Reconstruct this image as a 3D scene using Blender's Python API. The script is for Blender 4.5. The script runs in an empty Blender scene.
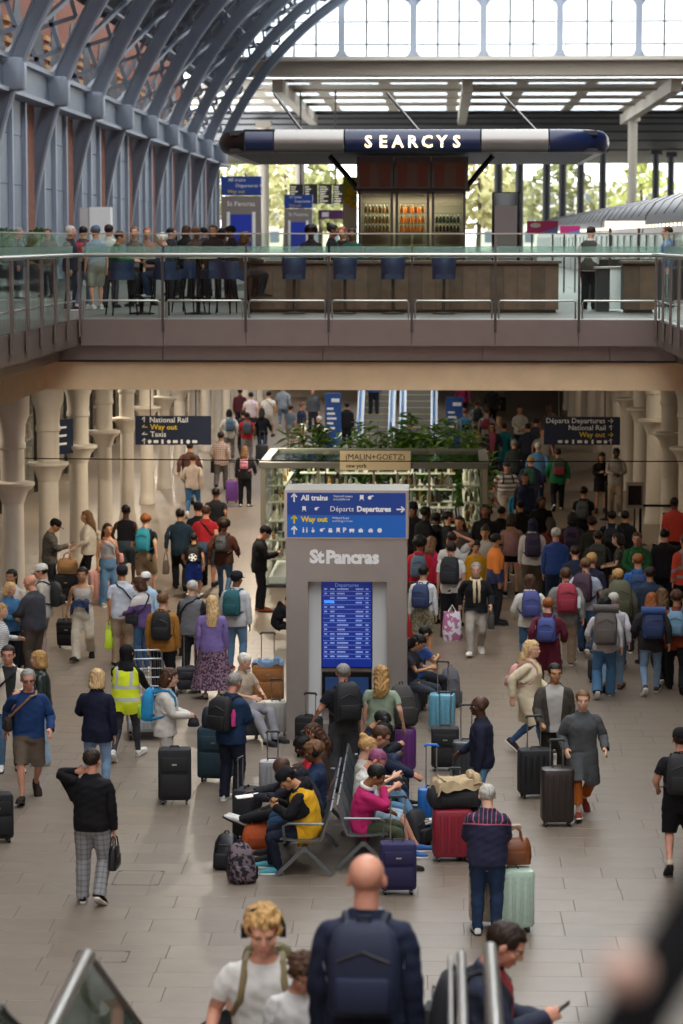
import bpy, bmesh, math, random
import numpy as np
from mathutils import Vector, Matrix

SC = bpy.context.scene
COL = SC.collection
RND = random.Random(7)
PI = math.pi

# ------------------------------------------------------------------ camera
F = 2600.0; CU, CV = 341.5, 512.0
EYE = 7.2
PITCH = math.atan((512 - 240) / F)
YAW = math.atan((441 - 341.5) / F * math.cos(PITCH))
cam_d = bpy.data.cameras.new('camera')
cam = bpy.data.objects.new('camera', cam_d); COL.objects.link(cam)
cam.location = (0, 0, EYE)
cam.rotation_euler = (PI / 2 - PITCH, 0, YAW)
cam_d.sensor_fit = 'HORIZONTAL'; cam_d.sensor_width = 24.0
cam_d.lens = 24.0 * F / 683.0
cam_d.clip_start = 0.3; cam_d.clip_end = 2000
cam_d.dof.use_dof = True
cam_d.dof.focus_distance = 33.0
cam_d.dof.aperture_fstop = 2.8
SC.camera = cam
CAMR = cam.rotation_euler.to_matrix()

# ------------------------------------------------------------------ world, light, exposure
SC.view_settings.view_transform = 'Standard'
SC.view_settings.look = 'None'
SC.view_settings.gamma = 1.0
SC.view_settings.use_curve_mapping = False
SC.view_settings.exposure = 0.32
wd = bpy.data.worlds.new('overcast'); SC.world = wd; wd.use_nodes = True
_bg = wd.node_tree.nodes['Background']
_bg.inputs[0].default_value = (0.95, 0.975, 1.0, 1)
_bg.inputs[1].default_value = 3.3

def lin(h):
    if not isinstance(h, str): return tuple(h)[:3]
    h = h.lstrip('#')
    out = []
    for i in (0, 2, 4):
        c = int(h[i:i + 2], 16) / 255
        out.append(c / 12.92 if c <= .04045 else ((c + .055) / 1.055) ** 2.4)
    return tuple(out)

def ray(u, v):
    return (CAMR @ Vector(((u - CU) / F, -(v - CV) / F, -1))).normalized()
def at_z(u, v, z):
    r = ray(u, v); t = (z - EYE) / r.z
    return Vector((r.x * t, r.y * t, z))
def at_y(u, v, y):
    r = ray(u, v); t = y / r.y
    return Vector((r.x * t, y, EYE + r.z * t))

# ------------------------------------------------------------------ materials
MATS = {}
def mat(name, col=(.5, .5, .5), rough=.6, metal=0., var=0., vscale=8., bump=0., bscale=60., emit=0., spec=.5, coat=0.):
    key = name
    if key in MATS: return MATS[key]
    m = bpy.data.materials.new(name); m.use_nodes = True
    nt = m.node_tree; b = nt.nodes['Principled BSDF']
    c = lin(col)
    b.inputs['Base Color'].default_value = (*c, 1)
    b.inputs['Roughness'].default_value = rough
    b.inputs['Metallic'].default_value = metal
    b.inputs['Specular IOR Level'].default_value = spec
    if coat: b.inputs['Coat Weight'].default_value = coat
    if emit:
        b.inputs['Emission Color'].default_value = (*c, 1)
        b.inputs['Emission Strength'].default_value = emit
    if var or bump:
        tc = nt.nodes.new('ShaderNodeTexCoord')
    if var:
        n = nt.nodes.new('ShaderNodeTexNoise'); n.inputs['Scale'].default_value = vscale; n.inputs['Detail'].default_value = 5
        nt.links.new(tc.outputs['Object'], n.inputs['Vector'])
        mp = nt.nodes.new('ShaderNodeMapRange'); mp.inputs[1].default_value = .3; mp.inputs[2].default_value = .7
        mp.inputs[3].default_value = 1 - var; mp.inputs[4].default_value = 1 + var
        nt.links.new(n.outputs[0], mp.inputs[0])
        mx = nt.nodes.new('ShaderNodeVectorMath'); mx.operation = 'SCALE'; mx.inputs[0].default_value = c
        nt.links.new(mp.outputs[0], mx.inputs['Scale'])
        nt.links.new(mx.outputs[0], b.inputs['Base Color'])
    if bump:
        n2 = nt.nodes.new('ShaderNodeTexNoise'); n2.inputs['Scale'].default_value = bscale; n2.inputs['Detail'].default_value = 3
        nt.links.new(tc.outputs['Object'], n2.inputs['Vector'])
        bp = nt.nodes.new('ShaderNodeBump'); bp.inputs['Strength'].default_value = bump; bp.inputs['Distance'].default_value = .01
        nt.links.new(n2.outputs[0], bp.inputs['Height']); nt.links.new(bp.outputs[0], b.inputs['Normal'])
    MATS[key] = m
    return m

def glass(name, tint='#dfeee8', refl=.9, rough=.02, haze=0., hazecol='#cfe3dc'):
    if name in MATS: return MATS[name]
    m = bpy.data.materials.new(name); m.use_nodes = True
    nt = m.node_tree; nt.nodes.clear()
    out = nt.nodes.new('ShaderNodeOutputMaterial')
    tr = nt.nodes.new('ShaderNodeBsdfTransparent'); tr.inputs[0].default_value = (*lin(tint), 1)
    gl = nt.nodes.new('ShaderNodeBsdfGlossy'); gl.inputs['Roughness'].default_value = rough
    fr = nt.nodes.new('ShaderNodeFresnel'); fr.inputs[0].default_value = 1.45
    mu = nt.nodes.new('ShaderNodeMath'); mu.operation = 'MULTIPLY'; mu.inputs[1].default_value = refl
    nt.links.new(fr.outputs[0], mu.inputs[0])
    mx = nt.nodes.new('ShaderNodeMixShader')
    nt.links.new(mu.outputs[0], mx.inputs[0]); nt.links.new(tr.outputs[0], mx.inputs[1]); nt.links.new(gl.outputs[0], mx.inputs[2])
    last = mx
    if haze:
        df = nt.nodes.new('ShaderNodeBsdfTranslucent'); df.inputs[0].default_value = (*lin(hazecol), 1)
        d2 = nt.nodes.new('ShaderNodeBsdfDiffuse'); d2.inputs[0].default_value = (*lin(hazecol), 1)
        m1 = nt.nodes.new('ShaderNodeMixShader'); m1.inputs[0].default_value = .5
        nt.links.new(df.outputs[0], m1.inputs[1]); nt.links.new(d2.outputs[0], m1.inputs[2])
        m2 = nt.nodes.new('ShaderNodeMixShader'); m2.inputs[0].default_value = haze
        nt.links.new(mx.outputs[0], m2.inputs[1]); nt.links.new(m1.outputs[0], m2.inputs[2]); last = m2
    nt.links.new(last.outputs[0], out.inputs[0])
    MATS[name] = m
    return m

# ------------------------------------------------------------------ mesh building
class MB:
    def __init__(s): s.v = []; s.f = []; s.m = []; s.cur = 0
    def add(s, vs, fs):
        o = len(s.v); s.v.extend([tuple(p) for p in vs])
        for f in fs: s.f.append(tuple(i + o for i in f)); s.m.append(s.cur)
        return s
    def box(s, x0, x1, y0, y1, z0, z1, M=None):
        vs = [(x, y, z) for z in (z0, z1) for y in (y0, y1) for x in (x0, x1)]
        if M is not None: vs = [M @ Vector(p) for p in vs]
        return s.add(vs, [(0, 2, 3, 1), (4, 5, 7, 6), (0, 1, 5, 4), (2, 6, 7, 3), (0, 4, 6, 2), (1, 3, 7, 5)])
    def cbox(s, c, sz, M=None):
        return s.box(c[0]-sz[0]/2, c[0]+sz[0]/2, c[1]-sz[1]/2, c[1]+sz[1]/2, c[2]-sz[2]/2, c[2]+sz[2]/2, M)
    def bar(s, p0, p1, w, t, up=(0, 0, 1)):
        p0 = Vector(p0); p1 = Vector(p1); d = (p1 - p0)
        L = d.length; d.normalize(); up = Vector(up)
        x = d.cross(up)
        if x.length < 1e-4: x = d.cross(Vector((0, 1, 0)))
        x.normalize(); z = x.cross(d)
        M = Matrix((x, d, z)).transposed().to_4x4(); M.translation = p0
        return s.box(-w/2, w/2, 0, L, -t/2, t/2, M)
    def tube(s, pts, r, n=8, caps=True, close=False):
        pts = [Vector(p) for p in pts]; N = len(pts)
        rr = r if hasattr(r, '__len__') else [r] * N
        vs = []; prev = None
        for i, p in enumerate(pts):
            a = pts[max(i-1, 0)] if not close else pts[i-1]
            b = pts[min(i+1, N-1)] if not close else pts[(i+1) % N]
            t = (b - a).normalized()
            if prev is None:
                q = Vector((0, 0, 1)) if abs(t.z) < .9 else Vector((1, 0, 0))
                x = t.cross(q).normalized()
            else:
                x = (prev - t * prev.dot(t)).normalized()
            prev = x; y = t.cross(x)
            for k in range(n):
                an = 2*PI*k/n
                vs.append(p + (x*math.cos(an) + y*math.sin(an)) * rr[i])
        fs = []
        for i in range(N if close else N-1):
            j = (i+1) % N
            for k in range(n):
                k2 = (k+1) % n
                fs.append((i*n+k, i*n+k2, j*n+k2, j*n+k))
        if caps and not close:
            fs.append(tuple(range(n-1, -1, -1))); fs.append(tuple((N-1)*n+k for k in range(n)))
        return s.add(vs, fs)
    def cyl(s, x, y, z0, z1, r, n=16, r2=None):
        return s.tube([(x, y, z0), (x, y, z1)], [r, r if r2 is None else r2], n)
    def lathe(s, x, y, prof, n=20):
        vs = []; N = len(prof)
        for (r, z) in prof:
            for k in range(n):
                a = 2*PI*k/n; vs.append((x + r*math.cos(a), y + r*math.sin(a), z))
        fs = []
        for i in range(N-1):
            for k in range(n):
                k2 = (k+1) % n
                fs.append((i*n+k, i*n+k2, (i+1)*n+k2, (i+1)*n+k))
        fs.append(tuple(range(n-1, -1, -1))); fs.append(tuple((N-1)*n+k for k in range(n)))
        return s.add(vs, fs)
    def loft(s, secs, cap=True):
        n = len(secs[0]); vs = [p for sec in secs for p in sec]; fs = []
        for i in range(len(secs)-1):
            for k in range(n):
                k2 = (k+1) % n
                fs.append((i*n+k, i*n+k2, (i+1)*n+k2, (i+1)*n+k))
        if cap:
            fs.append(tuple(range(n-1, -1, -1))); fs.append(tuple((len(secs)-1)*n+k for k in range(n)))
        return s.add(vs, fs)
    def prism(s, poly, axis, a, b):
        """poly: 2D points; axis 'x','y','z' extrusion from a to b"""
        def P(p, t):
            return {'x': (t, p[0], p[1]), 'y': (p[0], t, p[1]), 'z': (p[0], p[1], t)}[axis]
        n = len(poly)
        vs = [P(p, a) for p in poly] + [P(p, b) for p in poly]
        fs = [tuple(range(n)), tuple(range(2*n-1, n-1, -1))]
        fs += [(i, i+n, (i+1) % n + n, (i+1) % n) for i in range(n)]
        return s.add(vs, fs)
    def ellipsoid(s, c, r, nu=12, nv=8, M=None):
        vs = []; fs = []
        for i in range(nv+1):
            th = PI*i/nv
            for k in range(nu):
                a = 2*PI*k/nu
                p = Vector((r[0]*math.sin(th)*math.cos(a), r[1]*math.sin(th)*math.sin(a), r[2]*math.cos(th)))
                if M is not None: p = M @ p
                vs.append((c[0]+p.x, c[1]+p.y, c[2]+p.z))
        for i in range(nv):
            for k in range(nu):
                k2 = (k+1) % nu
                fs.append((i*nu+k, (i+1)*nu+k, (i+1)*nu+k2, i*nu+k2))
        return s.add(vs, fs)
    def mesh(s, name, mats, smooth=False, fix=True):
        me = bpy.data.meshes.new(name)
        me.from_pydata(s.v, [], s.f)
        if not isinstance(mats, (list, tuple)): mats = [mats]
        for m in mats: me.materials.append(m)
        if len(mats) > 1: me.polygons.foreach_set('material_index', s.m)
        if fix:
            bm = bmesh.new(); bm.from_mesh(me)
            bmesh.ops.recalc_face_normals(bm, faces=bm.faces); bm.to_mesh(me); bm.free()
        if smooth:
            me.polygons.foreach_set('use_smooth', [True]*len(me.polygons))
            try: me.set_sharp_from_angle(angle=math.radians(42))
            except Exception: pass
        me.update()
        return me
    def rest(s, o):
        a = o.data.attributes.new('rest', 'FLOAT_VECTOR', 'POINT'); a.data.foreach_set('vector', [c for p in s.v for c in p]); return o
    def build(s, name, mats, parent=None, smooth=False, loc=None, fix=True):
        return link(name, s.mesh(name, mats, smooth, fix), parent, loc)

def link(name, data, parent=None, loc=None):
    o = bpy.data.objects.new(name, data); COL.objects.link(o)
    if loc is not None: o.location = loc
    if parent is not None: o.parent = parent
    return o
def tag(o, label, cat, group=None):
    o['label'] = label; o['category'] = cat
    if group: o['group'] = group
    return o
def thing(name, label, cat, loc=(0, 0, 0), rz=0, group=None):
    o = link(name, None, None, loc); o.rotation_euler = (0, 0, rz); o.empty_display_size = .2
    return tag(o, label, cat, group)
def struct(name, loc=(0, 0, 0), label=None):
    o = link(name, None, None, loc); o['kind'] = 'structure'
    if label: o['label'] = label
    return o
def sbuild(mb, name, mats, smooth=False, label=None):
    o = mb.build(name, mats, None, smooth); o['kind'] = 'structure'
    if label: o['label'] = label
    return o

def rrect(w, d, r, z, n=4, cx=0, cy=0):
    r = min(r, w/2-.0005, d/2-.0005); out = []
    for (sx, sy, a0) in ((1, 1, 0), (-1, 1, PI/2), (-1, -1, PI), (1, -1, 3*PI/2)):
        for k in range(n+1):
            a = a0 + PI/2*k/n
            out.append((cx + sx*(w/2-r) + r*math.cos(a), cy + sy*(d/2-r) + r*math.sin(a), z))
    return out
def rbox(mb, w, d, z0, z1, r=.03, n=3, cx=0, cy=0, ez=None, top=1.0):
    """box with rounded vertical edges and softened ends; top = width factor at the top"""
    e = r if ez is None else ez
    secs = []
    for (t, z) in ((.0, z0), (.3, z0+e*.25), (1., z0+e)):
        k = e*(1-math.sqrt(max(0, 1-(1-t)**2))) if t < 1 else 0
        secs.append(rrect(w-2*k, d-2*k, r, z, n, cx, cy))
    for (t, z) in ((1., z1-e), (.3, z1-e*.25), (.0, z1)):
        k = e*(1-math.sqrt(max(0, 1-(1-t)**2))) if t < 1 else 0
        secs.append(rrect(w*top-2*k, d*top-2*k, r, z, n, cx, cy))
    return mb.loft(secs)

WORK = bpy.data.scenes.new('workshop')      # empty side scene: modifiers are evaluated here quickly
def evaluated(o):
    WORK.collection.objects.link(o); vl = WORK.view_layers[0]; vl.update(); dg = vl.depsgraph
    me = bpy.data.meshes.new_from_object(o.evaluated_get(dg))
    WORK.collection.objects.unlink(o)
    return me
def text(name, s, size, M, material, parent=None, ext=.004, bold=0., spacing=1., align='CENTER'):
    """lettering: M places the text plane (x right, y up, z towards reader)"""
    cu = bpy.data.curves.new(name, 'FONT'); cu.body = s; cu.size = size; cu.extrude = ext
    cu.align_x = align; cu.align_y = 'CENTER'; cu.offset = bold; cu.space_character = spacing
    cu.resolution_u = 2
    tmp = bpy.data.objects.new(name, cu)
    me = evaluated(tmp)
    bpy.data.objects.remove(tmp); bpy.data.curves.remove(cu)
    me.name = name; me.materials.clear(); me.materials.append(material)
    me.transform(M)
    return link(name, me, parent)
def face_cam(x, y, z):
    """plane facing the camera (-Y)"""
    return Matrix.Translation((x, y, z)) @ Matrix.Rotation(PI/2, 4, 'X')
# ================================================================== STRUCTURE
DK = 5.80                       # upper deck level
XL, XR = -6.4, 3.8              # edges of the opening in the upper deck
YB = 46.0                       # front of the bridge
def stone(name, c, rough, var):
    m = mat(name, c, rough, var=var, vscale=3., bump=.06, bscale=140)
    nt = m.node_tree
    oi = nt.nodes.new('ShaderNodeObjectInfo')
    b = nt.nodes['Principled BSDF']; src = b.inputs['Base Color'].links[0].from_socket
    mp = nt.nodes.new('ShaderNodeMapRange'); mp.inputs[3].default_value = .94; mp.inputs[4].default_value = 1.06
    nt.links.new(oi.outputs['Random'], mp.inputs[0])
    mx = nt.nodes.new('ShaderNodeVectorMath'); mx.operation = 'SCALE'
    nt.links.new(src, mx.inputs[0]); nt.links.new(mp.outputs[0], mx.inputs['Scale']); nt.links.new(mx.outputs[0], b.inputs['Base Color'])
    return m
M_floor = stone('floor stone', '#786b5e', .38, .08)
M_grout = mat('floor joint', '#6a635a', .7)
M_clad = mat('bronze grey cladding', '#776c66', .36, metal=.5, var=.05, vscale=2)
M_beam = mat('pale stone beam', '#e2c39a', .7, var=.06, vscale=2.5)
M_steel = mat('brushed steel', '#b9b6b0', .3, metal=.9)
M_dsteel = mat('dark steel', '#4b4744', .4, metal=.7)
M_rail = mat('satin rail', '#a9a8a2', .32, metal=.75)
M_white = mat('white paint iron', '#d6cdbf', .5, var=.03)
M_blueiron = mat('blue grey iron paint', '#7b8796', .5, var=.07, vscale=1.2)
M_blueiron2 = mat('pale blue grey iron paint', '#9ba6b5', .45, var=.05, vscale=1.2)
M_dark = mat('dark grey panel', '#2a2a2c', .5)
M_black = mat('black gloss', '#0c0c0e', .25)
M_ceil = mat('soffit grey', '#57514b', .8)
M_tan = mat('tan wall panel', '#94826a', .7, var=.06, vscale=1.2)
M_glass = glass('balustrade glass', '#eef6f2', .3)
M_frost = glass('frosted band glass', '#e6f2ec', .3, .3, haze=.28, hazecol='#bfd9d0')
M_clear = glass('clear glass', '#f2f6f4', .3)
M_sky = glass('roof glazing', '#f4f8fa', .3, .2, haze=.45, hazecol='#f2f6f8')
M_lamp = mat('lamp diffuser', '#ffe9c8', .5, emit=9.)

# ---- floor ---------------------------------------------------------
mb = MB(); mb.box(-16, 12, 2, 132, -.3, -.008)
floor = sbuild(mb, 'floor', M_grout, label='grey brown stone floor of the lower concourse')
def slab_row(y0, x0, x1, rnd):
    x = x0 - rnd.random()*.9
    while x < x1:
        L = rnd.choice((.6, .75, .9, 1.05, 1.2)); yield x, x+L; x += L
rs = random.Random(3); ROW = .5
slab_stuff = MB(); g = .0025; unit = {}
y = 3.0; nslab = 0
while y < 130:
    for (a, b) in slab_row(y, -15.5, 11.5, rs):
        near = 22.4 < y < 36.4 and b > -6.6 and a < 3.5 and nslab < 300
        if near:
            L = round(b-a, 2)
            if L not in unit:
                k = MB(); e = .003
                k.loft([[(-L/2+g, -ROW/2+g, -.008), (L/2-g, -ROW/2+g, -.008), (L/2-g, ROW/2-g, -.008), (-L/2+g, ROW/2-g, -.008)],
                        [(-L/2+g, -ROW/2+g, -.003), (L/2-g, -ROW/2+g, -.003), (L/2-g, ROW/2-g, -.003), (-L/2+g, ROW/2-g, -.003)],
                        [(-L/2+g+e, -ROW/2+g+e, 0), (L/2-g-e, -ROW/2+g+e, 0), (L/2-g-e, ROW/2-g-e, 0), (-L/2+g+e, ROW/2-g-e, 0)]])
                unit[L] = k.mesh('paving_slab', M_floor)
            o = link('paving_slab', unit[L], floor, ((a+b)/2, y+ROW/2, 0)); nslab += 1
        else:
            gg = g
            i0 = len(slab_stuff.v)
            slab_stuff.v += [(a+gg, y+gg, 0), (b-gg, y+gg, 0), (b-gg, y+ROW-gg, 0), (a+gg, y+ROW-gg, 0),
                             (a+gg, y+gg, -.008), (b-gg, y+gg, -.008), (b-gg, y+ROW-gg, -.008), (a+gg, y+ROW-gg, -.008)]
            for q in ((0, 1, 2, 3), (4, 5, 1, 0), (6, 7, 3, 2), (5, 6, 2, 1), (7, 4, 0, 3)):
                slab_stuff.f.append(tuple(i0+j for j in q)); slab_stuff.m.append(0)
    y += ROW
o = slab_stuff.build('paving_slabs', M_floor, floor, fix=False); o['kind'] = 'stuff'
# inspection covers set in the floor
for (u0, v0, u1, v1) in ((111, 871, 165, 885), (72, 951, 131, 962)):
    a = at_z(u0, v1, 0); b = at_z(u1, v0, 0); k = MB()
    for (x0, x1, y0, y1) in ((a.x, b.x, a.y, a.y+.012), (a.x, b.x, b.y-.012, b.y), (a.x, a.x+.012, a.y, b.y), (b.x-.012, b.x, a.y, b.y)):
        k.box(x0, x1, y0, y1, -.002, .0015)
    for x in (a.x, b.x-.05):
        for yy in (a.y, b.y-.05): k.box(x, x+.05, yy, yy+.05, -.002, .002)
    k.build('access_cover_frame', M_dark, floor)

# ---- upper deck slabs ------------------------------------------------
mb = MB()
mb.box(XL, XR, YB+.02, 72, 5.55, DK); mb.box(-16, XL-.02, 4, 300, 5.55, DK); mb.box(XR+.02, 60, 4, 300, 5.55, DK); mb.box(XL, XR, 112, 300, 5.55, DK); mb.box(.3, XR, 72, 112, 5.55, DK)  # last slab is added, unseen; it blocks daylight to darken the right side below
M_deckfloor = mat('upper deck paving', '#57524c', .45, var=.05)
deck = sbuild(mb, 'floor_upper', M_deckfloor, label='paved upper deck around the opening')
mb = MB()
mb.box(XL, XR, YB+1.2, 71.6, 4.62, 5.5); mb.box(-15.9, -7.3, 4, 128, 4.62, 5.5); mb.box(4.7, 12, 4, 128, 4.62, 5.5)
sbuild(mb, 'ceiling_lower', M_ceil, label='dark ceiling under the upper deck')

# ---- bridge fascia, soffit band and beam ------------------------------
trim = struct('trim_1', (0, YB, 0), 'bronze grey cladding along the edge of the bridge')
posts_x = [XL + .02 + 1.468*i for i in range(8)]
for i in range(7):
    x0, x1 = posts_x[i]+.004, posts_x[i+1]-.004
    MB().box(x0, x1, -.02, .06, 5.34, DK).build('fascia_panel', M_clad, trim)
xs = [-7.05, -4.95, -2.1, .75, 3.0, 4.6]
for i in range(5):
    MB().box(xs[i]+.006, xs[i+1]-.006, .28, .4, 5.07, 5.34).build('soffit_panel', M_clad, trim)
MB().box(-7.1, 4.7, .40, .6, 5.03, 5.08).build('shadow_gap', M_dark, trim)
MB().box(-7.1, 4.7, .45, 1.1, 4.53, 5.035).build('beam', M_beam, trim)

def gallery_edge(X, s, name, label, y0):
    t = struct(name, (X, YB, 0), label)
    yy = 0.0
    while yy > y0:
        a = yy - 1.468
        MB().box(min(0, -s*.08), max(0, -s*.08), a+.004, yy-.004, 5.34, DK).build('fascia_panel', M_clad, t)
        MB().box(*sorted((-s*.35, -s*.45)), a*1.0+.004, yy-.004, 5.07, 5.34).build('soffit_panel', M_clad, t)
        yy = a
    MB().box(*sorted((-s*.5, -s*.9)), y0, .4, 5.03, 5.08).build('shadow_gap', M_dark, t)
    MB().box(*sorted((-s*.7, -s*1.3)), y0, .45, 4.53, 5.035).build('beam', M_beam, t)
    return t
gallery_edge(XL, 1, 'trim_2', 'cladding along the edge of the left gallery', -30)
gallery_edge(XR, -1, 'trim_3', 'cladding along the edge of the right gallery', -30)

# ---- balustrades -------------------------------------------------------
BT = 7.30    # top of the glass
bal = thing('glass_balustrade', 'long glass balustrade with steel rails along the front of the bridge', 'balustrade', (0, YB, DK))
H = BT - DK
for i in range(7):
    x0, x1 = posts_x[i]+.02, posts_x[i+1]-.02
    p = MB().box(x0, x1, .10, .118, .03, H).build('glass_panel', M_glass, bal)
    MB().box(x0, x1, .094, .0985, 1.09, 1.29).build('frosted_band', M_frost, p)
for x in posts_x:
    p = MB().box(x-.022, x+.022, -.075, -.045, -.22, 1.16).build('post', M_dsteel, bal)
    MB().box(x-.03, x+.03, -.05, .10, 1.02, 1.10).build('clamp', M_rail, p); MB().box(x-.02, x+.02, -.05, .10, .28, .33).build('clamp', M_rail, p)
MB().tube([(posts_x[0], -.10, 1.14), (posts_x[-1], -.10, 1.14)], .035, 10).build('handrail', M_rail, bal, True)
for i in range(7):
    x0, x1 = posts_x[i]+.06, posts_x[i+1]-.06
    MB().tube([(x0, -.03, .02), (x0, -.03, .30), (x0+.03, -.03, .335), (x1-.03, -.03, .335), (x1, -.03, .30), (x1, -.03, .02)], .017, 8).build('lower_rail', M_rail, bal, True)
MB().box(posts_x[0], posts_x[-1], .095, .123, H, H+.025).build('glass_capping', M_rail, bal)

def side_balustrade(X, s, label, y0):
    b = thing('glass_balustrade', label, 'balustrade', (X, YB, DK))
    ys = [-.14]
    while ys[-1] > y0: ys.append(ys[-1]-1.468)
    for i in range(len(ys)-1):
        a, c = ys[i+1]+.02, ys[i]-.02
        p = MB().box(-s*.10-.009, -s*.10+.009, a, c, .03, H).build('glass_panel', M_glass, b)
        MB().box(*sorted((-s*.0905, -s*.086)), a, c, 1.09, 1.29).build('frosted_band', M_frost, p)
        MB().tube([(s*.0-s*.03, a+.05, .33), (-s*.03, c-.05, .33)], .017, 8).build('lower_rail', M_rail, b, True)
    for yv in ys:
        MB().box(*sorted((s*.02, s*.05)), yv-.11, yv+.11, -.30, 1.10).build('post', M_clad, b)
    MB().tube([(s*.09, y0, 1.14), (s*.09, -.16, 1.14)], .035, 10).build('handrail', M_rail, b, True)
    MB().box(-s*.10-.014, -s*.10+.014, y0, -.14, H, H+.025).build('glass_capping', M_rail, b)
side_balustrade(XL, 1, 'glass balustrade with wide bronze fins along the left gallery', -24)
side_balustrade(XR, -1, 'glass balustrade with wide bronze fins along the right gallery', -24)

# ---- cast iron columns of the lower level -----------------------------------
def column(x, y, label, group, R=.18, m=M_white):
    t = thing('column', label, 'column', (x, y, 0), 0, group)
    MB().lathe(0, 0, [(R+.05, 0), (R+.05, .12), (R+.03, .2), (R+.02, .3)], 20).build('base', m, t, True)
    MB().lathe(0, 0, [(R+.015, .3), (R, 1.2), (R-.005, 2.3)], 20).build('shaft', m, t, True)
    MB().lathe(0, 0, [(R, 2.28), (R+.03, 2.36), (R+.08, 2.50), (R+.19, 2.60), (R+.21, 2.62), (R+.21, 2.67), (R+.04, 2.70)], 20).build('bracket_collar', m, t, True)
    MB().lathe(0, 0, [(R+.02, 2.70), (R+.02, 3.30), (R+.05, 3.32), (R+.05, 3.40), (R+.03, 3.45), (R+.05, 3.75), (R+.12, 3.95), (R+.14, 4.62)], 20).build('capital', m, t, True)
    return t
order = ['first', 'second', 'third', 'fourth', 'fifth', 'sixth', 'seventh', 'eighth', 'ninth', 'tenth', 'eleventh', 'twelfth', 'thirteenth', 'fourteenth', 'fifteenth', 'sixteenth', 'seventeenth']
for i in range(17):
    d = 48.4 + 4.47*i
    column(-8.03, d, 'white iron column, %s of the left row counted from the frame edge' % order[i], 'white columns along the left side', .21 if i < 3 else .175)
for i in range(13):
    d = 57.3 + 4.47*i
    column(5.45, d, 'shaded cream column, %s of the right row counted from the frame edge' % order[i], 'columns along the right side', .2)

# ---- lower walls ----------------------------------------------------------------
mb = MB(); mb.box(-16, -15.7, 4, 130, 0, 5.5); sbuild(mb, 'wall_left', mat('shop back wall', '#7d7264', .8, var=.1, vscale=.6), label='pale wall behind the left shops')
wr = struct('wall_right', (7.6, 0, 0), 'tan panelled wall along the right side')
MB().box(.03, .4, 4, 130, 0, 5.5).build('wall_core', mat('tan wall joint', '#5c5040', .8), wr)
pan = MB().box(0, .03, .01, 2.21, .12, 4.6).mesh('wall_panel', M_tan)
for i in range(36): link('wall_panel', pan, wr, (0, 48 + 2.235*i, 0))
mb = MB(); mb.box(-16, 12, 129, 129.4, 0, 5.5); sbuild(mb, 'wall_back', mat('end wall pale', '#a8a49c', .7, var=.05), label='pale end wall of the lower concourse')
# left shopfront of glass bays
sf = struct('window_1', (-11.6, 44, 0), 'row of glass shopfronts behind the left columns')
dc = ['#8d3a34', '#c9bfae', '#45566b', '#b8a583', '#6b6f73', '#d8d3c8', '#a55d3d', '#3a4650']
for i in range(26):
    y0 = i*3.0
    MB().box(0, .015, y0+.05, y0+2.95, .15, 3.6).build('pane', M_clear, sf)
    MB().box(-.05, .06, y0-.05, y0+.05, 0, 4.6).build('mullion', M_dsteel, sf)
    MB().box(-.06, .08, y0, y0+3.0, 3.6, 4.6).build('fascia_board', mat('shop fascia %d' % (i % 4), ['#3b3f46', '#8b8378', '#5a2e2c', '#a9a194'][i % 4], .5), sf)
    k = MB()
    for j in range(4): k.box(-1.2, -.8, y0+.3, y0+2.7, .5+.7*j, .53+.7*j)
    k.box(-1.2, -.8, y0+.27, y0+.3, 0, 2.8); k.box(-1.2, -.8, y0+2.7, y0+2.73, 0, 2.8)
    sh = k.build('display_shelf', M_white, sf)
    k = MB(); rr = random.Random(i)
    for j in range(4):
        yy = y0+.35
        while yy < y0+2.5:
            w = .1+rr.random()*.25; k.cur = rr.randrange(4); hgt = .2+rr.random()*.35
            k.box(-1.15, -.85, yy, yy+w, .53+.7*j, .53+.7*j+hgt); yy += w+.05+rr.random()*.2
    o = k.build('goods', [mat('goods %d' % ((i+q) % 8), dc[(i+q) % 8], .5) for q in range(4)], sh); o['kind'] = 'stuff'

# ---- lamps under the deck ----------------------------------------------------------
def downlight(x, y, power, label, size=.35):
    t = thing('ceiling_downlight', label, 'lamp', (x, y, 4.62), 0, 'downlights under the deck')
    k = MB(); k.lathe(0, 0, [(size*.5+.04, -.03), (size*.5+.04, 0)], 20); k.build('rim', M_steel, t)
    k = MB(); k.lathe(0, 0, [(size*.5, -.036), (size*.5, -.03)], 20); k.build('diffuser', M_lamp, t)
    ld = bpy.data.lights.new('downlight_bulb', 'AREA'); ld.shape = 'DISK'; ld.size = size; ld.energy = power; ld.color = (1, .86, .68)
    lo = bpy.data.objects.new('downlight_bulb', ld); COL.objects.link(lo); lo.parent = t; lo.location = (0, 0, -.06)
for i, yv in enumerate((50, 56.5, 63, 69.5)):
    downlight(-4.2, yv, 220, 'round ceiling light under the bridge, %s towards the back on the left' % order[i])
    downlight(1.6, yv, 9, 'round ceiling light under the bridge, %s towards the back on the right' % order[i])
for i, yv in enumerate((40, 49, 58, 67, 76, 85, 94, 103, 112, 121)):
    downlight(-9.9, yv, 55 if yv < 60 else 170, 'round ceiling light behind the left columns, %s towards the back' % order[i])
for i, yv in enumerate((52, 64, 76, 88, 100)):
    downlight(6.5, yv, 38, 'round ceiling light behind the right columns, %s towards the back' % order[i])

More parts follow.
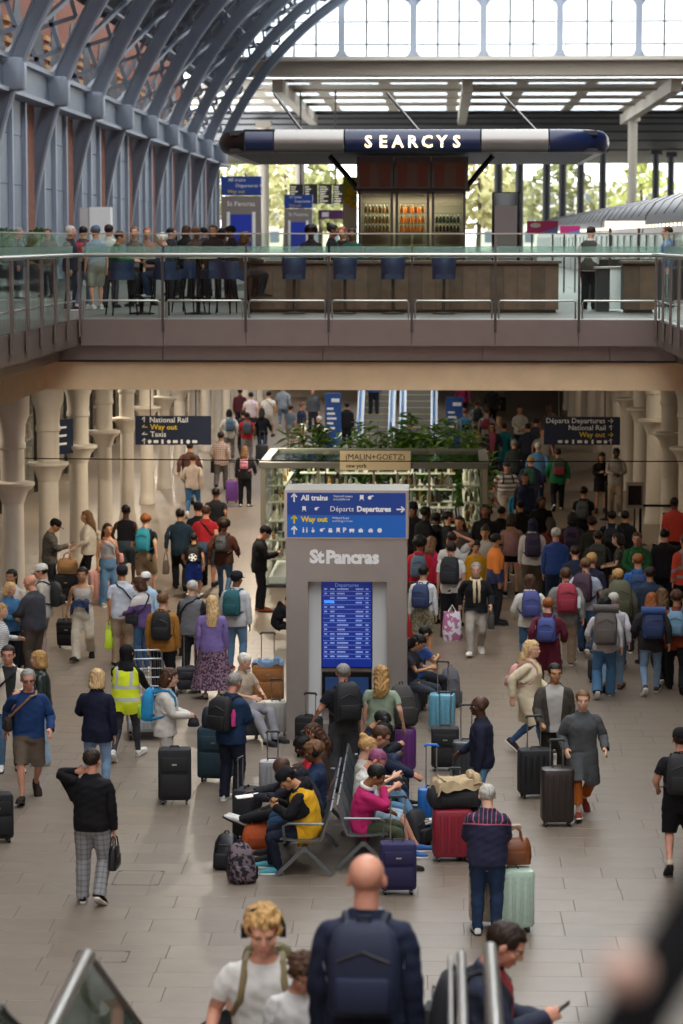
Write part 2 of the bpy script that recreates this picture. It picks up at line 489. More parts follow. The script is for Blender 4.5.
# ================================================================== TRAIN SHED
RB, RR, Z0 = -13.4, 17.5, DK
CX = RB + RR
def arc(th, r=RR): return (CX - r*math.cos(th), Z0 + r*math.sin(th))
def arc_strip(mb, y0, y1, r0, r1, t0, t1, n):
    secs = []
    for i in range(n+1):
        th = t0+(t1-t0)*i/n
        a = arc(th, r0); b = arc(th, r1)
        secs.append([(a[0], y0, a[1]), (a[0], y1, a[1]), (b[0], y1, b[1]), (b[0], y0, b[1])])
    return mb.loft(secs)
ceil = struct('ceiling', (0, 0, 0), 'curved iron roof of the train shed on the left')
TH1 = math.radians(84); THN = math.asin(6.25/RR)
rib_y = [67.5 + 8.94*i - .04 for i in range(10)]
for ri, y in enumerate(rib_y):
    k = MB()
    arc_strip(k, y-.17, y+.17, RR, RR+.08, 0, TH1, 44)        # inner flange
    rib = k.build('rib', M_blueiron2, ceil, True)
    k = MB(); arc_strip(k, y-.05, y+.05, RR+.08, RR+.48, 0, TH1, 44); k.build('rib_web', M_blueiron, rib, True)
    k = MB(); arc_strip(k, y-.15, y+.15, RR+.48, RR+.54, 0, TH1, 40); k.build('rib_flange', M_blueiron, rib, True)
    k = MB(); arc_strip(k, y-.2, y+.2, RR+1.9, RR+2.0, THN, TH1, 36); k.build('outer_flange', M_blueiron, rib, True)
    # node casting on the girder
    nx, nz = arc(THN); k = MB()
    rbox(k, .8, .74, nz-.52, nz+.46, .22, 4, nx-.28, y, .16); k.build('node_casting', M_blueiron2, rib, True)
    # lattice
    n = 17
    for j in range(n):
        ta = THN + (TH1-THN)*j/n; tb = THN + (TH1-THN)*(j+1)/n
        for (p, q) in (((ta, RR+.66), (tb, RR+1.92)), ((ta, RR+1.92), (tb, RR+.66))):
            a = arc(*p); b = arc(*q)
            MB().bar((a[0], y, a[1]), (b[0], y, b[1]), .14, .08, (0, 1, 0)).build('brace', M_blueiron, rib)
for i in range(len(rib_y)-1):
    y0, y1 = rib_y[i], rib_y[i+1]
    for deg in (31, 40, 49, 58, 67, 76):
        a = arc(math.radians(deg), RR+1.4); b = arc(math.radians(deg), RR+.9)
        k = MB(); k.bar((a[0], y0, a[1]), (a[0], y1, a[1]), .16, .16); pr = k.build('purlin', M_blueiron, ceil)
        MB().bar((b[0], y0, b[1]), (b[0], y1, b[1]), .1, .1).build('purlin_chord', M_blueiron, pr)
        for j in range(4):
            ya = y0+(y1-y0)*j/4; yb = y0+(y1-y0)*(j+1)/4
            pa, pb = (a, b) if j % 2 else (b, a)
            MB().bar((pa[0], ya, pa[1]), (pb[0], yb, pb[1]), .07, .07).build('brace', M_blueiron, pr)
    for (d0, d1) in ((21, 33), (33, 47), (47, 62), (62, 78)):
        a = arc(math.radians(d0), RR+.8); b = arc(math.radians(d1), RR+.8)
        MB().bar((a[0], y0, a[1]), (b[0], y1, b[1]), .16, .14).build('diagonal_strut', M_blueiron, ceil)
k = MB(); arc_strip(k, -30, 150, RR+2.1, RR+2.25, math.radians(30), math.radians(57), 24)
k.build('roof_boarding', mat('roof boarding', '#454b55', .8, var=.15, vscale=.8), ceil, True)

# the rest of the shed, out of view: right haunch, right wall and the south front behind the viewpoint
M_boards = MATS['roof boarding']
k = MB(); secs = []
for i in range(19):
    th = math.radians(30+46*i/18); secs.append([(42.1+(RR+2.1)*math.cos(th), -30, Z0+(RR+2.1)*math.sin(th)), (42.1+(RR+2.1)*math.cos(th), 150, Z0+(RR+2.1)*math.sin(th)), (42.1+(RR+2.25)*math.cos(th), 150, Z0+(RR+2.25)*math.sin(th)), (42.1+(RR+2.25)*math.cos(th), -30, Z0+(RR+2.25)*math.sin(th))])
k.loft(secs); k.build('roof_boarding', M_boards, ceil, True)
k = MB(); k.add([(46.9, -30, 24.8), (46.9, 150, 24.8), (13, 150, 30.5), (13, -30, 30.5), (46.9, -30, 25), (46.9, 150, 25), (13, 150, 30.7), (13, -30, 30.7)], [(0, 1, 2, 3), (7, 6, 5, 4), (0, 4, 5, 1), (1, 5, 6, 2), (2, 6, 7, 3), (3, 7, 4, 0)]); k.build('roof_boarding', M_boards, ceil)  # slab added out of view to narrow the sky opening and even out daylight
# side wall of the shed
def brick_mat():
    m = bpy.data.materials.new('orange brick'); m.use_nodes = True; nt = m.node_tree; b = nt.nodes['Principled BSDF']
    tc = nt.nodes.new('ShaderNodeTexCoord'); mp = nt.nodes.new('ShaderNodeMapping')
    mp.inputs['Rotation'].default_value = (0, PI/2, 0)
    sx = nt.nodes.new('ShaderNodeSeparateXYZ'); cb = nt.nodes.new('ShaderNodeCombineXYZ')
    nt.links.new(tc.outputs['Object'], sx.inputs[0]); nt.links.new(sx.outputs['Y'], cb.inputs[0]); nt.links.new(sx.outputs['Z'], cb.inputs[1])
    br = nt.nodes.new('ShaderNodeTexBrick'); br.inputs['Scale'].default_value = 1.0
    br.inputs['Brick Width'].default_value = .23; br.inputs['Row Height'].default_value = .075; br.inputs['Mortar Size'].default_value = .008
    br.inputs['Color1'].default_value = (*lin('#9c5236'), 1); br.inputs['Color2'].default_value = (*lin('#86412b'), 1); br.inputs['Mortar'].default_value = (*lin('#8a7a68'), 1)
    nt.links.new(cb.outputs[0], br.inputs['Vector']); nt.links.new(br.outputs[0], b.inputs['Base Color']); b.inputs['Roughness'].default_value = .85
    return m
M_brick = brick_mat()
M_stripe = mat('pale stone band', '#c39a6c', .8)
ws = struct('wall_shed_left', (0, 0, 0), 'orange brick side wall with blue grey iron panels')
MB().box(-15.4, -14.9, -30, 150, DK, 18.5).build('brick_wall', M_brick, ws)
MB().box(60, 60.5, -30, 150, DK, 16.5).build('brick_wall', M_brick, struct('wall_shed_right', (0, 0, 0), 'brick wall on the far right of the shed'))
MB().box(-16, 60, -30.5, -30, 0, 27).build('brick_wall', M_brick, struct('wall_shed_front', (0, 0, 0), 'brick wall behind the viewpoint'))
for ri, y in enumerate(rib_y):
    # iron panel in the near part of each bay, in rows
    for j in range(4):
        z0 = DK + .05 + j*1.53
        MB().box(-13.35, -13.15, y+.55, y+5.6, z0, z0+1.50).build('iron_panel', M_blueiron, ws)
    for yy in (y+.45, y+3.0, y+5.6): MB().box(-13.4, -13.02, yy-.14, yy+.14, DK, 11.6).build('iron_pilaster', M_blueiron2, ws)
    MB().box(-14.9, -13.2, y+5.95, y+8.3, DK, 11.6).build('brick_pier', M_brick, ws)
    # girder between the nodes
    k = MB(); k.box(-13.3, -12.75, y+.4, y+8.54, 11.6, 12.45); gi = k.build('girder', M_blueiron, ws)
    k = MB(); k.box(-13.4, -12.55, y+.4, y+8.54, 12.45, 12.6); k.box(-13.4, -12.55, y+.4, y+8.54, 11.5, 11.62); k.build('girder_flange', M_blueiron2, gi)
    # pointed arches of striped brick above the girder
    for off in (2.3, 6.6):
        pts = [(-1.5, 0), (-1.5, 1.6)]
        for q in range(7): a = q/6; pts.append((-1.5+1.5*(a**.8)*1.0, 1.6 + 1.9*math.sin(a*PI/2)))
        pts2 = pts + [(-x, z) for (x, z) in reversed(pts[:-1])]
        poly = [(y+off+x, 12.4+z) for (x, z) in pts2]
        MB().prism(poly, 'x', -14.95, -14.86).build('arch_window', mat('dark arch glass', '#1d2430', .3), ws)
        for q in range(7):
            a = q/7; z = 12.5 + q*.36
            MB().box(-14.9, -14.8, y+off-2.15, y+off-1.55, z, z+.17).build('stone_band', M_stripe, ws)
            MB().box(-14.9, -14.8, y+off+1.55, y+off+2.15, z, z+.17).build('stone_band', M_stripe, ws)

# ---- end gable with big windows -----------------------------------------------------
YG = 152.0
ppm = F/YG
def gx(u): return (u-441)/ppm
def gz(v): return EYE + (240-v)/ppm
gab = struct('wall_gable', (0, YG, 0), 'blue grey iron end screen with large bright windows')
ub = [198, 270, 342, 413, 482, 557, 634.5, 706, 777, 848]
zt, zb = gz(4), gz(61)
MB().box(gx(150), gx(900), -.2, .3, gz(68), zb).build('transom', M_blueiron2, gab)
MB().box(gx(150), gx(900), -.2, .3, zt, gz(-8)).build('transom', M_blueiron2, gab)
for i, u in enumerate(ub):
    MB().box(gx(u)-.19, gx(u)+.19, -.25, .3, zb, zt).build('mullion', M_blueiron2, gab)
pn = 0
for i in range(len(ub)-1):
    x0, x1 = gx(ub[i])+.19, gx(ub[i+1])-.19
    w = struct('window_%d' % (i+2), (0, YG, 0), 'bright gable window in the end screen')
    w.parent = gab; w.location = (0, 0, 0)
    nc = 3; cw = (x1-x0)/nc; zs = [zb, gz(48), gz(26), zt]
    for c in range(nc):
        for r in range(3):
            MB().box(x0+c*cw+.04, x0+(c+1)*cw-.04, 0, .02, zs[r]+.03, zs[r+1]-.03).build('pane', M_sky, w)
    for c in range(1, nc): MB().box(x0+c*cw-.045, x0+c*cw+.045, -.08, .08, zb, zt).build('glazing_bar', M_dsteel, w)
    for r in (1, 2): MB().box(x0, x1, -.05, .05, zs[r]-.03, zs[r]+.03).build('glazing_bar', M_dsteel, w)
    for (cx, cz, sx, sz) in ((x0, zb, 1, 1), (x1, zb, -1, 1), (x0, zt, 1, -1), (x1, zt, -1, -1)):
        poly = [(cx, cz)]
        for q in range(6): a = q/5*PI/2; poly.append((cx+sx*.5*(1-math.sin(a)), cz+sz*.5*(1-math.cos(a))))
        MB().prism(poly, 'y', -.12, .12).build('corner_fillet', M_blueiron2, w)
del w
# ---- flat platform roof beyond, with skylight strips ------------------------------------------
M_beige = mat('beige painted beam', '#b3a999', .6, var=.05)
pr = struct('ceiling_platform', (0, 0, 0), 'flat platform roof with rows of skylights')
MB().box(-13, 45, 150.5, 152.3, 16.55, 17.45).build('edge_beam', M_beige, pr)
MB().box(-13, 45, 149.9, 151.2, 17.38, 17.6).build('edge_cornice', mat('pale cornice', '#d9d2c4', .6), pr)
ZR = 16.45
rows = [(155.5, 157.5), (166, 169.6), (173.6, 178), (182, 189.5)]
ed = [152.3] + [q for r in rows for q in r] + [320]
for i in range(0, len(ed), 2):
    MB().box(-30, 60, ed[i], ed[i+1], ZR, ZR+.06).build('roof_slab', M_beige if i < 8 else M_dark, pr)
for ri, (a, b) in enumerate(rows):
    x = -28.0
    while x < 58:
        MB().box(x+.35, x+3.75, a, b, ZR+.01, ZR+.03).build('skylight', M_sky, pr)
        MB().box(x-.35, x+.35, a, b, ZR, ZR+.06).build('skylight_kerb', M_beige, pr); x += 4.1
for x in (-9.5, 1.5, 13.5, 25): MB().box(x-.3, x+.3, 152, 195, ZR-.75, ZR).build('roof_beam', M_beige, pr)
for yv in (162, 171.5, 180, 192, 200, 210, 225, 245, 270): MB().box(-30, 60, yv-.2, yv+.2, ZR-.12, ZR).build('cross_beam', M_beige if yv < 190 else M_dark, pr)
def plat_col(u, y, r, m, label):
    p = at_y(u, 240, y); t = thing('platform_column', label, 'column', (p.x, y, DK), 0, 'columns on the far platforms')
    MB().cyl(0, 0, 0, ZR-DK-.7, r, 14).build('shaft', m, t, True); MB().cbox((0, 0, ZR-DK-.5), (r*3, r*3, .5)).build('head', m, t)
plat_col(631.5, 190, .34, M_beige, 'pale round platform column right of the dark canopy')
for i, u in enumerate((498, 519, 546, 562, 580, 602, 655, 670)):
    plat_col(u, 215+i*8, .36, M_dark, 'dark platform column in the distance, %s from the canopy' % order[i])
for i, u in enumerate((264, 300)): plat_col(u, 200+i*30, .4, M_beige, 'pale column behind the blue signs, %s from the ribs' % order[i])

# ---- outdoors beyond the platforms ------------------------------------------------------------
mb = MB(); mb.box(-80, 160, 300, 700, DK-1.2, DK-.2); sbuild(mb, 'floor_outside', mat('track ballast', '#7d766b', .9), label='open ground beyond the platforms')
def far_tree(x, y, h, r, c, label):
    t = thing('tree', label, 'tree', (x, y, DK-.2), 0, 'trees beyond the platforms'); rr = random.Random(int(x*7+y))
    MB().tube([(0, 0, 0), (.2, 0, h*.5), (0, 0, h*.8)], [.35, .25, .1], 8).build('trunk', mat('bark', '#4e4236', .9), t, True)
    k = MB()
    for i in range(420):
        a = rr.random()*2*PI; q = math.sqrt(rr.random()); zz = rr.random()
        rad = r*q*math.sin(PI*(.15+.8*zz))
        p = Vector((rad*math.cos(a), rad*math.sin(a), h*.25+zz*h*.75)); s = .45+.5*rr.random()
        d1 = Vector((rr.uniform(-1, 1), rr.uniform(-1, 1), rr.uniform(-1, 1))).normalized()*s
        d2 = d1.cross(Vector((rr.uniform(-1, 1), rr.uniform(-1, 1), rr.uniform(-1, 1)))).normalized()*s*.6
        k.add([p-d1, p+d2, p+d1, p-d2], [(0, 1, 2, 3)])
    o = k.build('foliage', mat('foliage '+c, c, .8), t, fix=False); o['kind'] = 'stuff'
for i, (u, y, h, r, c, lb) in enumerate(((245, 330, 13, 5, '#a9a870', 'yellow green tree beyond the ribs'), (285, 375, 14, 6, '#b8b380', 'pale yellow green tree behind the blue signs'),
        (320, 350, 12, 5, '#9c9f68', 'light green tree behind the departure board'), (478, 335, 13, 4.5, '#b3ae78', 'yellow green tree right of the bar cabinet'),
        (505, 378, 12, 5, '#a8a878', 'sunlit tree behind the black advertising totem'), (560, 350, 12, 6, '#868a5c', 'green tree behind the dark platform columns'), (640, 360, 12, 6, '#a9ae64', 'green tree above the train roof'))):
    p = at_y(u, 240, y); far_tree(p.x, y, h, r, c, lb)
for i, (u0, u1, vt, c, lb) in enumerate(((225, 345, 178, '#d8d0b8', 'pale building far behind the blue signs'), (480, 690, 182, '#cfcabd', 'pale building far behind the platform columns'))):
    a = at_y(u0, vt, 420); b = at_y(u1, vt, 420); t = thing('building', lb, 'building', (a.x, 420, DK-.2))
    W = b.x-a.x; Hh = a.z-DK+.2
    MB().box(0, W, 0, 8, 0, Hh).build('wall', mat('far wall '+c, c, .8), t)
    nx = int(W/3.2)
    for j in range(nx):
        for q in range(3): MB().box(j*3.2+.8, j*3.2+2.3, -.06, .02, 1.2+q*3.0, 3.0+q*3.0).build('window', mat('far window', '#5c666e', .3), t)
# ================================================================== UPPER DECK OBJECTS
M_navy = mat('navy enamel', '#16244a', .3)
M_silver = mat('silver cladding', '#8d8a86', .32, metal=.7)
M_glow = mat('lit letters', '#ffe2ae', .5, emit=2.6)
M_blue = mat('sign blue', '#0b3f94', .4)
M_blue2 = mat('sign bright blue', '#0c66c4', .4)
M_screen = mat('screen blue', '#0d2a86', .3, emit=.35)
M_sl = mat('screen light text', '#8fa8e0', .3, emit=.25)
M_wt = mat('sign white', '#f4f4f2', .5)
M_yel = mat('sign yellow', '#f2d21c', .5)
M_wood = mat('walnut plank', '#6a5140', .5, var=.22, vscale=5)
M_wood2 = mat('walnut plank dark', '#584333', .5, var=.22, vscale=5)
M_stool = mat('blue stool leather', '#1b3050', .5)

# ---- bar canopy -------------------------------------------------------------
YC = 57.0; pc = F/YC
def cx_(u): return (u-441)/pc
def cz_(v): return EYE+(240-v)/pc
can = thing('bar_canopy', 'long rounded canopy with navy and silver panels and lit letters over the bar', 'canopy', (0, YC, 0))
zc0, zc1 = cz_(154), cz_(131); xl, xr = cx_(226), cx_(600); dep = 9.5; rad = 1.1
path = [(xl, dep)]
for i in range(9): a = PI-(PI/2)*i/8*-1; path.append((xl+rad-rad*math.cos(PI/2*i/8), rad-rad*math.sin(PI/2*i/8)))
segs_x = [cx_(246), cx_(275), cx_(345), cx_(480), cx_(547)]
front = [(x, 0) for x in segs_x]
endp = [(xr-rad+rad*math.sin(PI/2*i/8), rad-rad*math.cos(PI/2*i/8)) for i in range(9)] + [(xr, dep)]
def fascia(pts, m, name='fascia_panel'):
    n = 8; secs = []
    for i, p in enumerate(pts):
        a = Vector(pts[max(i-1, 0)]); b = Vector(pts[min(i+1, len(pts)-1)]); t = (b-a).normalized(); nrm = Vector((t.y, -t.x))
        sec = []
        for q in range(n+1):
            an = -PI/2+PI*q/n; out = .22*math.cos(an)
            sec.append((p[0]+nrm.x*out, p[1]+nrm.y*out, (zc0+zc1)/2+(zc1-zc0)/2*math.sin(an)))
        sec.append((p[0]-nrm.x*.12, p[1]-nrm.y*.12, zc1)); sec.append((p[0]-nrm.x*.12, p[1]-nrm.y*.12, zc0))
        secs.append(sec)
    MB().loft(secs).build(name, m, can, True)
g_ = .015
fascia([(xl, dep), (xl, rad+.01)], M_silver)
fascia(path[1:] + [(segs_x[0]-g_, 0)], mat('dark canopy end', '#2b2b30', .3, metal=.5))
cols = [M_navy, M_silver, M_navy, M_silver]
for i in range(4): fascia([(segs_x[i]+g_, 0), (segs_x[i+1]-g_, 0)], cols[i])
fascia([(segs_x[4]+g_, 0)] + endp[:-1], M_navy)
fascia([endp[-2], (xr, dep)], M_silver)
MB().box(xl+.1, xr-.1, .12, dep, zc1-.12, zc1-.02).build('canopy_roof', M_dark, can)
MB().box(xl+.1, xr-.1, .12, dep, zc0+.02, zc0+.1).build('canopy_underside', mat('canopy soffit', '#1f1d1c', .5), can)
for i in range(7):
    u = 363 + i*16.2
    text('letter', 'SEARCYS'[i], .36, face_cam(cx_(369+i*14.5), -.26, cz_(144)), M_glow, can, .025, .006)
for x in (cx_(300), cx_(420), cx_(540)):
    MB().bar((x, 2, zc1), (x-.8, 4, zc1+1.0), .05, .05).build('stay_rod', M_dsteel, can)

# ---- bar cabinet -------------------------------------------------------------
YK = 58.6; pk = F/YK
def kx(u): return (u-441)/pk
def kz(v): return EYE+(240-v)/pk
cab = thing('bar_cabinet', 'tall bar cabinet with dark glass screens above lit bottle shelves', 'cabinet', (0, YK, 0))
x0, x1 = kx(358), kx(465)
MB().box(x0, x1, 1.5, 1.7, DK, kz(160)).build('back_panel', mat('cabinet back', '#6d6256', .5), cab)
fr = MB()
for u in (360, 392, 397, 428, 433, 464): fr.box(kx(u)-.03, kx(u)+.03, 0, .08, DK, kz(192))
fr.box(x0, x1, 0, .12, kz(194.5), kz(191)); fr.build('frame', M_dsteel, cab)
MB().box(x0-.1, x1+.1, 0, 1.5, kz(191), kz(188.5)).build('shelf_top', M_dark, cab)
for i in range(3):
    a, b = kx(357+37*i), kx(357+37*(i+1))
    s = MB().box(a+.01, b-.01, -.25, -.1, kz(189.5), kz(158)).build('upper_screen', mat('cabinet black frame', '#191412', .35), cab)
    MB().box(a+.08, (a+b)/2-.12, -.262, -.25, kz(188), kz(164)).build('screen_pane', mat('brown mirror glass', '#3c2822', .15, metal=.5), s)
    MB().box((a+b)/2+.12, b-.08, -.262, -.25, kz(188), kz(164)).build('screen_pane', mat('brown mirror glass', '#3c2822', .15, metal=.5), s)
    MB().box((a+b)/2-.11, (a+b)/2+.11, -.262, -.25, kz(188), kz(164)).build('screen_pane', mat('dark brown glass', '#2c1d14', .2), s)
for i in range(3):
    a, b = kx(362+35.5*i), kx(391+35.5*i)
    for v in (203, 213, 223, 232, 243): MB().box(a, b, .2, 1.4, kz(v)-.02, kz(v)).build('shelf', M_glass, cab)
    MB().box(a, b, .02, .03, kz(243), kz(195)).build('glass_door', M_clear, cab)
ld = bpy.data.lights.new('cabinet_light', 'AREA'); ld.shape = 'RECTANGLE'; ld.size = 2.2; ld.size_y = .4; ld.energy = 90; ld.color = (1, .85, .6)
lo = bpy.data.objects.new('cabinet_light', ld); COL.objects.link(lo); lo.location = (kx(411), YK+.8, kz(194.5)-.02)
# bottles on the cabinet shelves
def bottle_mesh(m, m2):
    k = MB(); k.lathe(0, 0, [(.036, 0), (.038, .015), (.038, .10), (.018, .135), (.013, .15), (.013, .165)], 10)
    b = k.mesh('bottle', m, True); k = MB(); k.lathe(0, 0, [(.016, .155), (.016, .182), (.010, .185)], 10)
    return b, k.mesh('foil', m2, True)
bm_o = bottle_mesh(mat('orange bottle', '#c96a12', .25), mat('gold foil', '#c9a03a', .35, metal=.6))
bm_d = bottle_mesh(mat('dark green bottle', '#16241a', .15), mat('silver foil', '#9aa0a8', .35, metal=.7))
bm_b = bottle_mesh(mat('amber bottle', '#6b4a22', .2), mat('white foil', '#ddd8cc', .4))
nm = ['left', 'middle', 'right']; rown = {203: 'top', 213: 'second', 223: 'third', 232: 'bottom'}
for i in range(3):
    a, b = kx(364+35.5*i), kx(389+35.5*i)
    kind = (bm_b, bm_o, bm_d)[i]; cn = ('amber', 'orange', 'dark green')[i]
    for v in (213, 223, 232):
        if i == 2 and v == 213: continue
        for j in range(7):
            t = thing('bottle', '%s bottle among those on the %s shelf of the %s cabinet bay' % (cn, rown[v], nm[i]), 'bottle', (a+(b-a)*(j+.5)/7, YK+.45+.2*(j % 2), kz(v)), 0, '%s bottles on the %s shelf of the %s bay' % (cn, rown[v], nm[i]))
            link('glass_body', kind[0], t); link('foil', kind[1], t)
# sloping struts beside the cabinet
for u, u2, lb in ((357, 330, 'left'), (466, 492, 'right')):
    MB_ = MB(); MB_.tube([(kx(u), YK, kz(188)), (kx((u+u2)/2), YK, kz(172)), (kx(u2), YK, kz(157))], .06, 8)
    tag(MB_.build('canopy_strut', M_black, None, True), 'black slanting strut from the %s of the bar cabinet to the canopy' % lb, 'strut')

# ---- bar counter -----------------------------------------------------------------
def counter(u0, u1, y, label):
    p = F/y; a, b = (u0-441)/p, (u1-441)/p
    t = thing('bar_counter', label, 'counter', (a, y, DK)); W = b-a
    MB().box(0, W, .04, .7, .06, .95).build('core', M_dark, t); MB().box(.05, W-.05, .06, .7, 0, .07).build('plinth', M_dark, t)
    n = max(2, int(round(W/.26)))
    for i in range(n): MB().box(W*i/n+.004, W*(i+1)/n-.004, 0, .045, .06, .90).build('plank', M_wood if i % 3 else M_wood2, t)
    MB().box(-.05, W+.05, -.08, .75, .95, 1.0).build('worktop', M_wood2, t)
    return t
counter(246, 558, 50.5, 'long plank fronted wooden bar counter behind the balustrade')
counter(622, 654, 50.5, 'short plank fronted wooden counter at the right end of the bar')
# small things on the counter
rr = random.Random(5)
M_gob = glass('goblet glass', '#f2f6f6', 1.0)
for i, u in enumerate((286, 298, 352, 368, 375, 391, 398, 404, 418, 428, 470)):
    p = at_y(u, 240, 50.7+.4*rr.random()); k = MB()
    k.lathe(0, 0, [(.035, 0), (.035, .006), (.006, .012), (.006, .1), (.03, .14), (.034, .22), (.03, .23)], 10)
    o = k.build('champagne_glass', M_gob, None, True, (p.x, p.y, DK+1.0)); tag(o, 'stemmed champagne glass, %s from the left along the bar counter' % order[i], 'glass', 'glasses on the bar counter')
for i, u in enumerate((438, 447)):
    p = at_y(u, 240, 50.8); k = MB(); k.lathe(0, 0, [(.05, 0), (.055, .1), (.045, .12)], 12)
    tag(k.build('candle_holder', mat('candle glass', '#e8d9b8', .4, emit=.5), None, True, (p.x, p.y, DK+1.0)), 'small pale candle holder on the counter, %s one' % ('left', 'right')[i], 'candle', 'candles on the bar')
p = at_y(258, 240, 50.8); t = thing('sauce_bottle', 'red bottle on the left end of the bar counter', 'bottle', (p.x, p.y, DK+1.0))
k = MB(); k.lathe(0, 0, [(.04, 0), (.042, .14), (.018, .2)], 12); k.build('body', mat('red plastic', '#a81f1f', .4), t, True); k = MB(); k.lathe(0, 0, [(.016, .2), (.01, .27)], 8); k.build('cap', M_wt, t)

# ---- stools ------------------------------------------------------------------------
def stool_pedestal(u, y, i):
    p = at_y(u, 240, y); t = thing('bar_stool', 'blue leather stool with a single steel pole, %s along the bar counter' % order[i], 'stool', (p.x, y, DK), 0, 'pedestal stools at the counter')
    k = MB(); k.lathe(0, 0, [(.22, 0), (.22, .02), (.05, .04)], 18); k.build('base', M_dsteel, t, True)
    MB().cyl(0, 0, .03, .66, .03, 10).build('pole', M_dsteel, t, True)
    k = MB(); rbox(k, .44, .42, .66, .76, .1, 4); k.build('seat', M_stool, t, True)
    secs = []
    for z, r in ((.74, .22), (.9, .235), (1.06, .24), (1.09, .22)):
        sec = [(r*math.sin(a), -r*math.cos(a), z) for a in np.linspace(-1.35, 1.35, 12)] + [((r-.05)*math.sin(a), -(r-.05)*math.cos(a), z) for a in np.linspace(1.35, -1.35, 12)]
        secs.append(sec)
    MB().loft(secs).build('backrest', M_stool, t, True)
for i, u in enumerate((294, 345, 393, 444)): stool_pedestal(u, 49.6, i)
def stool_legs(u, y, i, rz):
    p = at_y(u, 240, y); t = thing('bar_stool', 'dark blue high stool with four splayed legs, %s from the gallery corner' % order[i], 'stool', (p.x, y, DK), rz, 'four legged stools at the high tables')
    for sx in (-1, 1):
        for sy in (-1, 1): MB().tube([(sx*.24, sy*.24, 0), (sx*.17, sy*.17, .7)], .016, 6).build('leg', M_black, t, True)
    k = MB(); q = .215
    k.tube([(q, q, .28), (-q, q, .28), (-q, -q, .28), (q, -q, .28)], .01, 6, close=True); k.build('footrest', M_black, t)
    k = MB(); rbox(k, .46, .44, .69, .8, .14, 4); k.build('seat', M_stool, t, True)
    secs = []
    for z, r in ((.78, .22), (.9, .24), (1.0, .235)):
        secs.append([(r*math.sin(a), -r*math.cos(a), z) for a in np.linspace(-1.5, 1.5, 12)] + [((r-.04)*math.sin(a), -(r-.04)*math.cos(a), z) for a in np.linspace(1.5, -1.5, 12)])
    MB().loft(secs).build('backrest', M_stool, t, True)
for i, (u, y, rz) in enumerate(((121, 48.6, .4), (167, 48.8, -.6), (188, 50.5, 1.2), (213, 50.2, 2.2), (233, 49.6, -.9))): stool_legs(u, y, i, rz)
def high_table(u, y, label):
    p = at_y(u, 240, y); t = thing('high_table', label, 'table', (p.x, y, DK))
    k = MB(); k.lathe(0, 0, [(.25, 0), (.25, .02), (.05, .05)], 18); k.build('base', M_black, t, True)
    MB().cyl(0, 0, .04, 1.05, .04, 10).build('column', M_black, t, True)
    k = MB(); k.lathe(0, 0, [(.36, 1.05), (.36, 1.09)], 24); k.build('top', mat('pale table top', '#b5a892', .4), t, True)
high_table(141, 49.4, 'round high bar table between the seated guests at the left')
high_table(198, 49.3, 'round high bar table with empty stools')

# ---- information totems ------------------------------------------------------------------
def deck_totem(u0, u1, v0, y, label):
    p = F/y; a, b = (u0-441)/p, (u1-441)/p; top = EYE+(240-v0)/p; W = b-a; Hh = top-DK
    t = thing('information_totem', label, 'totem', ((a+b)/2, y, DK), 0, 'information totems on the upper deck')
    MB().box(-W/2, W/2, 0, .6, 0, Hh-.75).build('body', M_silver, t)
    MB().box(-W/2, W/2, -.03, .6, Hh-.72, Hh).build('sign_panel', M_blue, t)
    s = MB().box(-W*.26, W*.26, -.02, .02, .6, Hh-1.45).build('screen', M_screen, t)
    k = MB(); q = Hh-1.35
    k.box(-W*.36, -W*.28, -.04, .01, .4, q); k.box(W*.28, W*.36, -.04, .01, .4, q); k.build('screen_frame', M_wt, t)
    text('lettering', 'St Pancras', W*.17, face_cam(0, -.01, Hh-1.05), M_wt, t, .01)
    for j, (tx, sz) in enumerate((('All trains', .14), ('Departures >', .14), ('Way out', .14))):
        text('lettering', tx, W*.12, face_cam((-.1, .2, -.12)[j]*W, -.035, Hh-.14-.22*j), M_wt if j < 2 else M_yel, t, .005)
deck_totem(222, 262, 177, 100, 'blue topped information totem nearest the ribs on the upper deck')
deck_totem(285, 313, 195, 138, 'smaller blue topped information totem behind the bar guests')
# departure board
a = at_y(289, 184, 150); b = at_y(347, 204, 150)
t = thing('departure_board', 'dark hanging departure board with columns of pale text', 'screen', (a.x, 150, 0))
W = b.x-a.x
for i in range(4):
    s = MB().box(W*i/4+.03, W*(i+1)/4-.03, 0, .25, b.z, a.z).build('screen', mat('board dark', '#26241f', .4), t)
    k = MB()
    for j in range(8): k.box(W*i/4+.1, W*i/4+.1+(.25+.35*RND.random())*W/4, -.02, 0, a.z-.14-.135*j-.05, a.z-.14-.135*j)
    o = k.build('text_rows', mat('board text', '#d8d2b8', .4, emit=.5), s); o['kind'] = 'stuff'
for x in (W*.2, W*.8): MB().cyl(x, .1, a.z, 15.7, .05, 8).build('hanger', M_dsteel, t)
a = at_y(318, 210, 150); b = at_y(340, 219, 150)
t = thing('banner', 'purple banner below the departure board', 'banner', (0, 150.4, 0)); MB().box(a.x, b.x+.6, 0, .05, b.z, a.z).build('panel', mat('purple banner', '#5d2461', .5), t)
MB().box(a.x+.2, a.x+.6, -.02, 0, b.z+.12, a.z-.12).build('emblem', M_wt, t)
MB().box(a.x+.05, a.x+.12, .05, .1, DK, b.z).build('post', M_dsteel, t); MB().box(b.x+.45, b.x+.52, .05, .1, DK, b.z).build('post', M_dsteel, t)
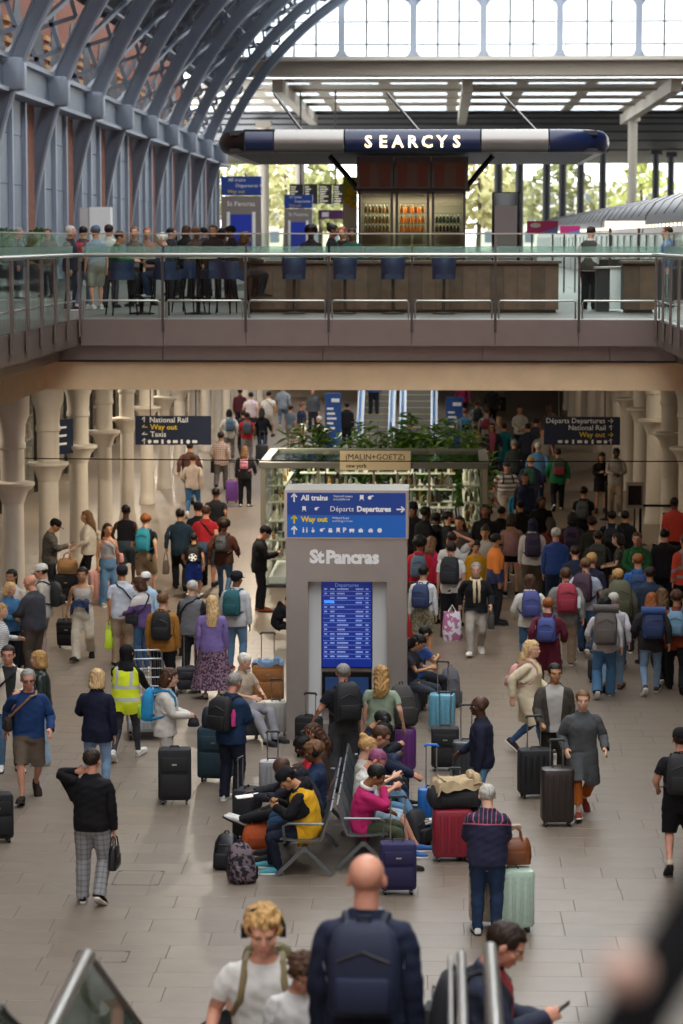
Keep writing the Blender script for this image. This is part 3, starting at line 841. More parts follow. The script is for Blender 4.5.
# tall green and yellow banner
a = at_y(343, 177, 62); b = at_y(357, 245, 62)
t = thing('banner', 'tall white and green vertical banner with yellow fruit beside the bar cabinet', 'banner', ((a.x+b.x)/2, 62, DK)); W = b.x-a.x
MB().box(-W/2, W/2, 0, .04, 0, a.z-DK).build('panel', mat('banner pale', '#dfe6cf', .6), t)
MB().box(-W/2, W/2, -.006, 0, a.z-DK-.55, a.z-DK).build('green_print', mat('banner green', '#b9c832', .6), t)
for (x, z, r) in ((.02, .35, .1), (-.06, .55, .09), (.07, .66, .08)):
    k = MB(); k.tube([(x, -.012, a.z-DK-z), (x, -.004, a.z-DK-z)], r, 14); k.build('fruit_print', mat('banner yellow', '#f4cf1f', .6), t)
text('lettering', 'pancras', .2, Matrix.Translation((.03, -.012, .82)) @ Matrix.Rotation(PI/2, 4, 'X') @ Matrix.Rotation(PI/2, 4, 'Z'), mat('banner dark green', '#1f4a2c', .6), t, .003)
# black advertising totem
a = at_y(492, 192, 58); b = at_y(520, 192, 58); W = b.x-a.x; Hh = a.z-DK
t = thing('advertising_totem', 'black double sided advertising totem with a grey screen', 'totem', ((a.x+b.x)/2, 58, DK))
k = MB(); rbox(k, W, .25, 0, Hh, .04, 3, 0, .12); k.build('body', M_black, t, True)
MB().box(-W*.40, W*.40, -.015, .01, .5, Hh-.3).build('screen', mat('grey screen', '#6e6a69', .25, emit=.08), t)
# pink and blue bar sign
a = at_y(527, 221, 62); b = at_y(558, 234, 62)
t = thing('bar_sign', 'pink and blue rectangular sign behind the glass, right of the totem', 'sign', (a.x, 62, 0)); W = b.x-a.x
MB().box(0, W, 0, .05, b.z, a.z).build('panel', mat('pink sign', '#d43a86', .5), t)
MB().prism([(0.01, b.z), (W, b.z), (W, b.z+.17), (.25, b.z+.01)], 'y', -.006, 0).build('blue_print', mat('sign light blue', '#5d8fd0', .5), t)
k = MB(); k.ellipsoid((.2, -.004, a.z-.1), (.13, .006, .06), 14, 6); k.build('white_oval', M_wt, t)
MB().box(.1, .14, .05, .09, DK, b.z).build('leg', M_dsteel, t); MB().box(W-.14, W-.1, .05, .09, DK, b.z).build('leg', M_dsteel, t)
a = at_y(560, 226, 70); b = at_y(580, 234, 70)
t = thing('bar_sign', 'smaller pink and blue sign half hidden beside the waiter', 'sign', (a.x, 70, 0)); W = b.x-a.x
MB().box(0, W, 0, .05, b.z, a.z).build('panel', mat('pink sign', '#d43a86', .5), t); MB().prism([(0.01, b.z), (W, b.z), (W, b.z+.1)], 'y', -.006, 0).build('blue_print', mat('sign light blue', '#5d8fd0', .5), t)
MB().box(.1, .14, .05, .09, DK, b.z).build('leg', M_dsteel, t); MB().box(W-.14, W-.1, .05, .09, DK, b.z).build('leg', M_dsteel, t)
# lit menu panel and back bar by the waiter
a = at_y(605, 221, 60); b = at_y(645, 228, 60); t = thing('light_box', 'long white lit panel above the right back bar', 'light', (a.x, 60, 0)); W = b.x-a.x
MB().box(0, W, 0, .08, b.z, a.z).build('panel', mat('white lightbox', '#fff4dd', .5, emit=1.1), t)
for x in (.1, W-.16): MB().box(x, x+.06, .08, .14, DK, a.z).build('post', M_dsteel, t)
p = at_y(640, 240, 61); t = thing('back_bar', 'back bar shelf behind the waiter', 'shelf', (p.x, 61, DK))
MB().box(-1.2, 1.4, 0, .5, 0, .95).build('cupboard', M_dark, t); MB().box(-1.2, 1.4, 0, .5, .95, .98).build('top', M_steel, t)
for i in range(14):
    o = thing('bottle', 'amber bottle in the row on the right back bar', 'bottle', (p.x-1.1+.17*i, 61.25, DK+.98), 0, 'bottles on the right back bar'); link('glass_body', (bm_b, bm_d)[i % 2][0] if 0 else bm_b[0], o); link('foil', bm_b[1], o)
p = at_y(615, 240, 51.4); t = thing('serving_unit', 'white serving unit with a steel top beside the waiter', 'cabinet', (p.x, 51.4, DK))
MB().box(-.09, .13, 0, .6, .05, .84).build('door_panel', M_wt, t); MB().box(-.35, -.1, .02, .6, 0, .84).build('body', M_dark, t); MB().box(-.38, .15, -.03, .62, .84, .88).build('steel_top', M_steel, t)
# white notice box on the gallery
p = at_y(104, 240, 80); t = thing('white_cabinet', 'white cabinet standing against the ribs behind the queue', 'cabinet', (p.x, 80, DK))
a = at_y(104, 207, 80); MB().box(-.45, .2, 0, .6, 0, a.z-DK).build('body', M_wt, t); MB().box(-.75, -.47, .05, .55, 0, a.z-DK-.02).build('side_body', mat('grey white', '#c9c6c2', .6), t)
# hedges in planters on the left gallery
for i, u in enumerate((4, 39)):
    p = at_y(u, 240, 70); t = thing('potted_hedge', 'round clipped green shrub on the gallery, %s from the frame edge' % order[i], 'plant', (p.x, 70, DK), 0, 'clipped shrubs on the gallery')
    k = MB(); rbox(k, .5, .5, 0, .75, .05); k.build('planter', M_dark, t)
    k = MB(); rr = random.Random(i)
    for q in range(700):
        d = Vector((rr.gauss(0, 1), rr.gauss(0, 1), rr.gauss(0, 1))).normalized(); pp = Vector((0, 0, 1.25))+d*(.38+.06*rr.random())
        e = d.cross(Vector((rr.random(), rr.random(), rr.random()))).normalized()*.045; f2 = (d*.6+e.cross(d)*.05).normalized()*.06
        k.add([pp, pp+e+f2*.5, pp+f2*1.2, pp-e+f2*.5], [(0, 1, 2, 3)])
    k.ellipsoid((0, 0, 1.25), (.38, .38, .4), 14, 8)
    o = k.build('foliage', mat('hedge green', '#3d6b25', .7), t, fix=False); o['kind'] = 'stuff'

# ---- train at the right platform ---------------------------------------------------------------------
tr = thing('train', 'dark grey train with a curved seamed roof standing on the right', 'train', (6.3, 60, DK-1.0))
prof = [(0, .9), (-.02, 1.6), (0, 2.6), (.12, 3.1), (.42, 3.5), (.9, 3.72), (1.45, 3.78), (2.0, 3.72), (2.5, 3.5), (2.8, 3.1), (2.9, 2.6), (2.9, .9)]
prof = [(x, z*1.02) for x, z in prof]
Lc = 22.0
for c in range(5):
    y0 = c*(Lc+.4)
    body = MB().loft([[(x, y, z) for x, z in prof] for y in (y0, y0+Lc)]).build('carriage', mat('train grey', '#4a484b', .3, metal=.5), tr, True)
    for q in range(7):
        yy = y0+q*Lc/7+1.5; MB().box(-.035, 0, yy, yy+1.7, 1.95, 2.55).build('window', M_black, body)
        MB().loft([[(x-.01 if x < 1.4 else x+.01, y, z+.015) for x, z in prof[3:10]] + [(x, y, z-.05) for x, z in reversed(prof[3:10])] for y in (y0+q*Lc/7+.02, y0+q*Lc/7+.12)]).build('roof_seam', M_dark, body)
    for q in range(18):
        yy = y0+.6+q*Lc/18; MB().box(-.05, .0, yy, yy+.16, 2.78, 2.86).build('painted_reflection', mat('painted reflection glow', '#ffe9c2', .5, emit=2.2), body)  # glowing blocks paint in the light reflected on the carriage side
# ================================================================== PEOPLE
# rest figure: 1.75 m, faces +Y, right hand on +X, arms 60 degrees below the horizontal
AD = np.array([.5, 0, -.866])          # right arm direction at rest
SH = np.array([.166, -.012, 1.405]); L1, L2 = .285, .25
HIP = np.array([.092, 0, .915]); KNEE = np.array([.100, .012, .49]); ANK = np.array([.104, -.018, .085])
def mir(p): return np.array([-p[0], p[1], p[2]])
ELB = SH + AD*L1; WRI = SH + AD*(L1+L2)
BONES = ['pelvis', 'spine', 'chest', 'head', 'rua', 'rfa', 'rh', 'lua', 'lfa', 'lh', 'rth', 'rsh', 'rft', 'lth', 'lsh', 'lft']
BI = {b: i for i, b in enumerate(BONES)}
RESTH = {'pelvis': np.array([0, 0, .95]), 'spine': np.array([0, 0, 1.04]), 'chest': np.array([0, -.01, 1.20]), 'head': np.array([0, -.005, 1.50]),
         'rua': SH, 'rfa': ELB, 'rh': WRI, 'lua': mir(SH), 'lfa': mir(ELB), 'lh': mir(WRI),
         'rth': HIP, 'rsh': KNEE, 'rft': ANK, 'lth': mir(HIP), 'lsh': mir(KNEE), 'lft': mir(ANK)}
def sst(a, b, x):
    t = np.clip((x-a)/(b-a), 0, 1); return t*t*(3-2*t)
def armthr(z): return np.interp(z, [.75, .8, .9, 1.0, 1.1, 1.2, 1.3, 1.38], [.40, .38, .33, .285, .24, .212, .165, .105])
_az = [.75, .8, .9, 1.0, 1.1, 1.2, 1.3, 1.38]; _at = [.40, .38, .33, .285, .24, .212, .165, .105]
def armt(z):
    if z <= .75: return .40
    for i in range(7):
        if z <= _az[i+1]: return _at[i]+(_at[i+1]-_at[i])*(z-_az[i])/(_az[i+1]-_az[i])
    return .105
def weights(V, mode='body'):
    n = len(V); W = np.zeros((n, 16)); x, y, z = V[:, 0], V[:, 1], V[:, 2]; ax = np.abs(x)
    wa = sst(0, 1, (ax-armthr(z))/np.interp(z, [1.2, 1.38], [.03, .085]))
    if mode == 'skirt': wa = wa*0
    P = np.stack([ax, y, z], 1); t = (P-SH) @ AD
    fore = sst(L1-.045, L1+.045, t); hand = sst(L1+L2-.015, L1+L2+.02, t)
    right = (x > 0)
    for s, names in ((right, ('rua', 'rfa', 'rh')), (~right, ('lua', 'lfa', 'lh'))):
        w = wa*s
        W[:, BI[names[0]]] += w*(1-fore); W[:, BI[names[1]]] += w*fore*(1-hand); W[:, BI[names[2]]] += w*fore*hand
    rest = 1-wa
    wl = 1-sst(.84, .99, z)
    rs = sst(-.03, .03, x) if mode != 'skirt' else sst(-.14, .14, x)
    knee = 1-sst(.44, .54, z); foot = 1-sst(.075, .125, z)
    for s, names in ((rs, ('rth', 'rsh', 'rft')), (1-rs, ('lth', 'lsh', 'lft'))):
        w = rest*wl*s
        W[:, BI[names[0]]] += w*(1-knee); W[:, BI[names[1]]] += w*knee*(1-foot); W[:, BI[names[2]]] += w*knee*foot
    up = rest*(1-wl)
    sp = sst(.97, 1.08, z); ch = sst(1.12, 1.28, z); hd = sst(1.475, 1.53, z)
    W[:, 0] += up*(1-sp); W[:, 1] += up*sp*(1-ch); W[:, 2] += up*ch*(1-hd); W[:, 3] += up*hd
    return W
def wconst(V, bone):
    W = np.zeros((len(V), 16)); W[:, BI[bone]] = 1; return W

def remesh(mb, vox, smooth=2):
    me = mb.mesh('t', M_dark, fix=False); o = bpy.data.objects.new('t', me)
    m = o.modifiers.new('r', 'REMESH'); m.mode = 'VOXEL'; m.voxel_size = vox
    if smooth: m2 = o.modifiers.new('s', 'SMOOTH'); m2.factor = .5; m2.iterations = smooth
    r = evaluated(o)
    bpy.data.objects.remove(o); bpy.data.meshes.remove(me)
    return r
def arrays(me):
    V = np.empty(len(me.vertices)*3); me.vertices.foreach_get('co', V)
    return V.reshape(-1, 3), [tuple(p.vertices) for p in me.polygons]
def ell(z, a, b, yo=0, n=16, xo=0, p=2.3):
    out = []
    for k in range(n):
        t = 2*PI*k/n; c, s = math.cos(t), math.sin(t)
        out.append((xo+a*math.copysign(abs(c)**(2/p), c), yo+b*math.copysign(abs(s)**(2/p), s), z))
    return out
TORSO = {'m': [(.80, .12, .10, 0), (.86, .162, .118, -.01), (.94, .168, .122, -.012), (1.02, .156, .113, -.004), (1.10, .150, .108, 0), (1.20, .160, .112, 0), (1.30, .174, .118, -.002), (1.375, .174, .106, -.008), (1.42, .148, .090, -.012), (1.455, .100, .072, -.012), (1.485, .067, .062, -.008), (1.51, .058, .058, -.006)],
         'f': [(.80, .12, .10, 0), (.86, .172, .122, -.014), (.94, .172, .122, -.012), (1.02, .145, .105, -.004), (1.10, .130, .096, 0), (1.20, .140, .108, .006), (1.28, .152, .124, .012), (1.36, .156, .104, 0), (1.415, .132, .084, -.010), (1.45, .088, .066, -.012), (1.48, .058, .056, -.008), (1.51, .052, .053, -.006)],
         'h': [(.80, .14, .11, 0), (.86, .190, .145, -.01), (.94, .200, .155, 0), (1.02, .195, .158, .015), (1.10, .190, .158, .02), (1.20, .188, .150, .012), (1.30, .190, .138, .004), (1.375, .186, .118, -.006), (1.425, .158, .096, -.012), (1.46, .108, .078, -.012), (1.49, .072, .066, -.008), (1.51, .064, .062, -.006)]}
LIMB = {'m': 1., 'f': .92, 'h': 1.14}
def torso(mb, b, off=0., zmin=None, relax=0., zoff=0, hemw=None):
    """lofted trunk; relax straightens the cloth below the chest"""
    S = TORSO[b]; mw = max(s[1] for s in S if s[0] > 1.15); md = max(s[2] for s in S if s[0] > 1.15)
    out = []
    for (z, a, d, yo) in S:
        a2, d2 = a+off, d+off
        if z < 1.25 and relax: a2 = a2*(1-relax)+max(a2, mw+off)*relax; d2 = d2*(1-relax)+max(d2, md+off)*relax
        if z > 1.40: a2, d2 = a+off*.6, d+off*.7
        out.append(ell(z, a2, d2, yo))
    if zmin is not None and zmin < .80:
        z, a, d, yo = S[1]; w = (hemw or 1.)
        out = out[1:]
        ext = []; n = 5
        for i in range(n, 0, -1):
            zz = .86-(.86-zmin)*i/n; k = 1+(w-1)*i/n
            ext.append(ell(zz, (max(a, mw*.96)+off)*k, (max(d, md*.98)+off)*k, yo))
        out = ext+out
    mb.loft(out)
def arm(mb, s, r, end=1.0, off=0., cuff=None):
    sx = np.array([s, 1, 1]); rs = [.043*r+off*.75, .051*r+off, .048*r+off, .045*r+off, .036*r+off, .029*r+off]
    ts = [.012, .075, .20, L1, L1+.14, L1+L2+.03]
    tot = (L1+L2)*end
    pts = [tuple((SH+AD*t)*sx) for t in ts]
    mb.tube([tuple((SH+np.array([-.08, 0, -.03]))*sx)]+pts, [.040*r+off*.4]+rs, 12)
def leg(mb, s, r, off=0., wide=0., zmin=.05):
    P = [((.088, -.004, .93), .088), ((.092, 0, .80), .085), ((.096, .006, .66), .072), ((.100, .012, .50), .055), ((.102, -.006, .36), .053), ((.104, -.014, .20), .040), ((.104, -.018, .09), .036), ((.104, -.018, .02), .036)]
    pts = []; rr = []
    for (p, q) in P:
        k = max(0, min(1, (.80-p[2])/.7)); pts.append((p[0]*s, p[1], p[2])); rr.append(q*r+off+wide*k)
    mb.tube(pts, rr, 12)

def hand_mb(mb, s, grip):
    """hand at the end of the arm: palm, four fingers and a thumb"""
    sx = np.array([s, 1, 1]); a = AD; b = np.array([0, 1., 0]); n = np.array([-.866, 0, -.5]); o = WRI
    def P(i, j, k): return tuple((o+a*i+b*j+n*k)*sx)
    mb.loft([[P(i, w*math.cos(t), d*math.sin(t)) for t in np.linspace(0, 2*PI, 10, endpoint=False)] for (i, w, d) in ((-.03, .026, .020), (.0, .028, .018), (.04, .040, .017), (.085, .042, .015), (.10, .036, .011))])
    for (j, L) in ((.030, .072), (.010, .082), (-.011, .076), (-.031, .058)):
        ang = .2; i, k = .092, 0.; pts = [P(i-.02, j, k)]
        for q, f in enumerate((.45, .32, .23)):
            ang += 1.15 if grip else .24
            i += math.cos(ang-.3)*L*f; k += math.sin(ang-.3)*L*f; pts.append(P(i, j, k))
        mb.tube(pts, [.0105, .010, .009, .0075], 7)
    if grip: mb.tube([P(.02, .03, .005), P(.05, .045, .02), P(.075, .035, .04), P(.085, .012, .045)], [.014, .013, .011, .008], 7)
    else: mb.tube([P(.015, .028, .004), P(.045, .052, .016), P(.075, .062, .022), P(.098, .064, .026)], [.014, .0125, .011, .008], 7)
def head_mb(mb):
    mb.ellipsoid((0, -.008, 1.668), (.0765, .098, .086), 18, 12)
    mb.ellipsoid((0, .026, 1.603), (.060, .068, .078), 16, 10)
    mb.ellipsoid((0, .072, 1.547), (.026, .024, .022), 10, 8)
    mb.ellipsoid((0, .074, 1.662), (.056, .024, .018), 12, 8)
    for s in (-1, 1):
        mb.ellipsoid((s*.042, .060, 1.612), (.022, .026, .022), 10, 8)
        mb.ellipsoid((s*.079, -.006, 1.628), (.011, .020, .032), 10, 8)
    mb.tube([(0, .088, 1.655), (0, .106, 1.625), (0, .113, 1.608), (0, .095, 1.600)], [.008, .012, .014, .008], 8)
    mb.ellipsoid((0, .091, 1.573), (.024, .012, .012), 10, 6)
    mb.tube([(0, -.015, 1.44), (0, -.008, 1.52), (0, .002, 1.60)], [.062, .055, .052], 14)

LODV = {'A': dict(body=.028, cloth=.0165, head=.0085, hand=.0062, hair=.010), 'B': dict(body=.036, cloth=.026, head=.0145, hand=.0105, hair=.016), 'C': dict(body=.038, cloth=.034, head=.022, hand=.019, hair=.023)}
TPL = {}
class Piece:
    __slots__ = ('V', 'F', 'W', 'MI', 'loops', 'lt')
    def __init__(s, V, F, W, MI=None):
        s.V = np.asarray(V, float); s.F = F; s.W = W; s.MI = MI
        s.lt = np.array([len(f) for f in F], np.int32); s.loops = np.array([i for f in F for i in f], np.int32)
def merge(ps):
    V = []; F = []; W = []; MI = []; o = 0
    for (v, f, w, m) in ps:
        V.append(v); F += [tuple(i+o for i in q) for q in f]; W.append(w); MI += [m]*len(f); o += len(v)
    return Piece(np.concatenate(V), F, np.concatenate(W), np.array(MI, np.int32))
def body_piece(b, lod, gripL, gripR):
    key = ('body', b, lod, gripL, gripR)
    if key in TPL: return TPL[key]
    k0 = ('trunk', b, lod)
    if k0 not in TPL:
        mb = MB(); torso(mb, b)
        for s in (-1, 1): arm(mb, s, LIMB[b]); leg(mb, s, LIMB[b])
        mb.tube([(0, -.015, 1.42), (0, -.008, 1.56)], [.07, .05], 12)
        for s in (-1, 1):   # feet
            mb.loft([[(s*(.104+.012*i)+w*math.cos(t), yy, .045+h*math.sin(t)) for t in np.linspace(0, 2*PI, 10, endpoint=False)] for i, (yy, w, h) in enumerate(((-.045, .022, .02), (0, .024, .022), (.06, .022, .016), (.11, .02, .012)))])
        V, Fc = arrays(remesh(mb, LODV[lod]['body'], 2)); TPL[k0] = (V, Fc, weights(V), 0)
    k1 = ('headm', lod)
    if k1 not in TPL:
        mb = MB(); head_mb(mb); V, Fc = arrays(remesh(mb, LODV[lod]['head'], 2))
        for s in (-1, 1):
            d2 = ((V[:, 0]-s*.031)/.017)**2+((V[:, 2]-1.637)/.012)**2
            V[:, 1] -= np.where(V[:, 1] > .04, .010*np.exp(-d2), 0)
        W = weights(V); hd = sst(1.46, 1.52, V[:, 2]); W = np.zeros((len(V), 16)); W[:, 3] = hd; W[:, 2] = 1-hd
        TPL[k1] = (V, Fc, W, 0)
    def small(mb, slot, bone='head'):
        V = np.array(mb.v); return (V, mb.f, wconst(V, bone), slot)
    parts = [TPL[k0], TPL[k1]]
    for s, g, bn in ((1, gripR, 'rh'), (-1, gripL, 'lh')):
        kh = ('hand', s, g, lod)
        if kh not in TPL:
            mb = MB(); hand_mb(mb, s, g); V, Fc = arrays(remesh(mb, LODV[lod]['hand'], 1)); TPL[kh] = (V, Fc, wconst(V, bn), 0)
        parts.append(TPL[kh])
    nu, nv = (8, 6) if lod == 'A' else (6, 4)
    e1, e2, l, br = MB(), MB(), MB(), MB()
    for s in (-1, 1):
        e1.ellipsoid((s*.031, .077, 1.637), (.013, .011, .0085), nu, nv)
        e2.ellipsoid((s*.031, .0855, 1.637), (.0065, .004, .0065), nu, nv)
        br.tube([(s*.015, .093, 1.656), (s*.032, .093, 1.661), (s*.048, .082, 1.655)], [.004, .005, .003], 5)
    l.ellipsoid((0, .099, 1.575), (.022, .008, .0065), nu, nv)
    parts += [small(l, 1), small(e1, 2), small(e2, 3), small(br, 4)]
    TPL[key] = merge(parts)
    return TPL[key]

def cutmesh(me, planes):
    """planes: list of (co, no, selector on face centre) - remove what lies on the normal's side"""
    bm = bmesh.new(); bm.from_mesh(me)
    for (co, no, sel) in planes:
        fs = [f for f in bm.faces if sel(f.calc_center_median())]
        es = {e for f in fs for e in f.edges}; vs = {v for f in fs for v in f.verts}
        bmesh.ops.bisect_plane(bm, geom=list(vs)+list(es)+fs, plane_co=Vector(co), plane_no=Vector(no), clear_outer=True)
    bm.to_mesh(me); bm.free()
def wrinkle(V, amp):
    d = np.sin(V[:, 2]*38+V[:, 0]*21)*np.sin(V[:, 1]*33+V[:, 2]*17)+.6*np.sin(V[:, 2]*71-V[:, 0]*40+V[:, 1]*29)
    return d*amp
def finish(me, amp=.0, mode='body'):
    V, Fc = arrays(me)
    if amp:
        N = np.empty(len(me.vertices)*3); me.vertices.foreach_get('normal', N); V = V+N.reshape(-1, 3)*wrinkle(V, amp)[:, None]
    bpy.data.meshes.remove(me)
    return Piece(V, Fc, weights(V, mode))
always = lambda c: True
# kind: hem, offset, sleeve end (metres along the arm, 0 none), relax, neck z, extra
TOPS = {'tee': (.86, .016, .19, .75, 1.485, ''), 'polo': (.86, .016, .20, .6, 1.50, 'collar'), 'shirt': (.83, .020, .55, .7, 1.50, 'collar'), 'tank': (.92, .010, 0, .4, 1.42, ''), 'croptank': (1.06, .008, 0, .1, 1.41, ''),
        'long': (.88, .018, .55, .6, 1.485, ''), 'sweater': (.87, .026, .56, .75, 1.50, ''), 'hoodie': (.85, .030, .56, .8, 1.49, 'hood'), 'jacket': (.83, .034, .56, .8, 1.51, 'collar'),
        'blazer': (.78, .030, .55, .6, 1.49, 'collar'), 'puffer': (.84, .050, .56, .9, 1.52, 'collar'), 'coat': (.50, .038, .56, .7, 1.51, 'collar'), 'longcoat': (.38, .040, .56, .7, 1.51, 'collar'), 'dress': (.52, .016, .20, .3, 1.46, ''),
        'vest': (.80, .042, 0, .8, 1.47, ''), 'cardigan': (.84, .028, .55, .7, 1.47, ''), 'blouse': (.84, .040, .40, .95, 1.47, ''), 'tunic': (.62, .03, .5, .7, 1.48, ''), 'apron': (.84, .024, 0, .3, 1.46, '')}
def top_piece(kind, b, lod):
    key = ('top', kind, b, lod)
    if key in TPL: return TPL[key]
    hem, off, sl, rel, nz, ex = TOPS[kind]
    mb = MB(); torso(mb, b, off, hem-.06 if hem < .86 else None, rel, hemw=1.12 if hem < .6 else 1.02)
    for s in (-1, 1):
        if sl: arm(mb, s, LIMB[b], off=off*(.8 if sl > .3 else 1.1))
        else: mb.tube([tuple((SH+np.array([-.07, 0, -.03]))*np.array([s, 1, 1])), tuple((SH+np.array([-.012, 0, .0]))*np.array([s, 1, 1]))], [.06+off, .062+off], 12)
    if ex == 'hood':
        mb.tube([(-.085, -.03, 1.485), (-.05, -.105, 1.475), (0, -.125, 1.465), (.05, -.105, 1.475), (.085, -.03, 1.485)], [.03, .045, .055, .045, .03], 10)
        mb.tube([(0, -.115, 1.46), (0, -.125, 1.37)], [.055, .02], 8)
    me = remesh(mb, LODV[lod]['cloth'], 2)
    planes = [((0, 0, hem), (0, 0, -1), lambda c: abs(c.x) < armt(c.z)+.015 or c.z < .75)]
    planes.append(((0, .02, nz), (0, .35, 1), lambda c: abs(c.x) < .12 and c.z > 1.3))
    if sl:
        for s in (-1, 1):
            planes.append((tuple((SH+AD*min(sl, L1+L2+.015))*np.array([s, 1, 1])), (AD[0]*s, 0, AD[2]), (lambda c, s=s: c.x*s > armt(c.z)+.015 and c.z < 1.37)))
    else:
        for s in (-1, 1): planes.append(((s*(.165+off*.3), 0, 1.42), (s, 0, .12), lambda c, s=s: c.x*s > .12 and c.z > 1.22))
    cutmesh(me, planes)
    p = finish(me, .0035 if off > .012 else .0015)
    if ex == 'collar':
        cm = MB(); n = 14
        secs = []
        for (r, z) in ((.066, 1.462), (.070, 1.50), (.084, 1.492), (.094, 1.455)):
            secs.append([(r*math.sin(t), -.008-r*.95*math.cos(t), z+.012*math.cos(t)) for t in np.linspace(-2.55, 2.55, n)])
        vs = [q for sc in secs for q in sc]; fs = [(i*n+k, i*n+k+1, (i+1)*n+k+1, (i+1)*n+k) for i in range(3) for k in range(n-1)]
        V = np.array(vs); p = merge([(p.V, p.F, p.W, 0), (V, fs, wconst(V, 'chest'), 0)])
    TPL[key] = p
    return p
# kind: ankle z, offset, wide
LEGS = {'trousers': (.055, .016, .018), 'jeans': (.06, .010, .008), 'wide': (.045, .014, .036), 'leggings': (.10, .004, 0), 'shorts': (.50, .022, .02), 'skinny': (.09, .006, .002), 'crop': (.20, .014, .02), 'hotpants': (.74, .012, .0), 'baggy': (.05, .022, .028)}
def leg_piece(kind, b, lod):
    key = ('legs', kind, b, lod)
    if key in TPL: return TPL[key]
    if kind in ('skirt', 'midiskirt', 'miniskirt'):
        hem, fl = {'skirt': (.17, .15), 'midiskirt': (.38, .12), 'miniskirt': (.62, .07)}[kind]
        S = TORSO[b]; n = 40; secs = []; mw = S[2][1]; md = S[2][2]
        for i in range(10):
            t = i/9; z = 1.03-(1.03-hem)*t; k = fl*t
            a = (S[3][1] if t == 0 else mw)+.012+k; d = (S[3][2] if t == 0 else md)+.012+k*.85
            secs.append([((a+.014*t*math.sin(10*q/n*2*PI))*math.cos(2*PI*q/n), (d+.014*t*math.sin(10*q/n*2*PI))*math.sin(2*PI*q/n), z) for q in range(n)])
        mb = MB(); mb.loft(secs, cap=False); V = np.array(mb.v); p = Piece(V, mb.f, weights(V, 'skirt'))
    else:
        az, off, wd = LEGS[kind]; mb = MB(); S = TORSO[b]
        mb.loft([ell(z, a+off, d+off, yo) for (z, a, d, yo) in S[:5]])
        for s in (-1, 1): leg(mb, s, LIMB[b], off, wd)
        me = remesh(mb, LODV[lod]['cloth'], 2)
        cutmesh(me, [((0, 0, 1.03), (0, 0, 1), always), ((0, 0, az), (0, 0, -1), always)])
        p = finish(me, .003)
    TPL[key] = p
    return p
def shoe_piece(kind, s, lod):
    key = ('shoe', kind, s, lod)
    if key in TPL: return TPL[key]
    n = 10 if lod != 'C' else 8; secs = []; up = MB()
    hi = .16 if kind == 'boot' else .105
    for (yy, w, h, top) in ((-.082, .026, 0, .075), (-.075, .036, 0, hi-.01), (-.03, .041, 0, hi), (.03, .042, 0, hi-.015), (.07, .046, 0, .082), (.13, .050, 0, .066), (.18, .042, 0, .055), (.205, .024, 0, .042)):
        x0 = s*(.104+(.012 if yy > .05 else 0)); sec = []
        for q in range(n):
            t = 2*PI*q/n; c, sn = math.cos(t), math.sin(t); zc = (top+.012)/2; zh = (top-.012)/2
            sec.append((x0+w*math.copysign(abs(c)**.8, c), yy, zc+zh*math.copysign(abs(sn)**.75, sn)))
        secs.append(sec)
    up.loft(secs); sole = MB(); secs = []
    for z in (.0, .014, .024):
        out = [(-.084, .022), (-.06, .038), (0, .042), (.08, .050), (.14, .053), (.19, .042), (.212, .020)]
        pts = [(s*(.104+(.012 if yy > .05 else 0))+w, yy, z) for yy, w in out]+[(s*(.104+(.012 if yy > .05 else 0))-w, yy, z) for yy, w in reversed(out)]
        secs.append(pts)
    sole.loft(secs); bn = 'rft' if s > 0 else 'lft'
    V1 = np.array(up.v); V2 = np.array(sole.v)
    TPL[key] = merge([(V1, up.f, wconst(V1, bn), 0), (V2, sole.f, wconst(V2, bn), 1)])
    return TPL[key]

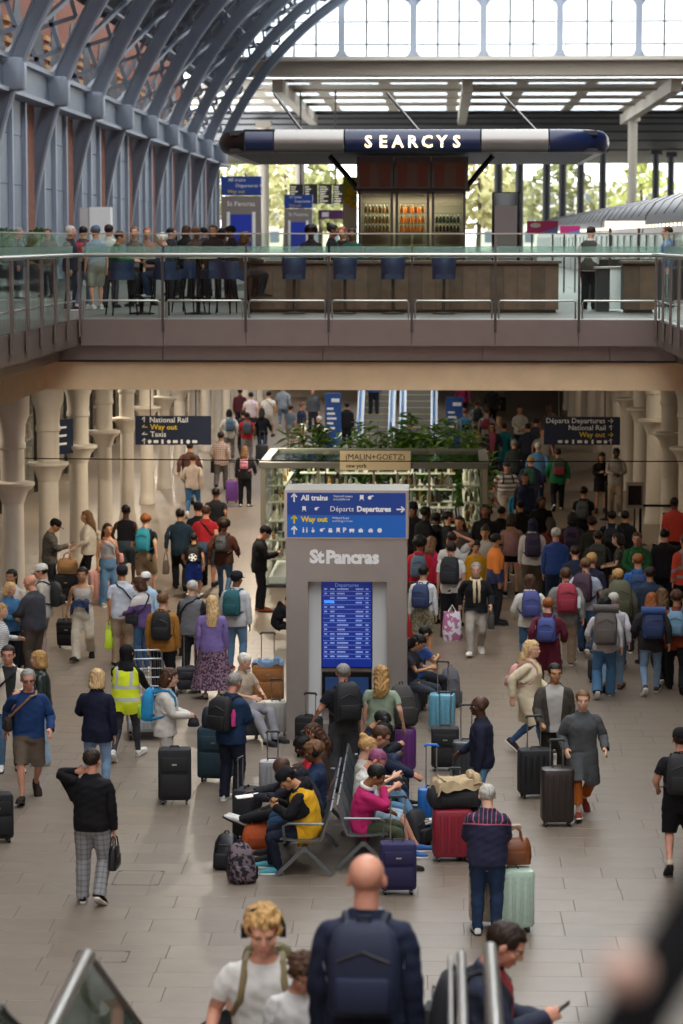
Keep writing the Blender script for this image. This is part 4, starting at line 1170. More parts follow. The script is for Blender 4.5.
def hair_piece(kind, lod):
    key = ('hair', kind, lod)
    if key in TPL: return TPL[key]
    mb = MB(); amp = .002; rr = random.Random(len(kind)*13+ord(kind[0]))
    def cap(k=1., dz=0.): mb.ellipsoid((0, -.014, 1.672+dz), (.084*k, .106*k, .092*k), 20, 14)
    face = lambda c: (c.y > .052 and c.z < 1.708) or (c.y > .005 and c.z < 1.645 and abs(c.x) < .2) or c.z < 1.60 or (c.z < 1.575)
    if kind == 'short': cap(); face = lambda c: (c.y > .050 and c.z < 1.705) or (c.y > -.005 and c.z < 1.64) or c.z < 1.585
    elif kind == 'buzz': cap(.965); face = lambda c: (c.y > .050 and c.z < 1.708) or (c.y > -.005 and c.z < 1.65) or c.z < 1.60
    elif kind == 'fringe': cap(.97); face = lambda c: c.z > 1.672 or (c.y > .0) or c.z < 1.585
    elif kind in ('curly', 'afro'):
        R = .02 if kind == 'curly' else .035
        cap(1.02 if kind == 'curly' else 1.15, .008)
        for i in range(90):
            th = rr.random()*2*PI; ph = math.acos(rr.uniform(-.35, 1)); d = (math.sin(ph)*math.cos(th), math.sin(ph)*math.sin(th), math.cos(ph)); k = 1.03 if kind == 'curly' else 1.2
            p = (d[0]*.084*k, -.014+d[1]*.106*k, 1.678+d[2]*.092*k)
            if p[1] > .05 and p[2] < 1.70: continue
            mb.ellipsoid(p, (R*.9, R*.9, R*.9), 6, 5)
        face = lambda c: (c.y > .062 and c.z < 1.70) or (c.y > .02 and c.z < 1.64) or c.z < 1.575
        amp = .004
    else:
        cap(1.01)
        if kind in ('long', 'longer', 'wavy'):
            zend = {'long': 1.36, 'longer': 1.25, 'wavy': 1.34}[kind]
            secs = []
            for i in range(7):
                t = i/6; z = 1.67-(1.67-zend)*t
                secs.append(ell(z, .088+.016*math.sin(t*PI*.8)-.02*t, .088-.05*t, -.028-.085*min(1, t*1.5), 16))
            mb.loft(secs)
            amp = .007 if kind == 'wavy' else .004
        elif kind == 'bob': amp = .005; mb.loft([ell(z, a, d, yo) for z, a, d, yo in ((1.68, .088, .092, -.02), (1.60, .094, .080, -.032), (1.53, .092, .070, -.04), (1.50, .08, .06, -.045))])
        elif kind == 'pony': mb.tube([(0, -.10, 1.71), (0, -.145, 1.70), (0, -.155, 1.62), (0, -.14, 1.52), (0, -.135, 1.44)], [.018, .028, .032, .026, .010], 10)
        elif kind == 'bun': mb.ellipsoid((0, -.085, 1.755), (.045, .045, .04), 12, 8)
        elif kind == 'hijab':
            mb.loft([ell(z, a, d, yo) for z, a, d, yo in ((1.69, .086, .1, -.01), (1.60, .086, .098, 0), (1.53, .082, .085, -.004), (1.48, .115, .10, -.01), (1.42, .165, .125, -.01), (1.36, .16, .13, -.005))])
        if kind == 'hijab': face = lambda c: (c.y > .055 and 1.555 < c.z < 1.70 and abs(c.x) < .062)
        elif kind in ('pony', 'bun'): face = lambda c: ((c.y > .050 and c.z < 1.70) or (c.y > 0 and c.z < 1.645) or c.z < 1.585) and c.y > -.10
        else: face = lambda c: (c.y > .050 and c.z < 1.705) or (c.y > .022 and c.z < 1.66) or (c.y > -.002 and c.z < 1.62 and abs(c.x) < .066)
    me = remesh(mb, LODV[lod]['hair'], 1)
    bm = bmesh.new(); bm.from_mesh(me)
    bmesh.ops.delete(bm, geom=[f for f in bm.faces if face(f.calc_center_median())], context='FACES'); bm.to_mesh(me); bm.free()
    V, Fc = arrays(me); N = np.empty(len(me.vertices)*3); me.vertices.foreach_get('normal', N)
    V = V+N.reshape(-1, 3)*((np.sin(V[:, 0]*150+V[:, 2]*40)*np.sin(V[:, 1]*120+V[:, 2]*60)+.8*np.sin(V[:, 0]*260+V[:, 1]*210+V[:, 2]*25))*amp*1.6)[:, None]
    bpy.data.meshes.remove(me)
    hd = sst(1.34, 1.50, V[:, 2]); W = np.zeros((len(V), 16)); W[:, 3] = hd; W[:, 2] = 1-hd
    TPL[key] = Piece(V, Fc, W)
    return TPL[key]
def simple_piece(key, mb, bone):
    if key not in TPL: V = np.array(mb().v); m = mb(); TPL[key] = Piece(V, m.f, wconst(V, bone), np.array(m.m, np.int32))
    return TPL[key]
def cap_mb():
    mb = MB(); n = 18; secs = []
    for (r, z) in ((1., 1.665), (1.0, 1.695), (.95, 1.725), (.80, 1.752), (.5, 1.770), (.12, 1.776)): secs.append([(.0875*r*math.cos(2*PI*q/n), -.012+.108*r*math.sin(2*PI*q/n), z) for q in range(n)])
    mb.loft(secs)
    pts = [(-.07, .045), (-.068, .105), (-.045, .155), (0, .172), (.045, .155), (.068, .105), (.07, .045)]
    mb.loft([[(x, y, 1.676-(.018 if y > .1 else 0)) for x, y in pts], [(x, y, 1.683-(.018 if y > .1 else 0)) for x, y in pts]])
    return mb
def beanie_mb():
    mb = MB(); n = 16
    mb.loft([[(.0875*r*math.cos(2*PI*q/n), -.014+.108*r*math.sin(2*PI*q/n), z) for q in range(n)] for (r, z) in ((1.04, 1.650), (1.06, 1.675), (1.02, 1.70), (.96, 1.735), (.75, 1.765), (.3, 1.785))]); return mb
def glasses_mb():
    mb = MB()
    for s in (-1, 1):
        mb.tube([(s*.031+.019*math.cos(t), .097, 1.637+.015*math.sin(t)) for t in np.linspace(0, 2*PI, 10, endpoint=False)], .0028, 4, close=True)
        mb.tube([(s*.05, .095, 1.642), (s*.078, .06, 1.642), (s*.082, -.01, 1.64)], .0025, 4)
    mb.tube([(-.012, .099, 1.64), (.012, .099, 1.64)], .0025, 4); return mb
def shades_mb():
    mb = glasses_mb()
    for s in (-1, 1): mb.ellipsoid((s*.031, .096, 1.637), (.021, .004, .017), 10, 6)
    return mb
def phones_mb():
    mb = MB()
    mb.tube([(.092*math.cos(t), -.012, 1.668+.10*math.sin(t)) for t in np.linspace(-.2, PI+.2, 14)], .010, 6)
    for s in (-1, 1):
        mb.tube([(s*.078, -.008, 1.635), (s*.108, -.008, 1.635)], .036, 12)
    return mb
def beard_mb():
    mb = MB(); mb.ellipsoid((0, .052, 1.562), (.056, .058, .036), 14, 8); return mb
def scarf_mb():
    mb = MB(); mb.tube([(.085*math.sin(t), -.008-.08*math.cos(t), 1.468+.012*math.cos(t)) for t in np.linspace(0, 2*PI, 14, endpoint=False)], .026, 8, close=True)
    for x in (-.035, .035): mb.tube([(x, .085, 1.46), (x*1.2, .135, 1.36), (x*1.1, .14, 1.22), (x*1.1, .135, 1.05)], [.026, .03, .03, .026], 8)
    return mb
def shirtfront_mb():
    mb = MB(); mb.loft([[(-.012, .128, 1.10), (.012, .128, 1.10), (.012, .145, 1.10), (-.012, .145, 1.10)], [(-.075, .10, 1.42), (.075, .10, 1.42), (.075, .118, 1.42), (-.075, .118, 1.42)], [(-.05, .05, 1.49), (.05, .05, 1.49), (.05, .075, 1.49), (-.05, .075, 1.49)]]); return mb

# ---- posing ------------------------------------------------------------------
def Rx(a): c, s = math.cos(a), math.sin(a); return np.array([[1, 0, 0], [0, c, -s], [0, s, c]])
def Ry(a): c, s = math.cos(a), math.sin(a); return np.array([[c, 0, s], [0, 1, 0], [-s, 0, c]])
def Rz(a): c, s = math.cos(a), math.sin(a); return np.array([[c, -s, 0], [s, c, 0], [0, 0, 1]])
def nrm(v): return v/(np.linalg.norm(v)+1e-9)
def frame(d, pole):
    x = nrm(d); y = nrm(pole-x*np.dot(pole, x)); return np.stack([x, y, np.cross(x, y)], 1)
def ik(a, t, l1, l2, pole):
    d = t-a; D = np.linalg.norm(d); D2 = min(max(D, abs(l1-l2)+.01), l1+l2-.002); u = d/(D+1e-9)
    c = (l1*l1+D2*D2-l2*l2)/(2*l1*D2); h = l1*math.sqrt(max(0, 1-c*c)); p = nrm(pole-u*np.dot(pole, u))
    k = a+u*l1*c+p*h
    return k, a+u*D2
LT = float(np.linalg.norm(KNEE-HIP)); LS = float(np.linalg.norm(ANK-KNEE))
def solve(P):
    """P: dict pel(z), py, lean, side, twist, hp(head pitch), hy(head yaw), wr, wl (wrist targets), er, el (elbow poles), ar, al (ankles), kr, kl (knee poles), fr, fl (foot pitch)"""
    X = {}
    pelv = np.array([P.get('px', 0.), P.get('py', 0.), P.get('pel', .945)]); pr = Rx(-P.get('ptilt', 0.)) @ Rz(P.get('ptw', 0.)); lean = P.get('lean', .04)
    X['pelvis'] = (pr, pelv)
    r1 = pr @ Rx(-lean*.5) @ Ry(P.get('side', 0.)*.5) @ Rz(P.get('twist', 0.)*.5); o1 = pelv+pr @ (RESTH['spine']-RESTH['pelvis']); X['spine'] = (r1, o1)
    r2 = pr @ Rx(-lean) @ Ry(P.get('side', 0.)) @ Rz(P.get('twist', 0.)); o2 = o1+r1 @ (RESTH['chest']-RESTH['spine']); X['chest'] = (r2, o2)
    o3 = o2+r2 @ (RESTH['head']-RESTH['chest']); r3 = pr @ Rx(-lean*.6) @ Rz(P.get('hy', 0.)) @ Rx(-P.get('hp', 0.)) @ Ry(P.get('htilt', 0.)); X['head'] = (r3*1.09, o3)
    for s, c in ((1, 'r'), (-1, 'l')):
        sx = np.array([s, 1, 1]); shr = RESTH[c+'ua']; sp = o2+r2 @ (shr-RESTH['chest'])
        t = P.get('w'+c)
        t = sp+np.array([s*.055, .02, -.528]) if t is None else np.array(t, float)
        pole = np.array(P.get('e'+c, (s*.35, -1, -.25)), float)
        k, w = ik(sp, t, L1, L2, pole); ad = AD*sx; rp = np.array([0, -1., 0])
        Fr = frame(ad, rp)
        X[c+'ua'] = (frame(k-sp, pole) @ Fr.T, sp); X[c+'fa'] = (frame(w-k, pole) @ Fr.T, k)
        hr = P.get('h'+c); X[c+'h'] = ((frame(w-k, pole) @ Fr.T) if hr is None else hr, w)
        hr_ = RESTH[c+'th']; hp = pelv+pr @ (hr_-RESTH['pelvis']); at = np.array(P.get('a'+c, (s*.10, -.018, .085)), float)
        kp = np.array(P.get('k'+c, (s*.12, 1, .1)), float); k, a = ik(hp, at, LT, LS, kp)
        Ft = frame((KNEE-HIP)*sx, np.array([0, 1., 0])); Fs = frame((ANK-KNEE)*sx, np.array([0, 1., 0]))
        X[c+'th'] = (frame(k-hp, kp) @ Ft.T, hp); X[c+'sh'] = (frame(a-k, kp) @ Fs.T, k)
        fy = P.get('fy'+c, -s*.12); X[c+'ft'] = (Rz(fy) @ Rx(-P.get('f'+c, 0.)), a)
    return X
def skin(piece, X, s):
    out = np.zeros_like(piece.V)
    for i, b in enumerate(BONES):
        w = piece.W[:, i]; idx = np.nonzero(w > 1e-4)[0]
        if not len(idx): continue
        R, o = X[b]
        out[idx] += w[idx, None]*((piece.V[idx]-RESTH[b]) @ R.T+o)
    tot = piece.W.sum(1); out /= np.maximum(tot, 1e-6)[:, None]
    return out*s*GIRTH
GIRTH = np.array([1.09, 1.08, 1.])
def piece_obj(name, piece, X, s, mats, parent):
    V = skin(piece, X, s); me = bpy.data.meshes.new(name)
    nf = len(piece.lt)
    me.vertices.add(len(V)); me.loops.add(len(piece.loops)); me.polygons.add(nf)
    me.vertices.foreach_set('co', V.astype(np.float32).ravel()); me.loops.foreach_set('vertex_index', piece.loops)
    st = np.zeros(nf, np.int32); st[1:] = np.cumsum(piece.lt)[:-1]
    me.polygons.foreach_set('loop_start', st)
    me.polygons.foreach_set('use_smooth', np.ones(nf, bool))
    for m in mats: me.materials.append(m)
    if piece.MI is not None and len(mats) > 1: me.polygons.foreach_set('material_index', np.minimum(piece.MI, len(mats)-1).astype(np.int32))
    a = me.attributes.new('rest', 'FLOAT_VECTOR', 'POINT'); a.data.foreach_set('vector', piece.V.astype(np.float32).ravel())
    me.update(calc_edges=True)
    return link(name, me, parent)

# ---- cloth and skin materials ------------------------------------------------------------------
def cloth(spec):
    """'#rrggbb' or 'pattern:#a:#b'"""
    key = 'cloth '+spec
    if key in MATS: return MATS[key]
    q = spec.split(':')
    if len(q) == 1:
        return mat(key, q[0], .85, var=.10, vscale=14, bump=.25, bscale=220, spec=.25)
    if q[0] == 'leather': return mat(key, q[1], .38, var=.08, bump=.15, bscale=120)
    if q[0] == 'skinn': return mat(key, q[1], .5, spec=.35)
    m = bpy.data.materials.new(key); m.use_nodes = True; nt = m.node_tree; b = nt.nodes['Principled BSDF']; b.inputs['Roughness'].default_value = .85
    at = nt.nodes.new('ShaderNodeAttribute'); at.attribute_name = 'rest'; L = nt.links.new
    ca, cb = (*lin(q[1]), 1), (*lin(q[2]), 1)
    mx = nt.nodes.new('ShaderNodeMix'); mx.data_type = 'RGBA'; mx.inputs[6].default_value = ca; mx.inputs[7].default_value = cb
    sp = nt.nodes.new('ShaderNodeSeparateXYZ'); L(at.outputs['Vector'], sp.inputs[0])
    def math_(op, a, bv=None):
        n = nt.nodes.new('ShaderNodeMath'); n.operation = op
        if isinstance(a, float): n.inputs[0].default_value = a
        else: L(a, n.inputs[0])
        if bv is not None:
            if isinstance(bv, (float, int)): n.inputs[1].default_value = bv
            else: L(bv, n.inputs[1])
        return n.outputs[0]
    def stripe(src, freq, duty):
        return math_('LESS_THAN', math_('FRACT', math_('MULTIPLY', src, freq)), duty)
    if q[0] == 'stripe': f = stripe(sp.outputs['Z'], float(q[3]) if len(q) > 3 else 14., .5)
    elif q[0] == 'plaid':
        a1 = stripe(sp.outputs['Z'], 16., .3); a2 = stripe(sp.outputs['X'], 16., .3); f = math_('MULTIPLY', math_('ADD', a1, a2), .5)
    elif q[0] == 'hivis':   # two reflective bands
        z = sp.outputs['Z']
        def band(c, w): return math_('LESS_THAN', math_('ABSOLUTE', math_('SUBTRACT', z, c)), w)
        xb = math_('LESS_THAN', math_('ABSOLUTE', math_('SUBTRACT', math_('ABSOLUTE', sp.outputs['X']), .10)), .022)
        up = math_('GREATER_THAN', z, 1.17)
        f = math_('MINIMUM', math_('ADD', math_('ADD', band(.98, .025), band(1.15, .025)), math_('MULTIPLY', xb, up)), 1.)
    elif q[0] == 'half':  # second colour below the chest
        f = math_('LESS_THAN', sp.outputs['Z'], float(q[3]) if len(q) > 3 else 1.14)
    elif q[0] == 'vneck':  # open jacket showing the shirt in front
        w = math_('MULTIPLY', math_('SUBTRACT', sp.outputs['Z'], float(q[3]) if len(q) > 3 else .6), .10)
        f = math_('MULTIPLY', math_('LESS_THAN', math_('ABSOLUTE', sp.outputs['X']), w), math_('GREATER_THAN', sp.outputs['Y'], .03))
        f = math_('MULTIPLY', f, math_('GREATER_THAN', sp.outputs['Z'], .7))
    elif q[0] == 'yoke':
        f = math_('MULTIPLY', stripe(sp.outputs['X'], 22., .16), math_('GREATER_THAN', sp.outputs['Z'], 1.34))
        f = math_('MAXIMUM', f, math_('LESS_THAN', math_('ABSOLUTE', math_('SUBTRACT', sp.outputs['Z'], 1.34)), .008))
    elif q[0] == 'panel':  # body one colour, sleeves another
        f = math_('GREATER_THAN', math_('ABSOLUTE', sp.outputs['X']), .185)
    else:  # blotch: camouflage, flowers
        n = nt.nodes.new('ShaderNodeTexNoise'); n.inputs['Scale'].default_value = float(q[3]) if len(q) > 3 else 22.; L(at.outputs['Vector'], n.inputs['Vector'])
        f = math_('GREATER_THAN', n.outputs[0], .5)
    L(f, mx.inputs[0]); L(mx.outputs[2], b.inputs['Base Color'])
    MATS[key] = m
    return m
SKIN = {'l': '#d2a48a', 'p': '#c98f76', 't': '#b98762', 'b': '#7d5238', 'd': '#4a2f22', 'm': '#9c6e4c'}
LIPS = {'l': '#b06a5e', 'p': '#a85f54', 't': '#96574a', 'b': '#5f3a30', 'd': '#3c2420', 'm': '#7c4a3e'}
HAIRC = {'black': '#14110f', 'dbrown': '#2b1d14', 'brown': '#4a3120', 'lbrown': '#6f4f32', 'blond': '#b58d57', 'pblond': '#cfae7c', 'grey': '#8c8781', 'lgrey': '#b9b4ac', 'ginger': '#8a4f24', 'white': '#d8d3c8', 'purple': '#8c4a6a'}
def skinm(k): return mat('skin '+k, SKIN[k], .5, var=.04, vscale=30, spec=.35)
def hairm(k):
    if 'hair '+k in MATS: return MATS['hair '+k]
    m = mat('hair '+k, HAIRC[k], .55, var=.45, vscale=1., bump=.9, bscale=1., spec=.3)
    nt = m.node_tree; at = nt.nodes.new('ShaderNodeAttribute'); at.attribute_name = 'rest'
    mp = nt.nodes.new('ShaderNodeMapping'); mp.inputs['Scale'].default_value = (75, 75, 14); nt.links.new(at.outputs['Vector'], mp.inputs[0])
    for n in nt.nodes:
        if n.type == 'TEX_NOISE': nt.links.new(mp.outputs[0], n.inputs['Vector'])
    return m

# ---- pose library (rest-size metres, person faces +Y) -----------------------------------------------
def pose(kind, rnd):
    j = lambda a: rnd.uniform(-a, a)
    if kind == 'stand': return dict(pel=.945, lean=.04+j(.03), hp=.08+j(.08), hy=j(.3), ar=(.11, j(.06)-.01, .085), al=(-.11, j(.06)-.01, .085), twist=j(.1))
    if kind in ('walk', 'walkl'):
        s = 1 if kind == 'walk' else -1
        st = .25+j(.04); P = dict(pel=.915, lean=.07+j(.03), hp=.06+j(.06), hy=j(.2), twist=.1*s)
        f, b = ('r', 'l') if s > 0 else ('l', 'r'); sf = 1 if f == 'r' else -1
        P['a'+f] = (sf*.09, st, .10); P['f'+f] = -.20; P['a'+b] = (-sf*.09, -st*.95-.03, .175); P['f'+b] = .75
        P['w'+f] = (sf*.27, -.16, .93); P['w'+b] = (-sf*.26, .20, .97)
        return P
    if kind == 'phone': return dict(pel=.945, lean=.08, hp=.5, hy=j(.1), wr=(.07, .33, 1.20), wl=(-.12, .28, 1.14), er=(.6, -.6, -.8), el=(-.6, -.6, -.8), ar=(.12, .03, .085))
    if kind == 'camera': return dict(pel=.945, lean=.03, hp=.0, wr=(.06, .28, 1.50), wl=(-.08, .28, 1.48), er=(.6, -.2, -1), el=(-.6, -.2, -1))
    if kind == 'pull':  # right hand behind on a case handle
        P = pose('walkl', rnd); P['wr'] = (.30, -.30, .80); return P
    if kind == 'pushstand': P = pose('stand', rnd); P['wr'] = (.26, .26, .98); return P
    if kind == 'lefthead': P = pose('stand', rnd); P['wl'] = (-.17, .05, 1.50); P['el'] = (-.8, .2, -.6); return P
    if kind == 'armhead': P = pose('stand', rnd); P['wr'] = (.14, .0, 1.70); P['er'] = (.9, -.1, .35); return P
    if kind == 'hold': return dict(pel=.945, lean=.05, hp=.25+j(.1), hy=j(.3), wr=(.05, .30, 1.10), wl=(-.10, .30, 1.08), er=(.7, -.6, -.6), el=(-.7, -.6, -.6))
    if kind == 'holdone': P = pose('stand', rnd); P['wl'] = (-.12, .28, 1.15); P['el'] = (-.7, -.6, -.6); return P
    if kind == 'push': P = pose('walk', rnd); P['wr'] = (.2, .42, 1.02); P['wl'] = (-.2, .42, 1.02); P['lean'] = .14; return P
    if kind == 'lean': P = pose('stand', rnd); P['lean'] = .5; P['wr'] = (.15, .5, .95); P['wl'] = (-.15, .45, .9); return P
    if kind == 'straps': P = pose('walk', rnd); P['wr'] = (.13, .17, 1.27); P['wl'] = (-.13, .17, 1.27); P['er'] = (.8, -.5, -.8); P['el'] = (-.8, -.5, -.8); return P
    if kind == 'wait': P = pose('stand', rnd); P['wr'] = (.03, .22, 1.02); P['wl'] = (-.05, .21, 1.0); P['er'] = (.9, -.4, -.3); P['el'] = (-.9, -.4, -.3); return P
    if kind == 'stair': P = pose('walk', rnd); P['lean'] = .3; P['hp'] = -.1; P['wl'] = (-.3, .15, .85); P['wr'] = (.28, .2, .95); return P
    if kind.startswith('sit'):
        sz = .45
        P = dict(pel=sz+.085, lean=.10, hp=.35+j(.1), hy=j(.15), py=0, ptilt=-.06, ar=(.13, .43, .085), al=(-.13, .40, .085), kr=(.2, .6, 1), kl=(-.2, .6, 1), fr=0, fl=0, wr=(.14, .30, .72), wl=(-.14, .30, .72), er=(.8, -.5, -.5), el=(-.8, -.5, -.5))
        if kind == 'sitphone': P.update(hp=.65, lean=.22, wr=(.05, .36, .86), wl=(-.10, .34, .82))
        if kind == 'sitforward': P.update(hp=.55, lean=.55, wr=(.10, .52, .74), wl=(-.10, .50, .70))
        if kind == 'sithead': P.update(hp=.45, lean=.30, side=.16, htilt=.25, wr=(.10, .24, 1.02), er=(.7, .35, -1), wl=(-.08, .30, .70))
        if kind == 'sitcross': P.update(ar=(.06, .50, .085), al=(.10, .60, .30), kl=(-.3, .5, 1), fl=-.3, lean=.05, hp=.3)
        if kind == 'sitlegs': P.update(ar=(.12, .72, .10), al=(-.02, .70, .12), lean=-.05, fr=-.5, fl=-.5)
        if kind == 'sithigh': P.update(pel=.86, ar=(.14, .33, .42), al=(-.14, .33, .42), wr=(.12, .36, 1.08), wl=(-.14, .34, 1.08), hp=.25, lean=.18)
        return P
    return {}

PEOPLE = []
def person(u=None, v=None, face=0., H=1.70, build='m', pos='walk', skin_='l', hair=('short', 'brown'), top=('tee', '#888888'), legs=('trousers', '#333333'), shoes='#222222', label='', z=0., loc=None, group=None, extra=(), pose_over=None, headtop=None, sole=None, gripL=None, gripR=None, shoek='shoe', lod=None, stairs=False):
    """(u, v): pixel of the top of the head; face: 0 looks away from the camera, 180 towards it, 90 to the right"""
    i = len(PEOPLE); rnd = random.Random(i*31+5); s = H/1.75
    P = pose(pos, rnd)
    if pose_over: P.update(pose_over)
    X = solve(P); hz = float((X['head'][1]+X['head'][0] @ (np.array([0, 0, 1.765])-RESTH['head']))[2])*s
    hz = max(hz, float((X['head'][1]+X['head'][0] @ (np.array([0, -.09, 1.70])-RESTH['head']))[2])*s)
    if loc is None and not stairs and z == 0:      # keep clear of neighbours: a slightly different height moves the figure along its sight line
        best = None
        for dh in (0, -.03, .03, -.06, .06, -.09, .09, -.12, .12, -.16, .16, -.2):
            q = at_z(u, v, hz+dh); dmin = min([math.hypot(q.x-r['loc'][0], q.y-r['loc'][1])-.52 for r in PEOPLE if abs(r['loc'][2]) < .1]+[9.])
            for (x0, x1, y0, y1) in OBST:
                ddx = max(x0-q.x, 0, q.x-x1); ddy = max(y0-q.y, 0, q.y-y1); dmin = min(dmin, math.hypot(ddx, ddy)-.30)
            sc = min(dmin, 0)-abs(dh)*.6
            if best is None or sc > best[0]: best = (sc, dh)
        H += best[1]; s = H/1.75; hz += best[1]
    if stairs and loc is None:
        z = min((abs(at_z(u, v, zz+hz).y-yy), zz) for (yy, zz) in TREADS)[1]
    if loc is None:
        off = X['head'][1]+X['head'][0] @ np.array([0, 0, .25]); rz = -math.radians(face)
        p = at_z(u, v, z+hz)
        dx, dy = off[0]*s*GIRTH[0], off[1]*s*GIRTH[1]
        loc = (p.x-(dx*math.cos(rz)-dy*math.sin(rz)), p.y-(dx*math.sin(rz)+dy*math.cos(rz)), z)
    else: rz = -math.radians(face); loc = (loc[0], loc[1], z)
    d = loc[1]; px = F/d*H
    L = lod or ('A' if px > 142 else ('B' if px > 92 else 'C'))
    t = thing('person', label, 'person', loc, rz, group)
    gl = (pos in ('hold', 'phone', 'push', 'sitphone')) if gripL is None else gripL
    gr = (pos in ('hold', 'phone', 'push', 'pull', 'pushstand', 'sitphone', 'walk', 'walkl') and pos not in ('walk', 'walkl')) if gripR is None else gripR
    hc = hair[1] if hair and hair[1] in HAIRC else 'black'
    piece_obj('body', body_piece(build, L, gl, gr), X, s, [skinm(skin_), mat('lips '+skin_, LIPS[skin_], .45), mat('eye white', '#d9d4cc', .3), mat('eye iris', '#20150f', .25), hairm(hc)], t)
    if hair and hair[0] not in ('bald',): piece_obj('headscarf' if hair[0] == 'hijab' else 'hair', hair_piece(hair[0], L), X, s, [hairm(hair[1]) if hair[1] in HAIRC else cloth(hair[1])], t)
    if top: piece_obj(top[0] if top[0] not in ('tee', 'long', 'tank', 'croptank') else {'tee': 't_shirt', 'long': 'long_sleeved_top', 'tank': 'sleeveless_top', 'croptank': 'sleeveless_top'}[top[0]], top_piece(top[0], build, L), X, s, [cloth(top[1])], t)
    if legs: piece_obj({'skinny': 'trousers', 'wide': 'trousers', 'crop': 'trousers', 'baggy': 'trousers', 'hotpants': 'shorts', 'midiskirt': 'skirt', 'miniskirt': 'skirt'}.get(legs[0], legs[0]), leg_piece(legs[0], build, L), X, s, [cloth(legs[1])], t)
    if shoes:
        so = sole or ('#e6e3dc' if RND.random() < .35 else '#1b1a19')
        for sd in (1, -1): piece_obj('shoe', shoe_piece(shoek, sd, L), X, s, [cloth(shoes), mat('sole '+so, so, .7)], t)
    for e in extra:
        nm, c = e[0], e[1]
        fn = {'cap': (cap_mb, 'head'), 'beanie': (beanie_mb, 'head'), 'glasses': (glasses_mb, 'head'), 'sunglasses': (shades_mb, 'head'), 'headphones': (phones_mb, 'head'), 'beard': (beard_mb, 'head'), 'scarf': (scarf_mb, 'chest'), 'shirt_front': (shirtfront_mb, 'chest')}
        if nm in fn: piece_obj(nm, simple_piece(nm, *fn[nm]), X, s, [hairm(c) if c in HAIRC else cloth(c)], t)
        elif nm in TOPS: piece_obj(nm, top_piece(nm, build, L), X, s, [cloth(c)], t)
    rec = dict(o=t, X=X, s=s, loc=loc, rz=rz, lod=L, label=label, build=build)
    PEOPLE.append(rec)
    return rec
def bone_matrix(rec, bone):
    """matrix taking rest-figure coordinates to world through a bone"""
    R, o = rec['X'][bone]; M = Matrix.Identity(4)
    tr = o-R @ RESTH[bone]
    for a in range(3):
        for b in range(3): M[a][b] = R[a, b]*rec['s']
        M[a][3] = tr[a]*rec['s']
    return Matrix.Translation(rec['loc']) @ Matrix.Rotation(rec['rz'], 4, 'Z') @ Matrix.Diagonal((*GIRTH, 1.)) @ M
# ================================================================== LUGGAGE AND CARRIED THINGS
def shade(c, k):
    c = lin(c); return tuple(max(0, min(1, q*k)) for q in c)
def cmat(c, k=1., rough=.75):
    nm = 'bag %s %.2f' % (c, k)
    return mat(nm, shade(c, k), rough, var=.08, vscale=20, bump=.15, bscale=180)
def backpack(rec, col, label, w=.30, h=.44, d=.16, z0=1.02, pocket=None, straps=None, roll=None, bottle=None, group=None, face=None):
    b = rec['build']; yb = -({'m': .118, 'f': .115, 'h': .14}[b]+.045); s_ = 1.
    M = bone_matrix(rec, 'chest') @ Matrix.Translation((0, 0, z0))
    t = link('backpack', None); tag(t, label, 'backpack', group); t.matrix_world = M
    mb = MB(); yc = yb-d/2
    secs = []
    for (f, k, kd) in ((0, .80, .75), (.06, .96, .95), (.35, 1., 1.), (.7, .97, .92), (.9, .84, .75), (1., .55, .45)):
        secs.append(rrect(w*k, d*kd, .05, h*f, 3, 0, yb-d*kd/2))
    mb.loft(secs); mb.build('main_compartment', cmat(col), t, True)
    mb = MB(); rbox(mb, w*.78, .06, h*.08, h*.46, .025, 3, 0, yb-d-.01); mb.build('front_pocket', cmat(pocket or col, 1. if pocket else .8), t, True)
    mb = MB(); mb.tube([(-.03, yb-.03, h*.97), (-.025, yb-.04, h*1.06), (.025, yb-.04, h*1.06), (.03, yb-.03, h*.97)], .009, 6); mb.build('grab_handle', cmat(col, .6), t, True)
    fy = {'m': .135, 'f': .145, 'h': .165}[b]
    for s in (-1, 1):
        mb = MB(); mb.tube([(s*.075, yb, h*.9), (s*.092, -.05, 1.475-z0), (s*.098, .03, 1.468-z0), (s*.108, fy-.03, 1.38-z0), (s*.125, fy-.015, 1.28-z0), (s*.17, .06, 1.16-z0), (s*.165, -.05, 1.10-z0), (s*.12, yb, 1.06-z0)], .019, 6)
        mb.build('shoulder_strap', cmat(straps or col, .75), t, True)
    mb = MB(); mb.tube([(-w*.36, yb-d*.92-.004, h*.62), (0, yb-d*.98-.004, h*.74), (w*.36, yb-d*.92-.004, h*.62)], .006, 5); mb.build('zip', M_dsteel, t)
    if roll: mb = MB(); mb.tube([(-w*.55, yb-d*.5, h*1.02), (w*.55, yb-d*.5, h*1.02)], .075, 12); mb.build('top_roll', cmat(roll), t, True)
    if bottle: mb = MB(); mb.lathe(w*.5+.03, yb-d*.4, [(.03, .08), (.033, .24), (.018, .27), (.018, .30)], 10); mb.build('water_bottle', mat('bottle '+bottle, bottle, .3), t, True)
    if face:   # football print panel
        mb = MB(); mb.tube([(0, yb-d-.045, h*.32), (0, yb-d-.05, h*.32)], .10, 18); p = mb.build('ball_print', M_wt, t)
        for i in range(5):
            a = 2*PI*i/5; mb = MB(); mb.tube([(.07*math.cos(a), yb-d-.049, h*.32+.07*math.sin(a)), (.07*math.cos(a), yb-d-.054, h*.32+.07*math.sin(a))], .028, 5); mb.build('ball_patch', M_black, p)
    return t
